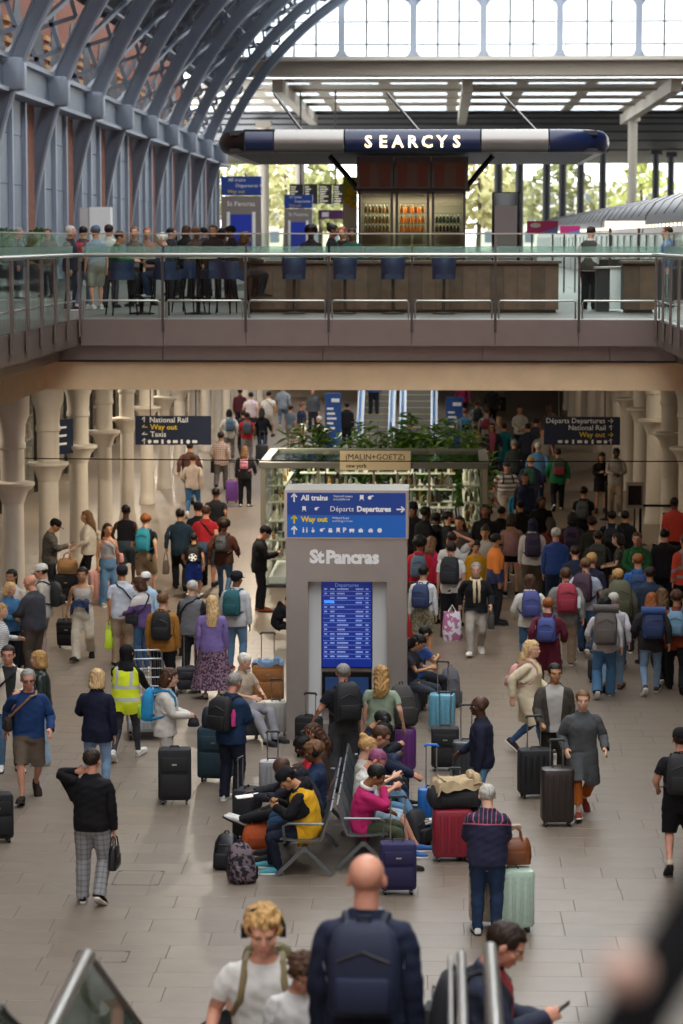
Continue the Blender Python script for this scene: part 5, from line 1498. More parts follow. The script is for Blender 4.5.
def suitcase(u, v, w, d, h, col, label, kind='hard', rz=0., ext=.45, loc=None, group=None, tilt=0., grip='#222222'):
    p = at_z(u, v, 0) if loc is None else Vector(loc)
    t = thing('suitcase', label, 'suitcase', (p.x, p.y, p.z), math.radians(rz), group); z0 = .055
    if tilt: t.rotation_euler = (math.radians(tilt), 0, math.radians(rz))
    m = cmat(col, 1., .35 if kind == 'hard' else .8)
    mb = MB(); rbox(mb, w, d, z0, h, .05 if kind == 'hard' else .035, 4, ez=.04); mb.build('shell', m, t, True)
    if kind == 'hard':
        for sy in (-1, 1):
            for i in range(5):
                x = -w*.36+w*.72*i/4; mb = MB(); rbox(mb, w*.09, .014, z0+.06, h-.06, .006, 2, x, sy*(d/2)); mb.build('rib', cmat(col, .85, .35), t, True)
        mb = MB(); q = rrect(w+.006, .012, .005, 0, 2); mb.loft([rrect(w+.005, .014, .006, z0+.04, 2), rrect(w+.005, .014, .006, h-.04, 2)]); mb.build('zip_seam', M_dark, t)
    else:
        for sy in (-1,):
            mb = MB(); rbox(mb, w*.86, .05, z0+.05, h*.55, .02, 3, 0, sy*d/2); mb.build('lower_pocket', cmat(col, .8), t, True)
            mb = MB(); rbox(mb, w*.82, .04, h*.60, h*.86, .02, 3, 0, sy*d/2); mb.build('upper_pocket', cmat(col, .9), t, True)
            mb = MB(); mb.box(-.03, .03, sy*d/2-.026, sy*d/2-.02, h*.72, h*.75); mb.build('badge', M_steel, t)
    for sx in (-1, 1):
        for sy in (-1, 1):
            mb = MB(); mb.tube([(sx*w*.36-.014, sy*d*.32, .03), (sx*w*.36+.014, sy*d*.32, .03)], .03, 10); mb.build('wheel', M_black, t, True)
    mb = MB(); mb.tube([(-.06, 0, h-.005), (-.05, 0, h+.025), (.05, 0, h+.025), (.06, 0, h-.005)], .011, 6); mb.build('top_handle', M_dark, t, True)
    if ext:
        e = h+ext; hd = None
        for sx in (-1, 1):
            mb = MB(); mb.tube([(sx*w*.2, d*.33, h-.02), (sx*w*.2, d*.33, e)], .009, 6); mb.build('telescopic_rod', M_steel, t, True)
        mb = MB(); mb.tube([(-w*.2-.02, d*.33, e-.015), (-w*.2, d*.33, e+.012), (w*.2, d*.33, e+.012), (w*.2+.02, d*.33, e-.015)], .016, 8); mb.build('telescopic_grip', cmat(grip, 1, .5), t, True)
    return t
def hand_pos(rec, c):
    P = WRI+AD*.085
    if c == 'l': P = mir(P)
    return bone_matrix(rec, c+'h') @ Vector(P)
def carried(rec, c, col, label, w=.30, d=.11, h=.24, drop=.22, name='handbag', cat='bag', leather=False, top=.8):
    p = hand_pos(rec, c); t = thing(name, label, cat, (p.x, p.y, p.z-drop-h), rec['rz']+PI/2)
    m = cloth('leather:'+col) if leather else cmat(col)
    mb = MB(); rbox(mb, w, d, 0, h, .03, 3, top=top); mb.build('body', m, t, True)
    for sy in (-1, 1):
        mb = MB(); mb.tube([(-w*.25, sy*d*.3, h-.02), (-w*.18, sy*d*.2, h+drop*.7), (0, 0, h+drop), (w*.18, sy*d*.2, h+drop*.7), (w*.25, sy*d*.3, h-.02)], .008, 6); mb.build('handle', m, t, True)
    mb = MB(); rbox(mb, w*.7, .012, h*.2, h*.6, .005, 2, 0, -d/2*.95); mb.build('front_panel', cmat(col, .8), t, True)
    return t
def phone(rec, c, label, name='phone', w=.075, h=.15, col='#101012'):
    R = bone_matrix(rec, c+'h'); P = WRI+AD*.085+np.array([-.766, 0, -.5])*.03
    if c == 'l': P = mir(P)
    p = R @ Vector(P); t = thing(name, label, name.split('_')[0], p, rec['rz'])
    k = Matrix.Rotation(math.radians(-50), 4, 'X'); mb = MB(); rbox(mb, w, .009, -h*.3, h*.7, .004, 2); me = mb.build('case', mat('phone '+col, col, .3), t, True); me.matrix_local = k
    mb = MB(); mb.box(-w*.45, w*.45, -.0055, -.0045, -h*.27, h*.67); s = mb.build('screen', mat('phone screen', '#1c2430', .15), t); s.matrix_local = k
    return t
def crossbody(rec, col, label, side=1, w=.24, h=.17, z=.93, back=False, strapcol=None):
    M = bone_matrix(rec, 'spine') @ Matrix.Translation((0, 0, z)); b = rec['build']; r = {'m': .20, 'f': .19, 'h': .235}[b]
    t = link('shoulder_bag', None); tag(t, label, 'bag'); t.matrix_world = M
    yy = (-.13 if back else .14)
    mb = MB(); rbox(mb, .09, w, 0, h, .03, 3, side*(r+.045), yy*.35); mb.build('body', cmat(col), t, True)
    mb = MB(); rbox(mb, .02, w*.8, h*.1, h*.6, .008, 2, side*(r+.095), yy*.35); mb.build('pocket', cmat(col, .8), t, True)
    d = {'m': .16, 'f': .165, 'h': .19}[b]
    path = [(side*(r+.03), .04, h), (side*.13, d, h+.14), (-side*.02, d+.005, h+.30), (-side*.085, .10, 1.45-z), (-side*.10, 0, 1.485-z), (-side*.07, -.11, 1.43-z), (side*.02, -d+.01, h+.28), (side*.13, -d+.02, h+.12), (side*(r+.03), -.02, h)]
    mb = MB(); mb.tube(path, .014, 6); mb.build('strap', cmat(strapcol or col, .7), t, True)
    return t
def duffel(loc, w, d, h, col, label, rz=0, name='travel_bag', leather=False, handles=True):
    t = thing(name, label, 'bag', loc, math.radians(rz)); m = cloth('leather:'+col) if leather else cmat(col)
    mb = MB(); mb.loft([rrect(w*.94, d*.9, .06, 0, 3), rrect(w, d, .07, h*.25, 3), rrect(w*.97, d*.95, .07, h*.6, 3), rrect(w*.85, d*.6, .05, h*.9, 3), rrect(w*.7, d*.25, .02, h, 3)]); mb.build('body', m, t, True)
    if handles:
        for sy in (-1, 1):
            mb = MB(); mb.tube([(-w*.22, sy*d*.28, h*.8), (-w*.16, sy*d*.2, h*1.25), (0, sy*d*.15, h*1.38), (w*.16, sy*d*.2, h*1.25), (w*.22, sy*d*.28, h*.8)], .012, 6); mb.build('handle', m, t, True)
    mb = MB(); rbox(mb, w*.6, .03, h*.12, h*.5, .012, 2, 0, -d*.5); mb.build('pocket', cmat(col, .8), t, True)
    return t
def floor_backpack(u, v, col, label, rz=0, col2=None, w=.32, h=.48, d=.22, loc=None):
    p = at_z(u, v, 0) if loc is None else Vector(loc); t = thing('backpack', label, 'backpack', p, math.radians(rz))
    mb = MB(); mb.loft([rrect(w*k, d*kd, .06, h*f, 3, 0, yo) for (f, k, kd, yo) in ((0, .9, .95, 0), (.06, 1.02, 1.05, 0), (.4, 1., 1., .01), (.75, .92, .8, .03), (.93, .7, .5, .05), (1, .4, .2, .06))])
    mb.rest(mb.build('main_compartment', cloth(col2) if col2 else cmat(col), t, True))
    mb = MB(); rbox(mb, w*.8, .10, .03, h*.48, .03, 3, 0, -d*.5); mb.rest(mb.build('front_pocket', cloth(col2) if col2 else cmat(col, .7), t, True))
    mb = MB(); mb.tube([(-w*.42, -d*.36, h*.62), (-w*.2, -d*.47, h*.74), (w*.2, -d*.47, h*.74), (w*.42, -d*.36, h*.62)], .007, 5); mb.build('zip', M_dsteel, t)
    mb = MB(); rbox(mb, .05, d*.5, .03, h*.4, .015, 2, w*.52, 0); mb.build('side_pocket', cmat(col, .75), t, True)
    for s in (-1, 1):
        mb = MB(); mb.tube([(s*.08, d*.4, h*.9), (s*.11, d*.62, h*.7), (s*.13, d*.6, h*.3), (s*.12, d*.45, h*.08)], .018, 6); mb.build('shoulder_strap', cmat(col, .7), t, True)
    mb = MB(); mb.tube([(-.03, .05, h*.97), (-.02, .05, h*1.06), (.02, .05, h*1.06), (.03, .05, h*.97)], .009, 6); mb.build('grab_handle', cmat(col, .6), t, True)
    return t
def drape(loc, w, d, fall, col, label, rz=0, name='draped_jacket', seed=0, cat='jacket'):
    """a garment thrown over something: flat in the middle, hanging with folds round the edge"""
    t = thing(name, label, cat, loc, math.radians(rz)); n, m = 26, 22; vs = []; rr = random.Random(seed); ph = [rr.random()*6 for _ in range(6)]
    def P_(i, j, o):
        a = (i/(n-1)*2-1); b = (j/(m-1)*2-1); W = w/2+fall; D = d/2+fall*.8; x = a*W; y = b*D
        ox = max(0, abs(x)-w/2); oy = max(0, abs(y)-d/2); dr = math.hypot(ox, oy)
        dr *= .7+.3*math.sin(a*4+ph[0])*math.cos(b*3+ph[1])
        x2 = math.copysign(min(abs(x), w/2)+ox*.22, x); y2 = math.copysign(min(abs(y), d/2)+oy*.22, y)
        f = .016*math.sin(x*22+ph[2])*math.sin(y*26+ph[3])+.012*math.sin((x+y)*37+ph[4]); g = .009*math.sin(math.atan2(y, x)*9+ph[5])*min(1, dr*6)
        return (x2*(1+g/.3), y2*(1+g/.3), .022-dr*.95+f+o)
    vs = [P_(i, j, 0) for j in range(m) for i in range(n)]; fs = [(j*n+i, j*n+i+1, (j+1)*n+i+1, (j+1)*n+i) for j in range(m-1) for i in range(n-1)]
    mb = MB(); mb.add(vs, fs); o = mb.build('cloth', cloth(col), t, True, fix=False)
    mb = MB(); mb.tube([P_(int(n*.3), k, .012) for k in range(4, m-4)], .012, 6); mb.build('seam', cmat(col if col[0] == '#' else '#888888', .75), t, True)
    mb = MB(); mb.tube([Vector(P_(int(n*.72), 2+k, .02)) for k in range(0, m-8)], [.05]*(m-9)+[.035], 8); mb.build('sleeve', cloth(col), t, True)
    return t
# ================================================================== LOWER CONCOURSE OBJECTS
# ---- main information kiosk
YKI = 37.0; pq = F/YKI
def qx(u): return (u-441)/pq
def qz(v): return EYE+(240-v)/pq
M_kiosk = mat('brushed kiosk steel', '#a39c96', .34, metal=.6, var=.05, vscale=3)
kio = thing('information_kiosk', 'tall steel information kiosk with blue direction panel and departure screen', 'kiosk', (qx(347), YKI, 0))
ox = qx(347); KW = (qx(408)-qx(286)); hw = KW/2; zt_ = qz(490); zs = qz(539)
def K(u): return qx(u)-ox
# body around the screen recess
mb = MB(); mb.box(-hw, K(308), 0, .9, 0, zs); mb.box(K(388), hw, 0, .9, 0, zs); mb.box(K(308), K(388), 0, .9, qz(583), zs); mb.box(K(308), K(388), .25, .9, 0, qz(583)); mb.box(K(308), K(388), 0, .25, 0, .25)
body = mb.build('body', M_kiosk, kio)
MB().box(-hw-.02, hw+.02, -.03, .93, zs, zt_).build('sign_box', M_steel, kio)
p1 = MB().box(-hw+.02, hw-.02, -.045, -.03, qz(515), qz(492.5)).build('sign_panel', M_blue, kio)
p2 = MB().box(-hw+.02, hw-.02, -.045, -.03, zs+.02, qz(515)).build('sign_panel', M_blue2, kio)
def kt(s, u, v, px, m, par, align='LEFT', bold=.0): 
    o = text('lettering', s, px/pq*1.12, Matrix.Translation((K(u), -.048, qz(v))) @ Matrix.Rotation(PI/2, 4, 'X'), m, par, .002, bold, 1.0, align); return o
def arrow(u, v, ang, s, m, par):
    mb = MB(); L = s/pq
    M = Matrix.Translation((K(u), -.049, qz(v))) @ Matrix.Rotation(ang, 4, 'Y')
    mb.box(-L*.09, L*.09, -.002, .002, -L*.5, L*.42, M)
    for sg in (-1, 1): 
        M2 = M @ Matrix.Translation((0, 0, L*.46)) @ Matrix.Rotation(sg*math.radians(40), 4, 'Y'); mb.box(-L*.085, L*.085, -.002, .002, -L*.52, .03*L, M2)
    return mb.build('arrow', m, par)
arrow(294.5, 497.5, 0, 8.5, M_wt, p1); kt('All trains', 301.5, 497.8, 6.6, M_wt, p1, bold=.004)
kt('National tickets\nand platforms', 334, 497.5, 2.7, M_wt, p1)
kt('Départs', 330.5, 509, 6.6, M_wt, p1); kt('Departures', 357.5, 509, 6.6, M_wt, p1, bold=.005)
arrow(401.5, 509, PI/2, 8.5, M_wt, p1)
arrow(294.5, 519.5, 0, 8.5, M_yel, p2); kt('Way out', 301.5, 519.5, 6.6, M_yel, p2, bold=.004); kt('Midland Road\nand King\'s Cross', 333, 519.5, 2.7, M_wt, p2)
arrow(294.5, 530.5, 0, 8.5, M_wt, p2)
# pictograms
def picto(kind, u, v, par, s=5.):
    mb = MB(); k = s/pq; X, Z = K(u), qz(v); y0, y1 = -.0495, -.046
    b = lambda a, c, e, f: mb.box(X+a*k, X+c*k, y0, y1, Z+e*k, Z+f*k)
    def disc(a, e, r): mb.tube([(X+a*k, y0, Z+e*k), (X+a*k, y1, Z+e*k)], r*k, 12)
    if kind == 'people':
        for a in (-.35, .35): disc(a, .42, .13); b(a-.15, a+.15, -.5, .25)
    elif kind == 'wheelchair': disc(-.05, .42, .12); disc(0, -.18, .32); b(-.1, .02, -.1, .3); b(0, .35, -.02, .08)
    elif kind == 'train': b(-.35, .35, -.3, .5); b(-.45, -.25, -.5, -.38); b(.25, .45, -.5, -.38)
    elif kind == 'case': b(-.45, .45, -.4, .2); b(-.2, .2, .25, .4)
    elif kind == 'bus': b(-.5, .5, -.25, .3); disc(-.3, -.35, .13); disc(.3, -.35, .13)
    elif kind == 'box': b(-.4, .4, -.45, .1); b(-.3, .3, .15, .4)
    elif kind == 'info': disc(0, 0, .48)
    elif kind == 'swirl': disc(-.1, 0, .35); b(.1, .6, .2, .4)
    o = mb.build('pictogram', M_wt, par); return o
for kd, u in (('people', 305.5), ('wheelchair', 313.5), ('swirl', 322.5), ('box', 331), ('train', 338.8), ('bus', 352.5), ('case', 361.5), ('case', 371.5), ('info', 380.5)): picto(kd, u, 530.3, p2)
kt('P', 343.5, 530.3, 6, M_wt, p2, bold=.004)
picto('train', 362.5, 497.3, p1, 5.5); picto('swirl', 371, 497.3, p1, 5.5); picto('train', 304.5, 508.7, p1, 5.); picto('swirl', 317, 508.7, p1, 4.5)
text('lettering', 'St', .26, Matrix.Translation((K(317), -.004, qz(558))) @ Matrix.Rotation(PI/2, 4, 'X'), M_wt, kio, .004, .012, .95, 'CENTER')
text('lettering', 'Pancras', .26, Matrix.Translation((K(353), -.004, qz(558.5))) @ Matrix.Rotation(PI/2, 4, 'X'), M_wt, kio, .004, .012, .95, 'CENTER')
# screen
scr = MB().box(K(322), K(372), .17, .24, qz(672), qz(584)).build('departure_screen', M_screen, kio)
MB().box(K(321), K(373), .2, .25, qz(673.5), qz(583)).build('screen_bezel', M_black, kio)
MB().box(K(308), K(321), .2, .25, .3, qz(583)).build('white_jamb', mat('white jamb', '#c9cbca', .5), kio); MB().box(K(373), K(388), .2, .25, .3, qz(583)).build('white_jamb', mat('white jamb', '#c9cbca', .5), kio)
k = MB(); rr = random.Random(2)
for i in range(16):
    v = 592+i*4.6
    for (a, w) in ((324, 3), (330, 4.5), (337, 6+rr.random()*6), (356, 5+rr.random()*3), (366, 3)):
        if rr.random() < .85: k.box(K(a), K(a+w), .165, .17, qz(v+.75), qz(v-.75))
    k.box(K(323), K(371), .167, .17, qz(v+2.4), qz(v+2.1))
o = k.build('screen_text_rows', M_sl, scr); o['kind'] = 'stuff'
MB().box(K(324), K(334), .163, .17, qz(606.3), qz(603.8)).build('highlight_row', mat('screen bright', '#3b8df0', .3, emit=.8), scr)
text('lettering', 'Departures', .075, Matrix.Translation((K(347), .168, qz(588))) @ Matrix.Rotation(PI/2, 4, 'X'), M_sl, scr, .001)
sc2 = MB().box(K(322), K(372), .15, .24, qz(714), qz(677)).build('lower_screen', M_black, kio)
MB().box(K(325), K(369), .145, .15, qz(711), qz(682)).build('lower_screen_image', mat('map screen', '#24406e', .3, emit=.12), sc2)

# ---- hanging direction signs
def hang_sign(u0, u1, v0, v1, y, label, lines):
    p = F/y; a = at_y(u0, v0, y); b = at_y(u1, v1, y); t = thing('hanging_sign', label, 'sign', ((a.x+b.x)/2, y, b.z), 0, 'hanging direction signs')
    W = b.x-a.x; Hh = a.z-b.z
    s = MB().box(-W/2, W/2, 0, .12, 0, Hh).build('panel', mat('sign dark navy', '#14233f', .4), t)
    for x in (-W*.3, W*.3): MB().cyl(x, .06, Hh, 5.5-b.z if y > 72 else 4.6-b.z, .015, 6).build('hanger_rod', M_dsteel, t)
    for i, (tx, al, m) in enumerate(lines):
        z = Hh*(1-(i+.55)/4); x = -W*.42 if al == 'LEFT' else W*.42
        text('lettering', tx, Hh*.26, Matrix.Translation((x, -.004, z)) @ Matrix.Rotation(PI/2, 4, 'X'), m, s, .002, .002, 1., al)
    z = Hh*(1-3.55/4); sg = 1 if lines[0][1] == 'LEFT' else -1; q = Hh*.075
    for j in range(8):      # row of small pictograms
        k = MB(); x = sg*(-W*.42+W*.11+j*W*.085)
        if j % 3 == 0: k.tube([(x, -.006, z), (x, 0, z)], q*.9, 10)
        elif j % 3 == 1: k.box(x-q*1.1, x+q*1.1, -.006, 0, z-q*.6, z+q*.7)
        else: k.box(x-q*.5, x+q*.5, -.006, 0, z-q, z+q)
        k.build('pictogram', M_wt, s)
    return t
hang_sign(135, 211, 416, 445, 60, 'dark blue hanging sign with white and yellow text on the left', [('↑ National Rail', 'LEFT', M_wt), ('← Way out', 'LEFT', M_yel), ('← Taxis', 'LEFT', M_wt), ('↑', 'LEFT', M_wt)])
hang_sign(544, 620, 417, 445, 60, 'dark blue hanging sign with right aligned text on the right', [('Départs Departures →', 'RIGHT', M_wt), ('National Rail ↑', 'RIGHT', M_wt), ('Way out →', 'RIGHT', M_yel), ('↑', 'RIGHT', M_wt)])
a = at_y(61, 437, 56.6)
t = thing('hanging_sign', 'small blue sign turned sideways between the left columns', 'sign', (a.x, 56.6, a.z-.38), math.radians(62)); MB().box(-.45, .45, 0, .08, 0, .76).build('panel', mat('sign dark navy', '#14233f', .4), t)
for z in (.2, .38, .56): MB().box(-.35, .2, -.006, 0, z, z+.05).build('text_line', M_wt, t)
MB().cyl(0, .04, .76, 4.62-a.z+.38, .015, 6).build('hanger_rod', M_dsteel, t)
tag(MB().tube([(-7.78, 48.4, 3.12), (-2, 48.4, 3.09), (1, 48.4, 3.09), (7.6, 48.4, 3.12)], .012, 6).build('cable', M_black, None), 'thin dark cable strung across the concourse below the bridge', 'cable')

# ---- glass shop pavilion
pav = thing('shop_pavilion', 'glass walled shop pavilion with shelves and a cream name board', 'shop', (-1.37, 53.6, 0))
PW, PD, PH = 2.3, 3.6, 2.6
M_pav = mat('pavilion frame', '#8d8a78', .4, metal=.4)
MB().box(-PW, PW, 0, PD, .0, .06).build('base', M_dark, pav)
for x in (-PW, PW):
    for y in (0, PD): MB().box(x-.05, x+.05, y-.05, y+.05, 0, PH).build('post', M_pav, pav)
for x in (-1.15, 0, 1.15): MB().box(x-.025, x+.025, -.03, .03, 0, PH).build('post', M_pav, pav)
for i in range(4): MB().box(-PW+1.15*i+.03, -PW+1.15*(i+1)-.03, -.006, .006, .06, PH-.1).build('glass_wall', M_clear, pav)
for x in (-PW, PW):
    for i in range(3): MB().box(x-.006, x+.006, .05+1.2*i, 1.2*(i+1)-.03, .06, PH-.1).build('glass_wall', M_clear, pav)
mb = MB()
for (x0, x1, y0, y1) in ((-PW-.06, PW+.06, -.08, .12), (-PW-.06, PW+.06, PD-.1, PD+.1), (-PW-.08, -PW+.1, 0, PD), (PW-.1, PW+.08, 0, PD)): mb.box(x0, x1, y0, y1, PH-.1, PH+.02)
mb.build('roof_frame', mat('pale roof edge', '#66675f', .5), pav)
for i in range(4): MB().box(-PW+1.15*i+.1, -PW+1.15*(i+1)-.02, .15, PD-.12, PH-.03, PH-.015).build('roof_glass', M_glass, pav)
nb = MB().box(-.70, .76, -.12, -.08, PH-.13, PH+.27).build('name_board', mat('cream board', '#d8c8a2', .5), pav)
text('lettering', '(MALIN+GOETZ)', .165, Matrix.Translation((.03, -.122, PH+.14)) @ Matrix.Rotation(PI/2, 4, 'X'), M_black, nb, .002, .0)
text('lettering', 'new york', .11, Matrix.Translation((-.36, -.122, PH-.04)) @ Matrix.Rotation(PI/2, 4, 'X'), M_black, nb, .002, .002)
gcol = ['#d9d2c0', '#b98d4a', '#7d8a6a', '#c9c9c4', '#5a4a3c', '#a9b5b8', '#e4dfd2', '#3f4a4a']
for si, (x0, x1, y0, y1) in enumerate(((-PW+.1, -PW+.45, .2, 3.3), (PW-.45, PW-.1, .2, 3.3), (-1.6, -.4, .25, .6), (.4, 1.7, .25, .6), (-1.7, 1.7, 3.1, 3.45))):
    sh = MB().box(x0, x1, y0, y1, .06, .2).build('shelf_plinth', M_wt, pav)
    mb = MB()
    for z in (.55, .95, 1.35, 1.75, 2.1): mb.box(x0, x1, y0, y1, z, z+.025)
    mb.build('shelf_boards', mat('pale shelf', '#cfcabb', .5), pav)
    k = MB(); rr = random.Random(si+40)
    for z in (.58, .975, 1.375, 1.775, 2.125):
        for q in range(26):
            x = rr.uniform(x0+.05, x1-.05); yv = rr.uniform(y0+.04, y1-.04); k.cur = rr.randrange(8); r = .02+.025*rr.random(); hh = .1+.17*rr.random()
            k.tube([(x, yv, z), (x, yv, z+hh*.75), (x, yv, z+hh)], [r, r, r*.4], 7)
    o = k.build('toiletries', [mat('toiletry %d' % q, gcol[q], .4) for q in range(8)], sh); o['kind'] = 'stuff'
ld = bpy.data.lights.new('pavilion_light', 'AREA'); ld.shape = 'RECTANGLE'; ld.size = 3.5; ld.size_y = 2.4; ld.energy = 60; ld.color = (1, .9, .74)
lo = bpy.data.objects.new('pavilion_light', ld); COL.objects.link(lo); lo.parent = pav; lo.location = (0, 1.8, PH-.14)

# ---- plants behind the pavilion
def planter(u, vtop, y, w, label, col, seed, leafy=1.):
    a = at_y(u, vtop, y); Hh = a.z; t = thing('planter', label, 'plant', (a.x, y, 0), 0, 'planters behind the shop pavilion')
    k = MB(); rbox(k, w, .7, 0, .7, .05, 3); k.build('trough', M_dark, t)
    rr = random.Random(seed)
    stems = MB(); lv = MB(); lv2 = MB()
    for i in range(int(16*w)+6):
        x = rr.uniform(-w*.42, w*.42); yv = rr.uniform(-.25, .25); h2 = rr.uniform(.55, 1.)*(Hh-.7); tx = x+rr.uniform(-.25, .25); ty = yv+rr.uniform(-.2, .2)
        stems.tube([(x, yv, .65), ((x+tx)/2, (yv+ty)/2, .7+h2*.5), (tx, ty, .7+h2)], [.012, .01, .005], 5)
        for q in range(int(44*leafy)):
            f = rr.uniform(.2, 1.); bx_, by_, bz = x+(tx-x)*f, yv+(ty-yv)*f, .7+h2*f
            an = rr.random()*2*PI; el = rr.uniform(-.3, .8); L = rr.uniform(.18, .40); wd = L*.2
            d = Vector((math.cos(an)*math.cos(el), math.sin(an)*math.cos(el), math.sin(el))); sd = Vector((-math.sin(an), math.cos(an), 0))*wd; p = Vector((bx_, by_, bz))
            tgt = lv if rr.random() < .6 else lv2
            tgt.add([p, p+d*L*.5+sd, p+d*L-Vector((0, 0, L*.25)), p+d*L*.5-sd], [(0, 1, 2), (0, 2, 3)])
    stems.build('stems', mat('stem green', '#4c5a2c', .7), t)
    o = lv.build('leaves', mat('leaf '+col, shade(col, 1.5), .55), t, fix=False); o['kind'] = 'stuff'
    c2 = shade(col, 2.6); o = lv2.build('pale_leaves', mat('leaf pale '+col, c2, .55), t, fix=False); o['kind'] = 'stuff'
planter(307, 420, 60.5, .9, 'bushy dark green planter left of the cream name board', '#3a5224', 1)
planter(374, 420, 60.5, .8, 'slim green plant in front of the left escalator', '#46622c', 2)
planter(420, 410, 60.5, 1.5, 'large bushy plant right of the cream name board', '#4a6a30', 3, 1.2)
planter(455, 416, 60.5, 1.5, 'pale green spreading plant beside the blue totem', '#5f7d40', 4, 1.2)
planter(341, 436, 60.5, .8, 'low green plant below the tall blue totem', '#4a6630', 5)

# ---- blue totems on the lower floor
def low_totem(u0, u1, vtop, y, label):
    a = at_y(u0, vtop, y); b = at_y(u1, vtop, y); W = b.x-a.x; t = thing('blue_totem', label, 'totem', ((a.x+b.x)/2, y, 0), 0, 'blue totems by the escalators')
    MB().box(-W/2, W/2, 0, .12, 0, a.z).build('panel', mat('totem blue', '#14498c', .4), t)
    for j in range(5): MB().box(-W*.38, -W*.38+W*(.4+.3*((j*7) % 3)/3), -.008, 0, a.z-.55-.16*j, a.z-.48-.16*j).build('text_line', M_wt, t)
    MB().box(-W*.1, W*.4, -.008, 0, a.z-.3, a.z-.18).build('emblem', M_wt, t)
low_totem(325, 341, 393, 85, 'tall blue totem left of the escalators')
low_totem(446, 463, 397, 87, 'shorter blue totem right of the escalators')

# ---- escalators
def escalator(u0, u1, y, label):
    a = at_y(u0, 300, y); b = at_y(u1, 300, y); W = b.x-a.x; cx = (a.x+b.x)/2; t = thing('escalator', label, 'escalator', (cx, y, 0), 0, 'escalators at the far end')
    n = 27; rise, run = .205, .38
    st = MB().box(-W/2, W/2, 0, run, -.02, rise).mesh('step', mat('escalator step', '#8a8782', .4, metal=.5))
    ye = MB().box(-W/2, W/2, -.012, .04, rise-.005, rise+.006).mesh('step_edge', mat('step yellow', '#c9b23a', .6))
    for i in range(n):
        s = link('step', st, t, (0, i*run, i*rise)); link('step_edge', ye, s)
    L = n*run; Hh = n*rise
    for sx in (-1, 1):
        x = sx*(W/2+.12)
        mb = MB(); mb.prism([(-1.2, 0), (-1.2, .35), (0, .4), (L, Hh+.4), (L, Hh-.4), (.4, 0)], 'x', x-.12, x+.12); mb.build('side_skirt', mat('escalator skirt', '#b9bfc4', .35, metal=.5), t)
        mb = MB(); mb.prism([(-1.2, .35), (-1.2, .92), (0, .98), (L, Hh+.98), (L, Hh+.4), (0, .4)], 'x', x-.012, x+.012); mb.build('glass_side', M_glass, t)
        mb = MB(); mb.tube([(x, -1.3, .6), (x, -1.25, .9), (x, -1.0, .97), (x, 0, 1.02), (x, L, Hh+1.02)], .045, 8); mb.build('handrail', mat('blue handrail', '#3d6fa8', .4), t, True)
escalator(363, 388, 91, 'left one of the two far escalators with yellow edged steps')
escalator(406, 431, 91, 'right one of the two far escalators, without riders')

# ---- benches
M_bench = mat('bench metal', '#6f7476', .35, metal=.7)
def bench(x, y0, n, s, label):
    """beam seating along Y; s = -1 faces left, 1 faces right"""
    t = thing('bench', label, 'bench', (x, y0, 0)); pitch = .62; L = n*pitch
    MB().box(-.03*1, .03, 0, L, .30, .36).build('beam', M_bench, t)
    for i in range(n):
        yc = pitch*(i+.5); mb = MB(); secs = []
        for yy in (yc-.28, yc+.28): secs.append([(s*.28, yy, .435), (s*.26, yy, .455), (s*.10, yy, .435), (-s*.16, yy, .43), (-s*.16, yy, .41), (s*.10, yy, .415)])
        mb.loft(secs); mb.build('seat', M_bench, t)
        mb = MB(); secs = []
        for yy in (yc-.28, yc+.28): secs.append([(-s*.16, yy, .43), (-s*.20, yy, .50), (-s*.29, yy, .78), (-s*.31, yy, .78), (-s*.23, yy, .50), (-s*.19, yy, .41)])
        mb.loft(secs); mb.build('backrest', M_bench, t)
    for yv in (.12, L/2, L-.12):
        mb = MB(); mb.bar((0, yv, .33), (s*.32, yv, .012), .06, .045); mb.build('leg', M_bench, t)
        mb = MB(); mb.bar((0, yv, .33), (-s*.32, yv, .012), .06, .045); mb.build('leg', M_bench, t)
    for yv in (0.0, L):
        mb = MB(); mb.tube([(s*.22, yv, .42), (s*.24, yv, .60), (s*.18, yv, .63), (-s*.22, yv, .63)], .016, 6); mb.build('armrest', M_bench, t, True)
BLX, BRX, BY = -1.52, -.86, 28.85
bench(BLX, BY, 5, -1, 'left grey metal bench with passengers facing left')
bench(BRX, BY+.3, 6, 1, 'right grey metal bench with passengers facing right')

# ---- queue barrier at the right
for i, (u, v) in enumerate(((654, 592), (640, 545), (664, 556), (606, 520))):
    p = at_z(u, v, 0); t = thing('queue_post', 'black retractable belt queue post by the right columns, %s from the left' % ('third', 'second', 'fourth', 'first')[i], 'barrier', p, 0, 'belt barrier posts')
    k = MB(); k.lathe(0, 0, [(.17, 0), (.17, .02), (.05, .05)], 18); k.build('base', M_black, t, True); MB().cyl(0, 0, .04, .92, .035, 10).build('pole', M_black, t, True); MB().cyl(0, 0, .90, 1.0, .045, 10).build('belt_head', M_black, t, True)
    if i == 0: MB().box(.03, 1.6, -.005, .005, .91, .97).build('belt', mat('belt dark', '#1b1b1e', .7), t)
    if i == 1: MB().box(.03, .9, -.005, .005, .91, .97).build('belt', mat('belt dark', '#1b1b1e', .7), t)
p = at_z(634, 556, 0); t = thing('notice_stand', 'small black framed notice stand among the queue on the right', 'sign', p)
MB().cyl(0, 0, 0, 1.1, .02, 8).build('pole', M_dsteel, t); MB().box(-.2, .2, -.02, .02, 1.1, 1.7).build('frame', mat('notice frame', '#8f8a80', .5), t); MB().box(-.15, .15, -.03, -.02, 1.18, 1.62).build('poster', M_black, t); k = MB(); k.lathe(0, 0, [(.16, 0), (.16, .02)], 16); k.build('base', M_dsteel, t)

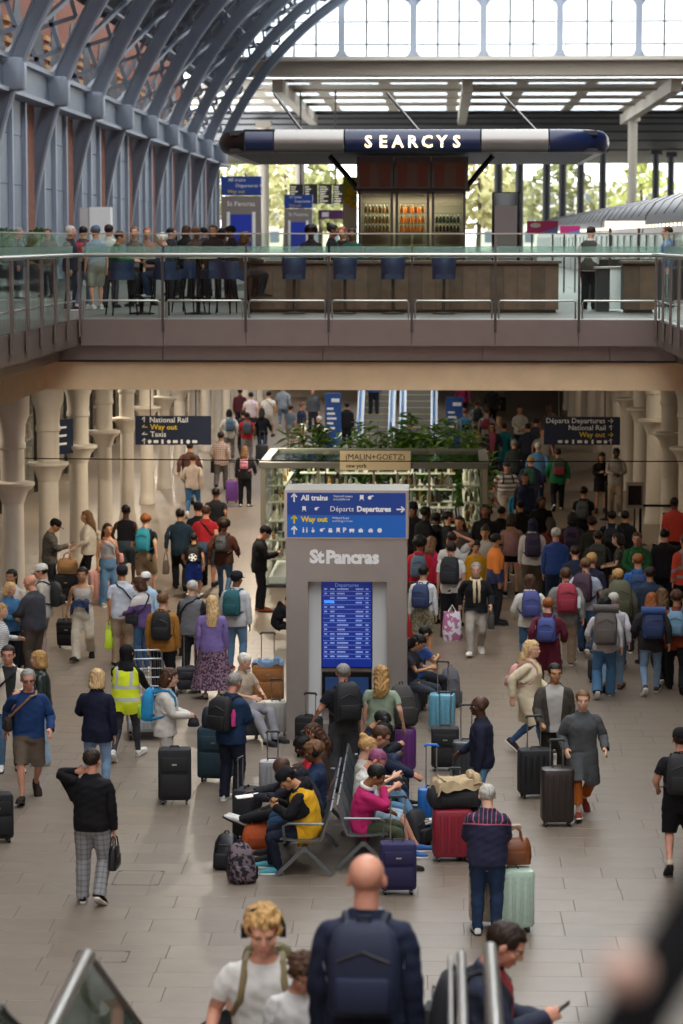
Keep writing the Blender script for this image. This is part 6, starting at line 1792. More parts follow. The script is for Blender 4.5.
# ---- baggage trolley by the hi-vis worker
p = at_z(146, 741, 0)
t = thing('cage_trolley', 'grey wire mesh trolley pushed by the worker in the yellow vest', 'trolley', p, math.radians(8)); M_tr = mat('trolley wire', '#8f9294', .35, metal=.8)
mb = MB(); mb.box(-.26, .26, 0, .8, .14, .17); mb.build('deck', M_tr, t)
for y in (0, .8):
    mb = MB(); mb.tube([(-.26, y, .15), (-.26, y, 1.15), (-.22, y, 1.2), (.22, y, 1.2), (.26, y, 1.15), (.26, y, .15)], .014, 6); fr_ = mb.build('end_frame', M_tr, t, True)
    for i in range(1, 9): MB().tube([(-.26+.52*i/9, y, .16), (-.26+.52*i/9, y, 1.19)], .004, 4).build('wire', M_tr, fr_)
    for i in range(1, 8): MB().tube([(-.26, y, .15+.13*i), (.26, y, .15+.13*i)], .004, 4).build('wire', M_tr, fr_)
for x in (-.22, .22):
    for y in (.08, .72): mb = MB(); mb.tube([(x-.015, y, .065), (x+.015, y, .065)], .065, 12); mb.build('wheel', M_black, t, True)

# ---- stairs up to the viewpoint, with landing and rails
SY0, SY1, SZ = 12.0, 18.0, 2.85; NT = 17
TREADS = []
sta = struct('stairs', (-.2, SY0, 0), 'flight of steps leading up towards the viewpoint')
tread = MB().box(-2.2, 3.2, 0, (SY1-SY0)/NT+.02, -.15, 0).mesh('step', M_floor)
for i in range(NT):
    zz = SZ-SZ*(i+1)/(NT+1); yy = (SY1-SY0)/NT*i
    link('step', tread, sta, (0, yy, zz)); TREADS.append((SY0+yy+.14, zz))
MB().prism([(0, 0), (SY1-SY0, 0), (0, SZ-.35)], 'x', -2.2, 3.2).build('stringer', M_ceil, sta)
mb = MB(); mb.box(-2.4, 3.0, 2.6, SY0, SZ-.3, SZ); sbuild(mb, 'floor_landing', M_floor, label='landing at the top of the lower steps')
for i, x in enumerate((-2.3, 2.9)): MB().box(x-.1-(-.2)+0, x+.1+.2, 2.6-SY0, 3.2-SY0, 0, SZ-.3).build('support', M_ceil, sta)
M_fg = glass('foreground glass', '#b5c6c0', .5)
def stair_rail(u, v, r, label, m, panel, name='stair_rail', slope=True, L=4.2):
    a = at_z(u, v, SZ+1.1); t = thing(name, label, 'handrail', (a.x, a.y, SZ)); k = SZ/(SY1-SY0)
    MB().prism([(-5, .06), (0, .06), (0, 1.06), (-5, 1.06)], 'x', -.007, .007).build('side_panel', panel, t)
    if slope: MB().prism([(.01, .06), (L, .06-k*L), (L, 1.06-k*L), (.01, 1.06)], 'x', -.007, .007).build('side_panel', panel, t)
    MB().tube([(0, -5, 1.1), (0, -.05, 1.1), (0, .03, 1.07)], r, 12).build('handrail', m, t, True)
    if slope: MB().tube([(0, 0, 1.09), (0, L, 1.09-k*L)], r*.6, 10).build('sloping_rail', M_dsteel, t, True)
    MB().box(-.03, .03, -5, .01, 0, .07).build('floor_channel', M_dsteel, t)
    if slope: MB().prism([(0, -.02), (L, -.02-k*L), (L, .07-k*L), (0, .07)], 'x', -.03, .03).build('sloping_channel', M_dsteel, t)
stair_rail(88, 953, .034, 'glass stair balustrade with a bright steel handrail at the bottom left', M_steel, M_fg, 'glass_balustrade')
stair_rail(-2, 1006, .034, 'end of a dark handrail in the bottom left corner', M_dsteel, M_fg)
stair_rail(450, 955, .012, 'thin steel rail, leftmost of the three rails at the bottom', M_steel, mat('rail dark panel', '#3a3c40', .35), L=.9)
stair_rail(461, 952, .022, 'middle steel rail of the three at the bottom', M_steel, mat('rail dark panel', '#3a3c40', .35), L=.9)
stair_rail(490, 946, .034, 'thick steel rail, rightmost of the three at the bottom', M_steel, mat('rail dark panel', '#3a3c40', .35), L=.9)
OBST = [(-3.75, 1.0, 53.5, 57.3), (-2.25, -.42, 36.9, 37.95), (-3.3, 2.4, 60.1, 60.9)]+[(-8.1, -7.95, 48.35+4.47*i, 48.45+4.47*i) for i in range(17)]+[(5.3, 5.6, 57.2+4.47*i, 57.4+4.47*i) for i in range(13)]
# ================================================================== CAST: foreground
def P(*a, **k): return person(*a, **k)
JE, DJ, LJ = '#4a6584', '#26334a', '#7f9ab3'      # jeans colours
BK, NV, CH = '#17171a', '#1c2740', '#33343a'

r = P(367, 852, 6, 1.68, 'm', 'stand', 'p', ('bald', 'grey'), ('blazer', '#20263a'), ('trousers', '#1d2232'), '#1a1513', 'bald man in a dark navy suit seen from behind, nearest in the middle', extra=(('shirt', '#c9d0e0'),), pose_over=dict(hp=.05, hy=0., wl=(-.22, .05, .88)), stairs=True)
backpack(r, '#141d36', 'dark blue leather backpack worn by the bald man in the suit', .33, .46, .17, pocket='#18223e')
r = P(263, 909, 186, 1.78, 'm', 'stair', 'p', ('curly', 'blond'), ('tee', '#cfccc6'), ('shorts', '#2a2b33'), '#8a8a8a', 'curly blond youth in a white t-shirt with black headphones walking towards us', extra=(('headphones', BK),), pose_over=dict(lean=.18, hp=.12), stairs=True)
backpack(r, '#6b6243', 'khaki camouflage backpack with front straps on the curly blond youth', .30, .44, .15, straps='#8a7a50')
P(306, 959, 175, 1.30, 'm', 'stand', 'p', ('curly', 'brown'), ('tee', '#cbc9c6'), ('shorts', '#3a3f4a'), '#999999', 'brown haired boy in a white t-shirt looking down beside the suited man', pose_over=dict(hp=.5), stairs=True)
P(None, None, 350, 1.62, 'm', 'walk', 'p', ('short', 'dbrown'), ('jacket', '#121214'), ('trousers', '#15151a'), BK, 'person in a black jacket mostly hidden behind the curly blond youth', loc=(at_y(234, 500, 15.6).x, 15.6), z=TREADS[10][1])
r = P(516, 925, 95, 1.70, 'm', 'phone', 'p', ('short', 'dbrown'), ('jacket', 'vneck:#1b2136:#8f2a2e'), ('trousers', '#20222c'), BK, 'man in a navy jacket looking at his phone by the steel rails', stairs=True)
phone(r, 'r', 'black phone held by the man by the steel rails')
backpack(r, '#1a1c22', 'black backpack on the man looking at his phone by the rails', .28, .42, .14)
# left foreground
r = P(92, 748, 4, 1.68, 'm', 'lefthead', 'p', ('short', 'dbrown'), ('sweater', '#141316'), ('trousers', 'plaid:#8d8c8c:#68686c'), '#1c1917', 'person in a black sweater and grey checked trousers with one hand raised to the head', sole='#d8cfc0', pose_over=dict(ar=(.1, -.16, .15), fr=.6))
carried(r, 'r', '#121214', 'black leather briefcase held by the person in checked trousers', .30, .10, .26, .12, 'briefcase', leather=True)
r = P(97, 668, 8, 1.64, 'f', 'holdone', 'l', ('bob', 'pblond'), ('blazer', '#161a2e'), ('jeans', '#7c98b4'), '#222222', 'blond woman in a navy blazer and jeans seen from behind')
r = P(127, 644, 10, 1.62, 'f', 'push', 't', ('hijab', '#131316'), ('long', '#17171b'), ('skinny', '#3b3b42'), '#d9d6d0', 'worker in a yellow reflective vest and black headscarf pushing a trolley', extra=(('vest', 'hivis:#d8e524:#b9bcb4'),))
r = P(28, 669, 170, 1.72, 'm', 'walk', 'p', ('short', 'grey'), ('sweater', '#1d3763'), ('shorts', '#5c5044'), '#2b201a', 'grey haired man with glasses in a blue sweater and brown shorts walking towards us', extra=(('glasses', BK),))
crossbody(r, '#241c18', 'dark camera bag on an orange strap across the man in the blue sweater', 1, z=.98, strapcol='#a87742', back=False)
r = P(8, 645, 165, 1.70, 'm', 'holdone', 'p', ('short', 'dbrown'), ('jacket', 'vneck:#c9bfae:#1d1d20'), ('jeans', '#56728f'), '#dedad2', 'young man in a cream jacket over a black t-shirt at the left edge')
crossbody(r, '#1a1a1d', 'black sling bag across the young man in the cream jacket', 1)
P(38, 650, 262, 1.62, 'f', 'stand', 'l', ('bob', 'blond'), ('jacket', 'leather:#1f2b28'), ('wide', '#8aa2b8'), '#d6d2c8', 'blond woman in a dark green leather jacket and pale jeans behind the man with glasses')
suitcase(-4, 842, .40, .26, .60, '#15161a', 'black suitcase cut off by the left edge of the photo', 'soft', 20, 0)
r = P(172, 668, 85, 1.62, 'f', 'hold', 'l', ('bob', 'brown'), ('jacket', '#c9c3ba'), ('trousers', '#b9b4ab'), '#8a8782', 'brown haired woman in a white coat with a blue backpack facing right')
backpack(r, '#1b86b8', 'bright blue and green backpack on the woman in the white coat', .28, .46, .16, pocket='#8cb43a')
carried(r, 'r', '#1c1c20', 'small black camera pouch in the hands of the woman in the white coat', .16, .09, .12, .03, 'camera_pouch')
suitcase(175, 803, .42, .27, .72, '#1d1d21', 'large black fabric suitcase standing in front of the woman in the white coat', 'soft', 4, .0)
r = P(212, 595, 2, 1.62, 'f', 'stand', 'l', ('longer', 'pblond'), ('cardigan', '#7b6aa3'), ('skirt', 'blotch:#3a2c44:#8a6a7a:30'), '#c9b9a2', 'woman with long blond hair in a lilac cardigan and long flowered skirt')
r = P(236, 673, 30, 1.64, 'm', 'hold', 'p', ('short', 'grey'), ('jacket', '#1d3350'), ('trousers', '#191d2b'), '#d8d5d0', 'grey haired traveller in a blue jacket holding a teal suitcase')
backpack(r, '#17171b', 'black backpack with a pink bottle on the traveller in the blue jacket', .32, .46, .18, bottle='#c33a7c')
suitcase(216, 781, .46, .28, .74, '#1f3a46', 'tall dark teal suitcase beside the traveller in the blue jacket', 'soft', -8, .12)
p = at_z(216, 781, 0); duffel((p.x-.02, p.y, .745), .34, .2, .26, '#161a26', 'small navy bag resting on top of the dark teal suitcase', 5)
pk = at_z(262, 726, 0)
suitcase(268, 702, .50, .30, .62, '#a8703c', 'tan fabric suitcase with a blue jacket on top left of the kiosk', 'soft', 4, .45)
p = at_z(268, 702, 0); drape((p.x, p.y, .63), .46, .28, .09, '#6f8aa8', 'folded pale blue jacket lying on the tan suitcase', 0, 'folded_jacket', 3)
suitcase(246, 738, .42, .30, .46, '#4a4a50', 'low grey case used as a seat by the white haired woman', 'soft', 10, .0)
p = at_z(246, 738, 0)
P(None, None, 128, 1.60, 'f', 'sit', 'l', ('short', 'white'), ('tee', '#b9a894'), ('trousers', '#8f8f94'), '#2b2b2e', 'white haired woman in grey trousers sitting on a low case left of the kiosk', loc=(p.x-.05, p.y-.05, 0), pose_over=dict(ar=(.12, .6, .085), al=(-.12, .55, .085), pel=.56))
suitcase(276, 735, .34, .22, .50, '#a9a6a0', 'pale suitcase with checked bag next to the kiosk side', 'hard', 0, .3)
r = P(163, 592, 4, 1.66, 'm', 'stand', 'l', ('short', 'lbrown'), ('jacket', '#9a6a2c'), ('trousers', '#17181d'), '#1d1d1f', 'man in a mustard jacket with a black roll top backpack')
backpack(r, '#131316', 'black roll top backpack on the man in the mustard jacket', .30, .48, .15)
r = P(193, 580, 20, 1.62, 'f', 'pushstand', 'l', ('short', 'lgrey'), ('jacket', 'panel:#6a6a6e:#1c1c22'), ('trousers', '#22232a'), '#2a2a2c', 'grey haired woman in a grey vest with black sleeves pulling a dark wheeled bag')
crossbody(r, '#1c1c22', 'dark shoulder bag with strap on the grey haired woman in the vest', -1)
suitcase(190, 692, .42, .30, .40, '#2c2d33', 'low dark wheeled bag behind the lady in the flowered skirt', 'soft', 10, .5)
t = floor_backpack(178, 655, '#17171b', 'black bag with orange lining standing behind the mustard jacket', 0, w=.26, h=.55, d=.2)
r = P(237, 571, 18, 1.66, 'm', 'stand', 'b', ('short', 'black'), ('jacket', '#c3c4c6'), ('jeans', '#5f7f9c'), '#b03028', 'youth in a white jacket with a teal backpack and red shoes', extra=(('cap', '#22242c'),), sole='#e0dcd6')
backpack(r, '#1e5a63', 'teal backpack on the youth in the white jacket', .29, .46, .16)
r = P(268, 527, 84, 1.66, 'm', 'phone', 'p', ('short', 'black'), ('jacket', '#121215'), ('trousers', '#17171c'), '#b0562c', 'man in black with a cap looking at his phone beside the glass shop', extra=(('cap', '#101013'),))
phone(r, 'r', 'phone held by the man in black beside the glass shop')
P(292, 596, 80, 1.2, 'm', 'sitforward', 't', ('short', 'black'), ('hoodie', '#141417'), ('trousers', '#1c1c20'), BK, 'person in black crouching half hidden behind the left side of the kiosk')
r = P(122, 565, 355, 1.68, 'm', 'stand', 't', ('short', 'black'), ('polo', '#bfc6d2'), ('trousers', '#9b8670'), '#25211e', 'man in a pale shirt and khaki trousers carrying a lime green bag', extra=(('cap', '#2b2b30'),))
crossbody(r, '#2a2a30', 'dark strap bag worn across the pale shirt of the man with the lime bag', 1)
carried(r, 'l', '#b8d42a', 'lime green shopping bag carried by the man in the pale shirt', .30, .14, .32, .16, 'shopping_bag')
r = P(137, 577, 300, 1.58, 'f', 'hold', 'l', ('bob', 'brown'), ('sweater', 'half:#c9c3c0:#5d4478:1.28'), ('jeans', '#3c5a7c'), '#bfbab2', 'brown haired woman in a white and purple sweater beside the lime bag man')
crossbody(r, '#1a1a1e', 'black shoulder bag on the woman in the purple sweater', -1)
P(146, 572, 20, 1.50, 'm', 'stand', 'l', ('short', 'lbrown'), ('jacket', '#a9c3d8'), ('trousers', '#6a6a70'), '#cccccc', 'person in a white cap and pale blue jacket behind the purple sweater', extra=(('cap', '#e4e2de'),))
suitcase(131, 662, .34, .22, .55, '#c98d86', 'small pink suitcase beside the woman in the purple sweater', 'hard', 5, .35)
r = P(82, 567, 182, 1.62, 'f', 'walk', 't', ('pony', 'black'), ('tank', '#b4aca6'), ('wide', '#c9bfae'), '#1d1b1a', 'dark haired woman in white wide trousers walking towards us with a black case', pose_over=dict(wl=(-.05, .24, 1.10), wr=(.3, -.10, .85)))
drape(tuple(hand_pos(r, 'l')+Vector((-.02, -.03, .03))), .20, .07, .26, '#22324e', 'dark blue jacket hanging over the arm of the woman in white trousers', 0, 'bundled_jacket', 4)
suitcase(68, 647, .36, .22, .52, '#121215', 'small black cabin suitcase pulled by the woman in white trousers', 'soft', 0, .38, tilt=14)
P(28, 575, 300, 1.70, 'h', 'hold', 'p', ('bald', 'grey'), ('sweater', '#3c3d44'), ('trousers', '#4b4039'), '#26221f', 'bald man in a dark grey sweater and brown trousers at the left edge')
r = P(40, 564, 280, 1.66, 'm', 'stand', 'p', ('short', 'dbrown'), ('jacket', '#b9b2a6'), ('trousers', '#a68f88'), '#d0ccc6', 'man in a white cap and pale jacket with a black backpack', extra=(('cap', '#dcd9d2'),))
backpack(r, '#17171a', 'black backpack on the man in the white cap', .28, .44, .16)
P(11, 582, 140, 1.58, 'f', 'hold', 'l', ('bob', 'pblond'), ('jacket', '#3f6f98'), ('trousers', '#20232c'), BK, 'blond woman in a blue jacket facing the bald man')
P(11, 569, 200, 1.68, 'f', 'stand', 't', ('pony', 'black'), ('tee', '#c9c0b8'), ('trousers', '#2b2b30'), BK, 'dark haired woman in a pale top behind the blond woman in blue')
P(1, 603, 90, 1.58, 'f', 'holdone', 'l', ('wavy', 'blond'), ('long', 'stripe:#d8d5d0:#9aa2a8:30'), ('skirt', '#7d8a88'), '#999999', 'blond woman in a striped pale top cut off by the left edge')
suitcase(17, 668, .36, .24, .62, '#15161b', 'black suitcase standing between the blond woman in blue and the bald man', 'hard', 10, 0)
suitcase(99, 601, .42, .26, .62, '#cf9a92', 'pink hard suitcase beside the woman in the grey sleeveless top', 'hard', 10, .0)
suitcase(67, 603, .46, .28, .58, '#17181c', 'black suitcase with a tan handbag on top near the left columns', 'soft', 0, 0)
p = at_z(67, 603, 0); duffel((p.x+.02, p.y, .60), .42, .22, .30, '#9a744a', 'tan handbag standing on the black suitcase near the columns', 0, 'handbag')
r = P(58, 520, 80, 1.66, 'm', 'phone', 't', ('short', 'black'), ('jacket', 'blotch:#3c3a36:#58544c:24'), ('trousers', '#26272c'), BK, 'man in a black cap and mottled dark jacket using a phone by the columns', extra=(('cap', '#121214'),))
phone(r, 'r', 'phone in the hands of the man in the mottled jacket')
P(86, 510, 275, 1.68, 'f', 'walk', 'l', ('longer', 'lbrown'), ('blouse', '#c9c2b4'), ('skinny', '#141417'), '#141417', 'woman with long brown hair in a loose white blouse and black trousers')
r = P(108, 523, 150, 1.62, 'f', 'stand', 't', ('longer', 'dbrown'), ('croptank', '#9c9ca2'), ('wide', '#557899'), '#8a8a8a', 'long haired woman in a grey sleeveless top and jeans near the pink suitcase')
crossbody(r, '#c98f86', 'pink shoulder bag on the woman in the grey sleeveless top', -1, w=.2, h=.2)
P(126, 504, 5, 1.74, 'm', 'walk', 'd', ('buzz', 'black'), ('tank', '#15151a'), ('shorts', '#3a4a52'), '#6a6a66', 'dark skinned man in a black sleeveless top seen from behind')
r = P(146, 514, 12, 1.70, 'm', 'walk', 'l', ('curly', 'ginger'), ('tee', '#1b1c22'), ('shorts', '#8a7860'), '#4a4a4a', 'ginger haired man in a black t-shirt and khaki shorts with a turquoise backpack')
backpack(r, '#1d8296', 'turquoise backpack on the ginger haired man', .28, .48, .17)
r = P(180, 508, 356, 1.70, 'm', 'walkl', 't', ('short', 'black'), ('shirt', '#1c2f3d'), ('trousers', '#14151a'), BK, 'man in a dark petrol shirt and black trousers carrying a string bag')
carried(r, 'l', '#5a5348', 'dark string bag carried by the man in the petrol shirt', .24, .14, .28, .18, 'string_bag')
r = P(206, 505, 8, 1.74, 'h', 'walk', 'p', ('short', 'brown'), ('tee', '#a8232c'), ('shorts', '#4a6076'), '#2a2a2c', 'man in a red t-shirt and denim shorts walking away')
crossbody(r, '#3f3532', 'brown shoulder bag slung across the man in the red t-shirt', 1, back=True)
P(198, 502, 350, 1.74, 'm', 'stand', 'p', ('short', 'dbrown'), ('tee', '#1a1a1f'), ('trousers', '#1a1a1f'), BK, 'man in a black cap and black t-shirt hidden behind the red t-shirt', extra=(('cap', '#17171b'),))
r = P(194, 533, 4, 1.34, 'm', 'walk', 't', ('short', 'black'), ('tee', '#121216'), ('shorts', '#24409a'), '#d8d8d8', 'boy in blue shorts with a football printed backpack')
backpack(r, '#121216', 'black child backpack printed with a white football', .28, .38, .14, z0=1.04, face=True)
r = P(224, 519, 4, 1.62, 'f', 'walkl', 'b', ('afro', 'dbrown'), ('jacket', '#3f231a'), ('jeans', '#3c5674'), '#26262a', 'person in a dark brown jacket with a small grey backpack')
backpack(r, '#3a3c40', 'small dark grey backpack on the person in the brown jacket', .24, .34, .13, z0=1.10)
P(216, 487, 8, 1.70, 'm', 'walk', 'b', ('buzz', 'black'), ('tee', '#131317'), ('trousers', '#1a1a20'), BK, 'man with cropped hair in a black t-shirt beyond the red t-shirt')
P(193, 454, 6, 1.66, 'f', 'walk', 'l', ('short', 'brown'), ('sweater', '#c4b4a8'), ('jeans', '#3f6b98'), '#dcdcd8', 'person in a cream sweater and blue jeans walking away on the left')
P(190, 442, 2, 1.70, 'm', 'walkl', 't', ('short', 'dbrown'), ('jacket', '#5c3f38'), ('jeans', '#4a6078'), BK, 'person in a brown jacket in front of the cream sweater')
r = P(221, 432, 4, 1.68, 'm', 'walk', 't', ('short', 'black'), ('shirt', 'plaid:#d8c3b4:#96594e'), ('trousers', '#67635e'), '#2b2723', 'man in a pale checked shirt and grey trousers walking away', extra=(('cap', '#4a3c38'),))
carried(r, 'l', '#26262c', 'black bag carried by the man in the checked shirt', .3, .12, .36, .05, 'travel_bag')
r = P(245, 446, 2, 1.62, 'f', 'pushstand', 'l', ('wavy', 'lbrown'), ('hoodie', '#26252a'), ('trousers', '#191a20'), '#cfcac2', 'brown haired woman in a dark jacket with a small pink backpack')
backpack(r, '#c97f92', 'small pink backpack hanging on the woman in the dark jacket', .22, .28, .12, z0=1.12)
suitcase(232, 503, .34, .24, .62, '#6a3f8c', 'purple suitcase pulled by the woman with the pink backpack', 'hard', 0, .5)
r = P(247, 412, 2, 1.62, 'm', 'walk', 'b', ('short', 'black'), ('tee', '#b3202a'), ('trousers', '#8f8c88'), '#333333', 'boy in a red t-shirt with a grey backpack far down the hall')
backpack(r, '#3f4f52', 'grey green backpack on the boy in the red t-shirt', .28, .42, .15)
r = P(229, 409, 356, 1.66, 'f', 'walk', 't', ('bob', 'black'), ('jacket', '#c4c0b8'), ('trousers', '#7d7a76'), '#333333', 'woman in a white jacket with a slate blue backpack far down the hall')
backpack(r, '#4c6378', 'slate blue backpack on the woman in the white jacket', .28, .42, .15)
P(262, 408, 4, 1.66, 'f', 'walkl', 't', ('long', 'black'), ('hoodie', '#17171c'), ('jeans', '#3c5a7a'), BK, 'person in a black hoodie pulling a tall dark suitcase')
suitcase(262, 465, .40, .26, .66, '#26282e', 'tall dark suitcase behind the person in the black hoodie', 'hard', 0, .4)
r = P(269, 391, 4, 1.70, 'm', 'walk', 't', ('short', 'black'), ('tee', '#d3cfc6'), ('shorts', '#cbc3b4'), '#333333', 'man in a white t-shirt and pale shorts with a tan shoulder bag')
crossbody(r, '#a98758', 'tan shoulder bag on the man in the white t-shirt', 1, back=True)
P(251, 392, 2, 1.68, 'm', 'walk', 'l', ('short', 'black'), ('tee', '#d8c6cb'), ('trousers', '#3a3a42'), BK, 'person in a pale pink t-shirt at the far left of the hall')
P(240, 388, 0, 1.66, 'f', 'stand', 'b', ('short', 'black'), ('jacket', '#4a1f2b'), ('trousers', '#2a2028'), BK, 'person in a maroon jacket at the far left beside the columns')
P(243, 410, 350, 1.66, 'm', 'walk', 't', ('short', 'black'), ('jacket', '#22242c'), ('trousers', '#24242a'), BK, 'person in dark clothes in front of the maroon jacket')
P(283, 384, 0, 1.70, 'm', 'walk', 't', ('short', 'black'), ('shirt', '#8f97a3'), ('jeans', '#5d7086'), BK, 'person in a grey blue shirt at the far end of the hall')
P(303, 402, 60, 1.70, 'm', 'stand', 'p', ('buzz', 'lbrown'), ('tee', '#2a3550'), ('shorts', '#a08a6c'), BK, 'man in a navy t-shirt and khaki shorts left of the tall blue totem')
P(291, 405, 40, 1.60, 'm', 'stand', 'p', ('short', 'dbrown'), ('tee', '#5a6a78'), ('shorts', '#7a7670'), BK, 'boy in a grey blue t-shirt beside the navy t-shirt')
P(319, 416, 200, 1.62, 'm', 'stand', 'p', ('short', 'white'), ('jacket', '#1c2740'), ('trousers', '#2a2a30'), BK, 'white haired man in a navy jacket by the planter')
P(313, 388, 180, 1.66, 'f', 'stand', 'l', ('short', 'dbrown'), ('jacket', '#55585e'), ('trousers', '#2a2a30'), BK, 'person in a grey jacket beyond the navy t-shirt')
P(347, 402, 10, 1.60, 'm', 'stand', 't', ('short', 'black'), ('jacket', '#1a1c22'), ('trousers', '#1a1c22'), BK, 'dark clothed person right of the tall blue totem')
esc = (at_y(375.5, 300, 91).x, 91)
P(None, None, 0, 1.66, 'm', 'stand', 'p', ('short', 'black'), ('jacket', '#3f5f92'), ('trousers', '#22262e'), BK, 'person in a blue jacket riding up the left escalator', loc=(esc[0]-.1, esc[1]+1.7, 0), z=.205*5)
P(None, None, 0, 1.66, 'm', 'stand', 'p', ('short', 'black'), ('tee', '#888888'), ('jeans', '#8aa2bd'), '#dddddd', 'person in pale jeans high up on the left escalator', loc=(esc[0]+.2, esc[1]+4.35, 0), z=.205*12)
P(410, 420, 0, 1.66, 'h', 'stand', 'p', ('bald', 'grey'), ('polo', '#5c5a56'), ('trousers', '#2b2b30'), BK, 'bald man in a grey shirt at the foot of the right escalator')
# ------------------------------------------------------------------ right crowd, far
r = P(477, 400, 0, 1.68, 'm', 'walk', 'p', ('short', 'brown'), ('tee', '#8c9484'), ('trousers', '#333a44'), BK, 'person in a sage t-shirt with a black backpack far on the right')
backpack(r, '#202226', 'black backpack on the person in the sage t-shirt', .3, .46, .16)
r = P(465, 408, 2, 1.66, 'f', 'walk', 'p', ('short', 'lbrown'), ('tee', '#8c99a8'), ('jeans', '#6a87a4'), '#dddddd', 'person with a blue and black backpack right of the planters')
backpack(r, '#1d6f9c', 'blue and black backpack right of the planters', .3, .44, .16, pocket='#17181c')
r = P(487, 408, 4, 1.64, 'f', 'walkl', 'l', ('short', 'brown'), ('tee', '#a8a29a'), ('trousers', '#3c3a40'), BK, 'person in a pale top with a red bag far on the right')
backpack(r, '#8f2436', 'small dark red backpack on the person in the pale top', .26, .36, .14)
P(455, 400, 350, 1.64, 'f', 'walk', 'p', ('short', 'brown'), ('jacket', '#4c6a74'), ('trousers', '#333a44'), BK, 'person in a blue grey jacket beside the shorter blue totem')
P(463, 380, 0, 1.66, 'f', 'walk', 'p', ('short', 'brown'), ('long', '#9c2a5c'), ('trousers', '#22222a'), BK, 'person in a magenta top at the far end of the right side')
P(492, 384, 0, 1.7, 'm', 'walk', 'p', ('short', 'black'), ('jacket', '#333333'), ('trousers', '#18181c'), BK, 'person in black trousers at the far end with a black case')
suitcase(501, 412, .40, .26, .62, '#15151a', 'black suitcase at the far end of the right side', 'soft', 0, .4)
P(492, 423, 178, 1.66, 'f', 'walk', 't', ('long', 'dbrown'), ('jacket', 'vneck:#22202a:#8a3c50:.4'), ('trousers', '#22222a'), BK, 'woman in sunglasses and a maroon top walking towards us', extra=(('sunglasses', BK),))
P(499, 416, 190, 1.64, 'f', 'stand', 'l', ('long', 'blond'), ('long', '#8c7a74'), ('trousers', '#3a3a42'), BK, 'blond woman in a brown top beyond the teal jacket')
P(520, 406, 180, 1.70, 'm', 'wait', 't', ('short', 'dbrown'), ('shirt', '#cfccc4'), ('trousers', '#2b2420'), BK, 'man in a white shirt with a shoulder strap facing us far on the right')
P(504, 423, 0, 1.64, 'f', 'walk', 'p', ('short', 'dbrown'), ('coat', '#1d7880'), ('trousers', '#33383c'), BK, 'person in a long teal jacket walking away')
P(528, 423, 350, 1.70, 'm', 'walk', 't', ('short', 'black'), ('jacket', '#2a3040'), ('trousers', '#22242c'), BK, 'man in a dark slate jacket left of the hanging sign')
P(536, 418, 10, 1.70, 'm', 'walkl', 'p', ('short', 'dbrown'), ('jacket', '#3c4048'), ('trousers', '#22242c'), BK, 'man in a charcoal jacket next to the hanging sign')
P(543, 428, 170, 1.64, 'm', 'walk', 'p', ('short', 'lbrown'), ('tee', '#9c948c'), ('trousers', '#3c3a3a'), BK, 'man in a pale t-shirt half hidden beneath the hanging sign')
P(479, 433, 176, 1.70, 'm', 'walk', 't', ('short', 'lbrown'), ('jacket', '#3a332c'), ('trousers', '#2a2a2e'), BK, 'man in sunglasses and a brown jacket at the corner of the pavilion', extra=(('sunglasses', BK),))
P(487, 450, 180, 1.70, 'm', 'walk', 'p', ('bald', 'grey'), ('jacket', '#22222a'), ('trousers', '#2a2a32'), BK, 'bald man with glasses in a dark jacket walking towards us', extra=(('glasses', BK),))
P(514, 439, 0, 1.66, 'm', 'stand', 'p', ('short', 'grey'), ('shirt', 'plaid:#1f2a2a:#3c4844'), ('trousers', '#22262a'), BK, 'person in a dark green checked shirt seen from behind')
P(538, 442, 2, 1.68, 'm', 'walk', 'p', ('short', 'white'), ('jacket', '#5c8ab4'), ('trousers', '#2c3a5c'), BK, 'white haired man in a light blue jacket')
r = P(531, 456, 4, 1.66, 'm', 'walkl', 'p', ('short', 'blond'), ('jacket', '#343a58'), ('trousers', '#26304c'), BK, 'blond person in a navy jacket with a green backpack')
backpack(r, '#245548', 'dark green backpack on the blond person in the navy jacket', .3, .44, .16)
r = P(507, 461, 172, 1.74, 'h', 'walk', 'p', ('short', 'brown'), ('polo', 'stripe:#cfc9c4:#6a6a74:9'), ('shorts', '#b0a79c'), '#888888', 'heavy man in a cap and a wide striped shirt walking towards us', extra=(('cap', '#3a3c44'),))
backpack(r, '#2a2c32', 'dark backpack with front straps on the man in the striped shirt', .3, .44, .15)
P(491, 478, 120, 1.64, 'f', 'lean', 'p', ('short', 'brown'), ('tee', '#cdc9c8'), ('trousers', '#9a9692'), '#888888', 'person in a white t-shirt leaning forward beside the striped shirt', pose_over=dict(lean=.3))
P(525, 473, 184, 1.66, 'f', 'stand', 'p', ('bob', 'dbrown'), ('jacket', '#2b3550'), ('trousers', '#22242c'), BK, 'dark haired woman in a navy jacket facing us above the turquoise child')
P(518, 486, 170, 1.30, 'm', 'stand', 'p', ('short', 'lbrown'), ('jacket', '#1c8ab0'), ('trousers', '#22242c'), BK, 'child in a bright turquoise jacket in the dark crowd')
r = P(558, 448, 2, 1.68, 'm', 'walk', 't', ('short', 'dbrown'), ('jacket', '#1c6a44'), ('trousers', '#17171c'), '#d8d0c8', 'person in a green jacket with a grey backpack under the hanging sign')
backpack(r, '#4c4a48', 'grey backpack with a red flap on the person in the green jacket', .32, .46, .17, pocket='#8f2a34')
P(549, 404, 184, 1.66, 'm', 'stand', 'b', ('short', 'black'), ('tee', '#55504a'), ('trousers', '#2b2b30'), BK, 'person standing against the tan wall above the hanging sign')
P(602, 453, 176, 1.62, 'f', 'phone', 't', ('long', 'dbrown'), ('tunic', '#131216'), None, '#2a1a18', 'woman in a short black dress and boots reading a phone by the tan wall', shoek='boot')
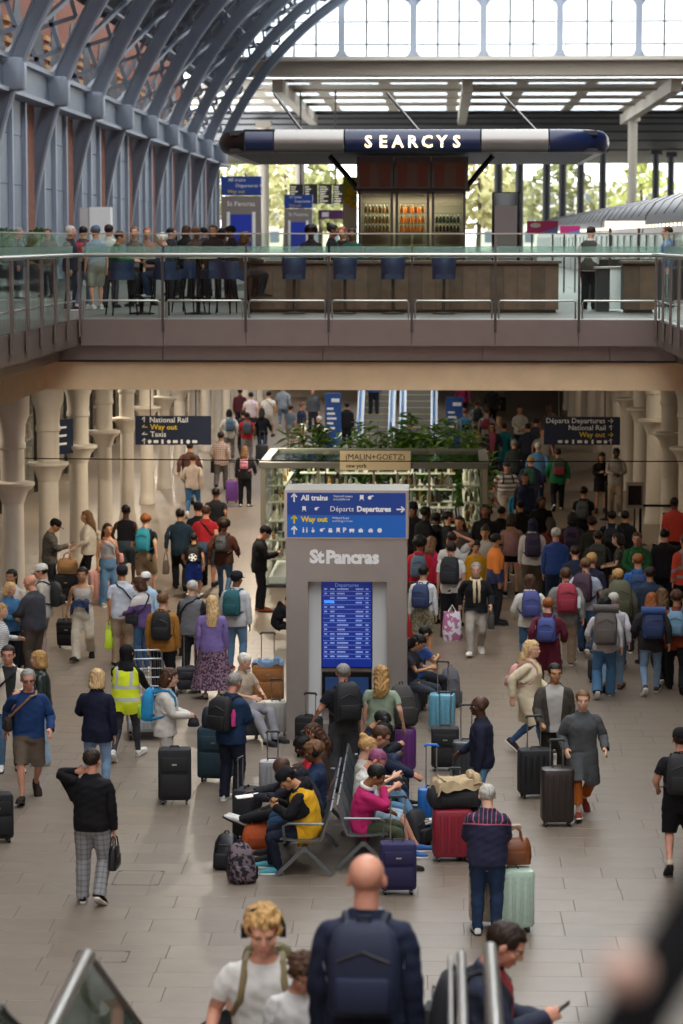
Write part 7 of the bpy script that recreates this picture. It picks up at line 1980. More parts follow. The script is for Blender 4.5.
P(617, 448, 184, 1.74, 'm', 'hold', 'd', ('buzz', 'black'), ('shirt', '#a39c96'), ('trousers', '#a89a86'), '#cccccc', 'tall man in a pale shirt and beige trousers beside the woman in black')
r = P(584, 486, 4, 1.66, 'm', 'stand', 't', ('short', 'black'), ('tee', '#15161a'), ('trousers', '#17171b'), BK, 'person in black with a grey backpack in the dark queue')
backpack(r, '#4c5052', 'grey backpack on the person in black in the dark queue', .28, .42, .14)
r = P(612, 510, 2, 1.68, 'm', 'stand', 't', ('short', 'black'), ('jacket', '#1a2030'), ('trousers', '#1c2230'), BK, 'person in a navy jacket with pale straps in the dark queue')
backpack(r, '#1d2434', 'navy backpack with pale straps in the dark queue', .28, .40, .12, straps='#8f949a')
P(616, 533, 275, 1.62, 'f', 'hold', 'l', ('bob', 'dbrown'), ('tee', 'blotch:#23261f:#4c4a3c:20'), ('trousers', '#1d1d22'), BK, 'dark haired woman in a patterned top turned to the left in the queue')
r = P(637, 532, 190, 1.66, 'm', 'wait', 'p', ('short', 'brown'), ('jacket', '#22572f'), ('trousers', '#2a2a30'), BK, 'man in a green jacket by the belt barrier')
r = P(674, 497, 350, 1.70, 'm', 'stand', 'd', ('buzz', 'black'), ('jacket', 'vneck:#b5382c:#22222a'), ('trousers', '#1a1a20'), BK, 'man in a red jacket at the right edge behind the belt barrier')
r = P(685, 534, 340, 1.70, 'm', 'stand', 'p', ('short', 'brown'), ('jacket', 'hivis:#c9442c:#8a8a86'), ('trousers', '#17181e'), BK, 'worker in an orange red reflective jacket at the right edge')
P(592, 517, 350, 1.62, 'm', 'stand', 't', ('curly', 'dbrown'), ('jacket', '#2a2a26'), ('trousers', '#22221f'), BK, 'curly haired person in a dark olive jacket in the queue')
r = P(573, 512, 8, 1.66, 'f', 'stand', 't', ('bob', 'black'), ('jacket', '#2a2d30'), ('trousers', '#20242a'), BK, 'person with black hair and a purple backpack in the dark queue')
backpack(r, '#33233f', 'dark purple backpack in the middle of the dark queue', .3, .46, .16)
r = P(598, 530, 4, 1.62, 'm', 'stand', 't', ('short', 'dbrown'), ('jacket', '#2c2e2a'), ('trousers', '#1d1f20'), BK, 'person with an olive backpack behind the patterned top')
backpack(r, '#3a3c30', 'olive backpack behind the woman in the patterned top', .32, .5, .17)
P(542, 496, 182, 1.62, 'f', 'stand', 'b', ('longer', 'black'), ('coat', '#0f0f12'), ('trousers', '#131316'), BK, 'woman with long black hair in a black coat facing us')
r = P(512, 513, 2, 1.66, 'f', 'stand', 'p', ('bob', 'dbrown'), ('long', '#8f6a68'), ('hotpants', '#101014'), '#15151a', 'woman in a dusty pink top and black shorts with a yellow bag')
crossbody(r, '#a8901f', 'mustard yellow shoulder bag on the woman in the dusty pink top', 1, back=True, w=.28, h=.28)
r = P(533, 518, 4, 1.70, 'm', 'stand', 'p', ('hijab', '#1f2138'), ('hoodie', '#b9b4b0'), ('trousers', '#4a4230'), BK, 'person in a pale hoodie and olive trousers with a purple backpack')
backpack(r, '#2b1d3f', 'dark purple backpack on the person in the pale hoodie', .30, .48, .17)
P(550, 517, 350, 1.62, 'f', 'stand', 't', ('long', 'dbrown'), ('jacket', '#5c2218'), ('trousers', '#1a1a1e'), BK, 'person in a rust red jacket behind the blue sweater')
P(556, 527, 0, 1.70, 'm', 'stand', 'p', ('short', 'lgrey'), ('sweater', '#2c4278'), ('trousers', '#1a2238'), '#222222', 'grey haired man in a blue sweater and navy trousers seen from behind')
P(485, 504, 195, 1.66, 'f', 'stand', 'b', ('long', 'black'), ('jacket', '#141216'), ('trousers', '#161618'), BK, 'woman in black with long black hair right of the glass shop')
P(520, 500, 350, 1.60, 'f', 'stand', 't', ('short', 'black'), ('jacket', '#17181c'), ('trousers', '#161618'), BK, 'person in dark clothes between the pink top and the woman in black coat')
P(502, 506, 10, 1.60, 'm', 'stand', 't', ('short', 'black'), ('jacket', '#1a1a20'), ('trousers', '#161618'), BK, 'person in dark clothes just behind the dusty pink top')
P(413, 502, 170, 1.70, 'm', 'stand', 'b', ('short', 'black'), ('jacket', '#121216'), ('trousers', '#161618'), BK, 'man in a black cap half hidden by the right side of the kiosk', extra=(('cap', '#0f0f12'),))
P(426, 506, 60, 1.68, 'm', 'stand', 'd', ('short', 'black'), ('jacket', '#101014'), ('trousers', '#161618'), BK, 'person in a black jacket in the shade right of the kiosk')
P(437, 512, 20, 1.66, 'm', 'stand', 'd', ('short', 'black'), ('jacket', '#15151a'), ('trousers', '#161618'), BK, 'second person in black standing in the shade beside the glass shop')
P(449, 511, 75, 1.70, 'm', 'stand', 't', ('short', 'black'), ('tee', '#202226'), ('trousers', '#1c1c22'), BK, 'bearded man in a dark t-shirt looking to the right', extra=(('beard', 'black'),))
P(459, 516, 200, 1.64, 'f', 'stand', 't', ('long', 'dbrown'), ('jacket', '#4a4038'), ('trousers', '#2a2a2e'), BK, 'brown haired woman in a brown jacket right of the bearded man')
P(485, 526, 182, 1.62, 'f', 'stand', 't', ('bun', 'dbrown'), ('tee', '#a39c94'), ('trousers', '#2a2a2e'), BK, 'woman in a grey t-shirt behind the boy in yellow')
r = P(476, 541, 178, 1.46, 'm', 'stand', 't', ('curly', 'black'), ('hoodie', '#b5861c'), ('trousers', '#2a2a2e'), BK, 'boy in a mustard yellow hoodie facing us')
P(497, 533, 80, 1.70, 'm', 'stand', 'm', ('short', 'black'), ('jacket', 'half:#d8782a:#2c2f52:1.10'), ('trousers', '#1b1c22'), '#222222', 'bearded worker in an orange and navy reflective jacket', extra=(('beard', 'black'),))
r = P(420, 537, 4, 1.66, 'm', 'stand', 'b', ('afro', 'black'), ('hoodie', '#b01c2c'), ('trousers', '#26262c'), BK, 'person in a red hoodie with a grey blue backpack beside the kiosk')
backpack(r, '#4f6472', 'grey blue backpack on the person in the red hoodie', .28, .42, .15)
P(432, 536, 20, 1.62, 'f', 'stand', 'l', ('long', 'lbrown'), ('hoodie', '#c0275c'), ('trousers', '#2a2a2e'), BK, 'brown haired woman in a bright pink hoodie')
P(453, 531, 10, 1.70, 'm', 'armhead', 'p', ('short', 'dbrown'), ('tee', '#c9c6c2'), ('trousers', '#2a2a2e'), BK, 'man in a white t-shirt with his arm over his head')
r = P(451, 541, 2, 1.74, 'm', 'stand', 'p', ('short', 'dbrown'), ('tee', '#d0cdca'), ('trousers', '#1d1e24'), '#333333', 'tall man in a white t-shirt with a black backpack right of the kiosk')
backpack(r, '#1d1e24', 'black backpack on the tall man in the white t-shirt', .32, .50, .17)
r = P(424, 565, 10, 1.62, 'm', 'stand', 't', ('short', 'black'), ('long', '#c6c6c8'), ('shorts', 'blotch:#6a6450:#97907a:26'), '#dcd9d4', 'youth in a white top and camouflage shorts with a blue backpack')
backpack(r, '#27355c', 'navy blue backpack on the youth in camouflage shorts', .30, .44, .17)
p = at_z(452, 640, 0); t = thing('laundry_bag', 'white plastic bag with coloured print standing by the youth in camouflage shorts', 'bag', p); mb = MB(); mb.loft([rrect(.30, .18, .05, 0, 3), rrect(.36, .22, .08, .12, 3), rrect(.34, .2, .07, .32, 3), rrect(.30, .1, .03, .46, 3), rrect(.31, .03, .01, .52, 3)]); mb.rest(mb.build('body', cloth('blotch:#d8d6dc:#b06a90:9'), t, True)); mb = MB(); mb.tube([(-.08, 0, .50), (0, 0, .64), (.08, 0, .50)], .012, 6); mb.build('handle', M_wt, t)
suitcase(411, 640, .36, .24, .58, '#a8202a', 'red suitcase beside the kiosk behind the youth in camouflage shorts', 'hard', 0, .45)
r = P(476, 562, 180, 1.64, 'f', 'walk', 'l', ('short', 'grey'), ('jacket', '#17181c'), ('trousers', '#a39c92'), '#dedad4', 'woman in a black jacket and cream scarf walking towards us', extra=(('scarf', '#d2c09c'),))
carried(r, 'l', '#3c3834', 'dark grey bag swinging from the hand of the woman in the cream scarf', .24, .12, .26, .1)
# ------------------------------------------------------------------ right crowd, near
r = P(530, 574, 2, 1.62, 'f', 'walk', 'l', ('bob', 'brown'), ('hoodie', '#c0bdb4'), ('skinny', '#3c5c7c'), '#333333', 'woman in a cream hoodie with a violet blue backpack')
backpack(r, '#3c447c', 'violet blue backpack on the woman in the cream hoodie', .31, .48, .18)
r = P(566, 567, 4, 1.72, 'm', 'walk', 'p', ('short', 'brown'), ('hoodie', '#7d7a76'), ('trousers', '#a38c74'), '#3a3430', 'man in a grey hoodie and khaki trousers with a red backpack')
backpack(r, '#8f1f35', 'dark red backpack on the man in the grey hoodie', .32, .50, .18, bottle='#c9d4da')
r = P(586, 557, 10, 1.72, 'm', 'walkl', 'p', ('short', 'lbrown'), ('tee', '#a3a8b8'), ('jeans', '#3a5470'), '#26262a', 'man in a pale blue t-shirt and jeans with a plum backpack')
backpack(r, '#3f2636', 'plum coloured backpack on the man in the pale blue t-shirt', .32, .50, .18)
P(592, 552, 20, 1.70, 'm', 'stand', 'p', ('short', 'blond'), ('jacket', '#262436'), ('trousers', '#22222a'), BK, 'blond man in a dark plum jacket in front of the pale blue t-shirt')
r = P(618, 568, 2, 1.74, 'm', 'walk', 'p', ('short', 'blond'), ('jacket', '#4c4a3c'), ('jeans', '#4a6278'), '#7a4a34', 'hiker with a large olive rucksack in jeans')
backpack(r, '#4f4f36', 'large olive rucksack on the hiker in jeans', .36, .62, .24, z0=.98)
r = P(638, 553, 4, 1.72, 'm', 'stand', 'p', ('short', 'ginger'), ('tee', '#2a5ea3'), ('trousers', '#26303f'), BK, 'red haired man in a blue t-shirt with a blue backpack')
backpack(r, '#1f3f6a', 'blue backpack on the red haired man in the blue t-shirt', .28, .42, .15)
r = P(548, 597, 2, 1.58, 'f', 'walkl', 'l', ('short', 'ginger'), ('coat', '#551829'), ('leggings', '#55554f'), '#333333', 'red haired woman in a long maroon coat with a blue backpack')
backpack(r, '#36427c', 'blue grey backpack on the woman in the maroon coat', .30, .42, .17)
r = P(605, 596, 6, 1.62, 'f', 'walk', 't', ('bob', 'black'), ('long', '#b5b2b4'), ('wide', '#456a8c'), '#1d1d22', 'dark haired woman in wide jeans with a big grey hiking rucksack', sole='#d8d4cc')
backpack(r, '#5a524e', 'big grey brown hiking rucksack on the woman in wide jeans', .36, .60, .24, z0=.98, roll='#4c4644')
suitcase(598, 682, .34, .24, .40, '#2a2426', 'small dark bag on wheels behind the woman in wide jeans', 'soft', 0, .4)
P(614, 592, 10, 1.66, 'm', 'walk', 'p', ('short', 'lgrey'), ('shirt', '#b0aeb2'), ('jeans', '#7d98b2'), '#8a5a3c', 'person in a pale shirt and light jeans between the two hikers')
r = P(652, 592, 4, 1.64, 'f', 'walk', 't', ('long', 'ginger'), ('jacket', '#2b2a2a'), ('jeans', '#7891a8'), '#4a3a30', 'red haired woman in a dark jacket and pale jeans near the right edge')
backpack(r, '#22335c', 'blue rucksack with a navy roll on the woman in pale jeans', .34, .46, .2, roll='#2c4a7c')
r = P(677, 590, 4, 1.64, 'f', 'walkl', 't', ('curly', 'brown'), ('jacket', '#7a3418'), ('trousers', '#1d1d20'), BK, 'curly haired person in an orange brown jacket at the right edge')
backpack(r, '#6a90a8', 'pale blue backpack on the person at the right edge', .28, .42, .16)
carried(r, 'r', '#9a7048', 'brown paper carrier bag at the right edge', .34, .14, .36, .1, 'paper_bag')
P(662, 588, 350, 1.62, 'f', 'walk', 't', ('wavy', 'lbrown'), ('jacket', '#2c2a2e'), ('trousers', '#22222a'), BK, 'brown haired person in dark clothes beside the orange brown jacket')
P(665, 528, 10, 1.70, 'm', 'stand', 'p', ('short', 'black'), ('jacket', '#1f1d20'), ('trousers', '#1a1a1e'), BK, 'person in black in front of the worker at the right edge')
P(650, 566, 350, 1.66, 'm', 'stand', 't', ('short', 'dbrown'), ('jacket', '#2c3648'), ('trousers', '#22262e'), BK, 'man in a slate jacket right of the blue t-shirt')
P(575, 545, 4, 1.66, 'm', 'stand', 'p', ('short', 'dbrown'), ('jacket', '#232a3c'), ('trousers', '#20242c'), BK, 'person in a dark navy jacket right of the blue sweater')
P(625, 510, 10, 1.66, 'm', 'stand', 't', ('short', 'black'), ('jacket', '#1d1f24'), ('trousers', '#1a1a1e'), BK, 'person in black left of the notice stand')
# mid right
r = P(532, 640, 110, 1.62, 'f', 'walk', 'l', ('wavy', 'pblond'), ('coat', 'vneck:#cdbfa2:#e0d49c:.4'), ('jeans', '#3c587a'), '#3c2a22', 'blond woman in a cream coat and jeans walking to the right')
backpack(r, '#c9938a', 'pink backpack on the blond woman in the cream coat', .26, .38, .14)
r = P(555, 663, 176, 1.66, 'm', 'pushstand', 't', ('short', 'black'), ('jacket', 'vneck:#3c362f:#a8a49e:.3'), ('trousers', '#26241f'), '#1d1b19', 'dark haired man in a brown jacket and grey top with a black suitcase', pose_over=dict(wr=(.2, .25, .98)))
suitcase(535, 797, .44, .28, .64, '#1a1a1d', 'black hard suitcase of the man in the brown jacket', 'hard', 10, .40)
r = P(583, 690, 172, 1.60, 'f', 'walk', 'l', ('short', 'lbrown'), ('coat', '#4b4d4e'), ('crop', '#a5561c'), '#7a2f26', 'woman in a grey raincoat and orange trousers pulling a suitcase', sole='#e0dcd4', pose_over=dict(wr=(.24, .16, .96)))
suitcase(557, 825, .40, .27, .72, '#2f2724', 'dark brown suitcase with a blue tag held by the woman in orange trousers', 'hard', 5, .32)
r = P(480, 695, 275, 1.66, 'm', 'pushstand', 'd', ('bald', 'black'), ('sweater', '#1d2032'), ('jeans', '#5d87a8'), '#26262a', 'bald dark skinned man in a navy sweater holding a suitcase handle')
suitcase(466, 790, .36, .26, .66, '#33363a', 'grey suitcase held by the man in the navy sweater', 'hard', 0, .45)
suitcase(445, 770, .38, .26, .60, '#1a1a1e', 'black suitcase with a tall handle behind the luggage pile', 'soft', 0, .45)
r = P(487, 784, 4, 1.56, 'h', 'hold', 'l', ('short', 'lgrey'), ('sweater', 'yoke:#1b1d3a:#b05a6a'), ('jeans', '#22344f'), '#dedbd6', 'grey haired woman in a navy sweater with pink lines and jeans seen from behind')
suitcase(512, 930, .44, .30, .66, '#a9bfae', 'mint green hard suitcase beside the grey haired woman', 'hard', 6, .42, grip='#b9a08c')
p = at_z(514, 928, 0); duffel((p.x, p.y+.02, .69), .36, .18, .28, '#7a4424', 'brown leather bag on the mint green suitcase', 6, 'leather_bag', leather=True)
suitcase(485, 925, .34, .24, .60, '#b9ab96', 'cream patterned suitcase behind the grey haired woman', 'hard', 0, .0)
r = P(681, 728, 8, 1.66, 'm', 'walk', 'p', ('short', 'dbrown'), ('tee', '#151518'), ('shorts', '#16161a'), '#b8a892', 'man in a black cap, black t-shirt and shorts at the right edge', extra=(('cap', '#141417'),))
backpack(r, '#1b1a1c', 'black backpack with orange zips on the man at the right edge', .32, .48, .17)
# kiosk users
r = P(343, 663, 350, 1.66, 'm', 'stand', 'p', ('short', 'grey'), ('tee', '#191b22'), ('baggy', '#3f3f42'), '#22201e', 'grey haired man in a black t-shirt reading the kiosk with a black backpack', pose_over=dict(wl=(-.34, .18, 1.0)))
backpack(r, '#17171b', 'large black backpack with a beige cap on the man reading the kiosk', .34, .54, .2)
suitcase(309, 757, .36, .24, .58, '#141417', 'black suitcase with a red badge leaning by the man reading the kiosk', 'soft', -15, .30)
r = P(381, 665, 4, 1.62, 'f', 'stand', 'l', ('wavy', 'blond'), ('tee', '#8d9c86'), ('trousers', '#1d1d22'), BK, 'blond woman in a sage green t-shirt reading the kiosk', pose_over=dict(wr=(.3, -.02, .92)))
p = at_z(402, 772, 0); suitcase(402, 772, .38, .26, .62, '#5c2a6c', 'purple suitcase with a grey rucksack on top right of the kiosk', 'hard', 0, .1)
floor_backpack(0, 0, '#3a3836', 'dark grey rucksack resting on the purple suitcase', 20, loc=(p.x, p.y, .65), w=.36, h=.55, d=.26)
# seated right of the kiosk
p = at_z(428, 722, 0)
P(None, None, 105, 1.62, 'f', 'sitphone', 't', ('longer', 'black'), ('tee', '#2a2c34'), ('jeans', '#3a3f48'), '#1d1d20', 'woman with long black hair sitting against the right side of the kiosk', loc=(-.46, 38.85, 0), pose_over=dict(pel=.60))
suitcase(-9, 0, .44, .36, .50, '#3a3a40', 'low dark case used as a seat right of the kiosk', 'soft', 90, 0, loc=(-.48, 38.88, 0))
P(None, None, 60, 1.62, 'm', 'sitphone', 't', ('short', 'black'), ('tee', '#2c4a86'), ('trousers', '#22242c'), BK, 'person in a blue top sitting behind the long haired woman by the kiosk', loc=(-.36, 39.6, 0), pose_over=dict(pel=.60))
suitcase(0, 0, .44, .36, .50, '#26262c', 'second low dark case used as a seat behind the kiosk', 'soft', 90, 0, loc=(-.38, 39.63, 0))
suitcase(442, 731, .38, .27, .56, '#5e9cb4', 'light blue hard suitcase right of the kiosk', 'hard', -6, .45)
t = floor_backpack(0, 0, '#55555c', 'grey rucksack standing behind the light blue suitcase', 0, loc=(at_z(450, 706, 0).x, at_z(450, 706, 0).y, 0), h=.60)
# ------------------------------------------------------------------ bench, facing left
def sitter(x, y, s, **k):
    k.setdefault('pos', 'sitphone')
    return person(None, None, 270 if s < 0 else 90, loc=(x, y, 0), **k)
r = sitter(BLX+.02, BY+.32, -1, H=1.64, build='m', pos='sitphone', skin_='t', hair=('short', 'black'), top=('hoodie', '#131316'), legs=('jeans', '#1c2232'), shoes='#4f9aa8', sole='#d8dcda', label='man in a cap and yellow vest over a black hoodie on the bench', extra=(('vest', '#d3a021'), ('cap', '#1a1a1d')), pose_over=dict(lean=.40, ar=(.14, .42, .085), al=(-.12, .32, .085)))
phone(r, 'r', 'phone held by the man in the yellow vest')
r = sitter(BLX+.02, BY+.95, -1, H=1.68, build='m', pos='sitforward', skin_='d', hair=('bald', 'black'), top=('hoodie', '#22222b'), legs=('jeans', '#33506f'), shoes='#2a2a2c', label='bald dark skinned man in a dark hoodie reading a paper on the bench', pose_over=dict(lean=.62, wr=(.1, .62, .80), wl=(-.12, .60, .78)))
p = hand_pos(r, 'l'); t = thing('paper', 'folded white paper held by the bald man on the bench', 'paper', p, math.radians(20)); mb = MB(); mb.add([(-.16, -.05, 0), (.12, -.05, .02), (.12, .05, .03), (-.16, .05, .01), (-.16, -.05, .012), (.12, -.05, .032), (.12, .05, .042), (-.16, .05, .022)], [(0, 1, 2, 3), (4, 7, 6, 5), (0, 4, 5, 1), (1, 5, 6, 2), (2, 6, 7, 3), (3, 7, 4, 0)]); mb.build('folded_sheet', M_wt, t)
r = sitter(BLX+.02, BY+1.55, -1, H=1.64, build='f', pos='sitlegs', skin_='b', hair=('curly', 'lbrown'), top=('jacket', '#22304c'), legs=('trousers', '#1a1a1e'), shoes='#d4d2cc', label='person with headphones and light brown curls stretching white shoes on the bench', extra=(('headphones', '#101012'),), pose_over=dict(ar=(.10, .80, .33), al=(-.06, .84, .36)))
r = sitter(BLX+.02, BY+2.2, -1, H=1.62, build='f', pos='sitphone', skin_='d', hair=('bun', 'black'), top=('tee', '#b8222e'), legs=('trousers', '#26262c'), shoes=BK, label='dark skinned woman in a red t-shirt on the far end of the left bench')
r = sitter(BLX+.02, BY+2.8, -1, H=1.62, build='f', pos='sit', skin_='t', hair=('wavy', 'brown'), top=('jacket', '#4a3a34'), legs=('trousers', '#26262c'), shoes=BK, label='brown haired woman at the back end of the left bench')
floor_backpack(242, 882, '#17151a', 'black patterned backpack on the floor at the foot of the bench', 25, 'blotch:#141216:#6a5a62:16', w=.30, h=.44)
floor_backpack(226, 868, '#15161b', 'plain black backpack on the floor beside the patterned one', -10, w=.28, h=.40)
suitcase(247, 838, .36, .25, .62, '#1e1e22', 'black suitcase with grey stripes in front of the bench', 'soft', 70, .35)
p = at_z(278, 812, 0); duffel((BLX-.62, BY+1.55, 0), .4, .36, .30, '#b8501c', 'orange bag on the floor under the stretched legs', 0)
suitcase(0, 0, .34, .24, .52, '#8a8a8c', 'grey suitcase with a tall handle between the bench and the kiosk', 'hard', 0, .35, loc=(-2.15, 33.0, 0))
# bench, facing right
r = sitter(BRX-.02, BY+.62, 1, H=1.60, build='f', pos='sithead', skin_='m', hair=('short', 'black'), top=('cardigan', 'vneck:#b5185f:#4a2c9c:.1'), legs=('trousers', '#3c4230'), shoes='#26221e', label='woman in a magenta cardigan over purple resting her head on her hand', extra=(('scarf', '#d2cfc9'),), pose_over=dict(ar=(.16, .50, .085)))
r = sitter(BRX-.02, BY+1.22, 1, H=1.66, build='m', pos='sitphone', skin_='p', hair=('buzz', 'purple'), top=('tee', '#c4c1ba'), legs=('shorts', '#8fa5b5'), shoes='#3a63a0', sole='#e6e4e0', label='person with purple cropped hair in denim shorts and blue shoes on the bench', pose_over=dict(ar=(.15, .52, .085), al=(-.12, .60, .085)))
phone(r, 'l', 'phone held by the person in denim shorts')
r = sitter(BRX-.02, BY+1.86, 1, H=1.64, build='f', pos='sitcross', skin_='l', hair=('bun', 'blond'), top=('tee', '#b9b4ac'), legs=('jeans', '#5c7d9c'), shoes='#d8d5cf', label='woman with a messy blond bun in jeans with crossed legs on the bench', pose_over=dict(wr=(.06, .34, .86), wl=(-.10, .32, .82)))
phone(r, 'r', 'phone held by the woman with the blond bun')
r = sitter(BRX-.02, BY+2.48, 1, H=1.70, build='m', pos='sitforward', skin_='p', hair=('short', 'brown'), top=('jacket', '#1b2338'), legs=('trousers', '#22304a'), shoes=BK, label='brown haired man in a navy jacket leaning forward on the right bench', pose_over=dict(lean=.32, hp=.4))
r = sitter(BRX-.02, BY+3.10, 1, H=1.64, build='f', pos='sitphone', skin_='d', hair=('bun', 'black'), top=('jacket', 'vneck:#1d2844:#3c9c8a:.1'), legs=('trousers', '#22242c'), shoes=BK, label='dark skinned woman in a navy jacket with colourful trim on the right bench', pose_over=dict(lean=.30))
r = sitter(BRX-.02, BY+3.72, 1, H=1.66, build='m', pos='sitphone', skin_='t', hair=('short', 'black'), top=('jacket', '#14161f'), legs=('trousers', '#1c1c22'), shoes=BK, label='black haired person in a black jacket at the far end of the right bench')
suitcase(398, 893, .40, .26, .58, '#221d4a', 'dark purple blue suitcase with a tall handle in front of the bench', 'soft', 4, .48)
floor_backpack(0, 0, '#1d1d20', 'black backpack on the floor between the legs on the right bench', 60, loc=(BRX+.62, BY+1.75, 0), h=.42)
suitcase(452, 860, .46, .28, .62, '#8a1f30', 'dark red hard suitcase at the bottom of the luggage pile', 'hard', 5, .0)
suitcase(469, 858, .30, .28, .60, '#17171b', 'narrow black case next to the dark red suitcase', 'soft', 5, .0)
p = at_z(458, 858, 0); duffel((p.x-.05, p.y, .64), .62, .40, .26, '#151518', 'black holdall lying on the luggage pile', 8, handles=False)
drape((p.x-.02, p.y-.02, .93), .50, .30, .20, '#b39e7c', 'beige jacket thrown over the luggage pile', 20, 'draped_jacket', 5)
suitcase(0, 0, .32, .24, .62, '#1c62a8', 'blue suitcase with a bright blue handle behind the luggage pile', 'hard', 0, .50, loc=(at_z(431, 838, 0).x, at_z(431, 838, 0).y, 0), grip='#1c6fd0')
suitcase(0, 0, .30, .24, .70, '#55524e', 'grey case beside the blue suitcase in the luggage pile', 'soft', 0, .1, loc=(at_z(445, 836, 0).x+.12, at_z(445, 836, 0).y+.05, 0))
# ------------------------------------------------------------------ upper deck people
D = DK
P(70, 227, 90, 1.66, 'm', 'stand', 'p', ('short', 'lgrey'), ('jacket', '#23262e'), ('trousers', '#22242a'), BK, 'grey haired person in a dark jacket at the gallery corner', z=D, loc=(at_y(70, 240, 52).x, 52))
r = P(None, None, 20, 1.66, 'm', 'stand', 't', ('short', 'black'), ('jacket', '#3a3c48'), ('jeans', '#6a8098'), '#cccccc', 'dark haired person with a red bag in the gallery queue', z=D, loc=(at_y(83, 240, 53.5).x, 53.5)); backpack(r, '#8f1f30', 'red backpack in the gallery queue', .26, .4, .14)
P(None, None, 330, 1.66, 'm', 'stand', 'p', ('short', 'lbrown'), ('tee', '#8a97a6'), ('shorts', '#8a8478'), '#bbbbbb', 'person in a blue cap and shorts in the gallery queue', z=D, loc=(at_y(96, 240, 53).x, 53), extra=(('cap', '#5a6c8c'),))
P(None, None, 10, 1.70, 'm', 'stand', 'p', ('short', 'dbrown'), ('shirt', '#c9c5bd'), ('trousers', '#3a3a42'), BK, 'tall man in a white shirt in the gallery queue', z=D, loc=(at_y(109, 240, 54).x, 54))
P(None, None, 100, 1.64, 'm', 'sithigh', 'p', ('short', 'brown'), ('sweater', '#23502f'), ('trousers', '#2a2a30'), BK, 'man in a green sweater sitting at the left high table', z=D, loc=(at_y(116, 240, 49.1).x, 49.15))
P(None, None, 200, 1.66, 'f', 'stand', 'l', ('short', 'lbrown'), ('long', '#6a625c'), ('trousers', '#2a2a30'), BK, 'light haired person standing behind the green sweater', z=D, loc=(at_y(135, 240, 55).x, 55))
P(None, None, 160, 1.64, 'f', 'stand', 'l', ('short', 'ginger'), ('long', '#9a6a5c'), ('trousers', '#2a2a30'), BK, 'red haired person behind the left high table', z=D, loc=(at_y(147, 240, 56).x, 56))
P(None, None, 270, 1.60, 'm', 'sithigh', 'l', ('short', 'white'), ('jacket', '#1a2030'), ('trousers', '#22304a'), '#cccccc', 'white haired man in a dark jacket sitting at the left high table', z=D, loc=(at_y(166, 240, 49.2).x, 49.2))
dk = ['#2c2f38', '#4a3c38', '#1d2028', '#5c4a44', '#3a4250', '#2a2422', '#6a4a3c']
for i, (u, y, hc) in enumerate(((171, 60, 'black'), (172, 66, 'dbrown'), (186, 62, 'brown'), (196, 61, 'lbrown'), (205, 64, 'black'), (213, 60, 'brown'), (222, 63, 'dbrown'), (232, 61, 'black'))):
    P(None, None, (90, 200, 30, 150, 300, 180, 0, 250)[i], 1.66+.03*(i % 3), 'mf'[i % 2], 'stand', 'ltpb'[i % 4], (('short', 'long', 'bob', 'curly')[i % 4], hc), ('jacket', dk[i % 7]), ('trousers', '#24242a'), BK, 'standing guest with %s hair behind the high stools, %s from the left' % ({'black': 'black', 'dbrown': 'dark brown', 'brown': 'brown', 'lbrown': 'light brown'}[hc], order[i]), z=D, loc=(at_y(u, 240, y).x, y), group='guests behind the high stools')
P(None, None, 60, 1.62, 'f', 'sithigh', 't', ('bob', 'brown'), ('jacket', '#3a332c'), ('trousers', '#1d1d22'), BK, 'brown haired guest seated at the left end of the bar counter', z=D, loc=(at_y(242, 240, 49.9).x, 49.9))
P(None, None, 180, 1.66, 'f', 'stand', 'd', ('afro', 'black'), ('long', '#15151a'), ('trousers', '#15151a'), BK, 'bartender with black hair behind the counter', z=D, loc=(at_y(311, 240, 53).x, 53))
P(None, None, 90, 1.70, 'f', 'stand', 'b', ('bun', 'black'), ('long', '#121216'), ('trousers', '#15151a'), BK, 'bartender in black with tied hair behind the counter', z=D, loc=(at_y(332, 240, 53.5).x, 53.5))
P(None, None, 200, 1.66, 'm', 'stand', 'p', ('short', 'ginger'), ('long', '#15151a'), ('trousers', '#15151a'), BK, 'ginger haired bartender near the tall banner', z=D, loc=(at_y(343, 240, 55).x, 55))
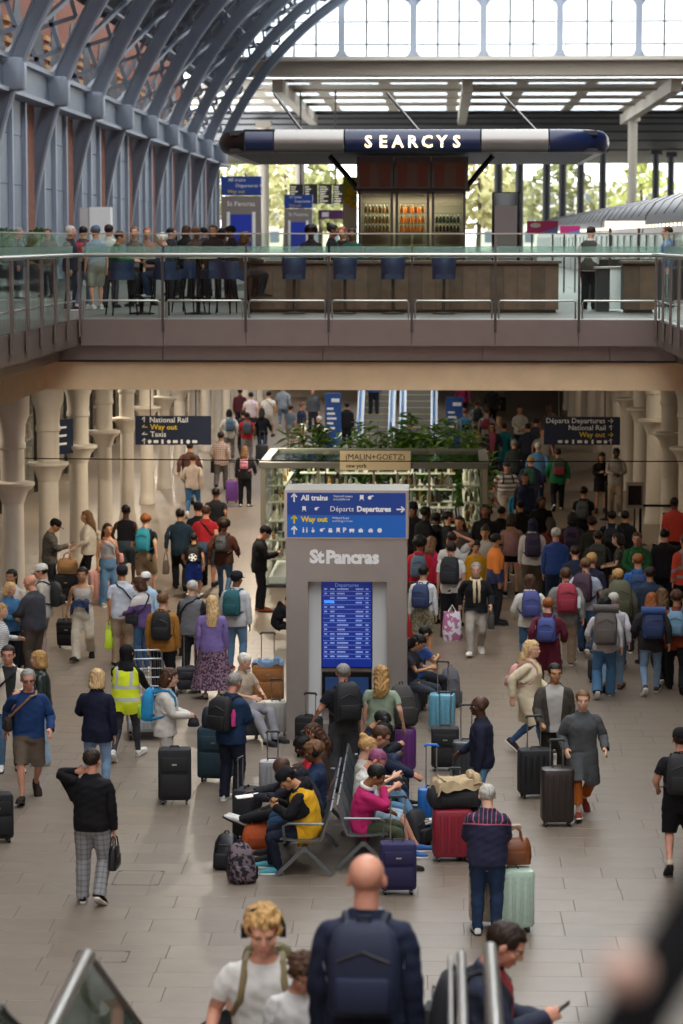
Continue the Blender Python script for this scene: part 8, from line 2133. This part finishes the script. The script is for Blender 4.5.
P(None, None, 190, 1.62, 'm', 'stand', 'b', ('short', 'black'), ('long', '#1f4a44'), ('trousers', '#15151a'), BK, 'bartender in dark green near the bar cabinet', z=D, loc=(at_y(352, 240, 54.5).x, 54.5))
P(None, None, 20, 1.66, 'm', 'hold', 'p', ('short', 'dbrown'), ('apron', '#4a443e'), ('trousers', '#17171b'), '#17171b', 'waiter in a white shirt and brown waistcoat at the right of the bar', z=D, loc=(at_y(590, 240, 53.2).x, 53.2), extra=(('shirt', '#c9c5c0'),))
P(None, None, 270, 1.66, 'm', 'stand', 'p', ('short', 'dbrown'), ('shirt', '#4a6a9c'), ('trousers', '#22242a'), BK, 'person in a blue shirt half hidden by the right gallery fins', z=D, loc=(at_y(668, 240, 55).x, 55))
P(None, None, 90, 1.66, 'm', 'stand', 'p', ('short', 'grey'), ('jacket', '#4a4c52'), ('trousers', '#22242a'), BK, 'person walking along the left gallery behind the fins', z=D, loc=(at_y(18, 240, 60).x, 60))
P(None, None, 200, 1.66, 'f', 'stand', 'p', ('short', 'brown'), ('jacket', '#5c4a44'), ('trousers', '#22242a'), BK, 'brown haired person beside the second clipped shrub', z=D, loc=(at_y(48, 240, 64).x, 64))

# ------------------------------------------------------------------ rail close to the camera
mb = MB(); mb.box(XL, XR, -6, 2.6, 5.55, DK); sbuild(mb, 'floor_viewpoint', M_deckfloor, label='deck below the viewpoint')
a = at_y(735, 850, 2.3); b = at_y(610, 1060, 1.75); c = at_y(550, 1160, 1.5)
t = thing('near_handrail', 'blurred black handrail with a pale knob close to the camera at the bottom right', 'handrail', (c.x, 1.5, DK))
o = Vector((c.x, 1.5, DK))
MB().tube([Vector((c.x, 1.5, DK))-o, c-o, b-o, a-o, a-o+(a-b)*.8], .026, 12).build('rail', mat('black rubber', '#0a090a', 1., spec=.05), t, True)
e = at_y(625, 972, 1.8); mb = MB(); mb.ellipsoid(tuple(e-o), (.017, .017, .017), 16, 10); mb.build('knob', mat('pale knob', '#b89a8a', .5), t, True)

bpy.data.scenes.remove(WORK)
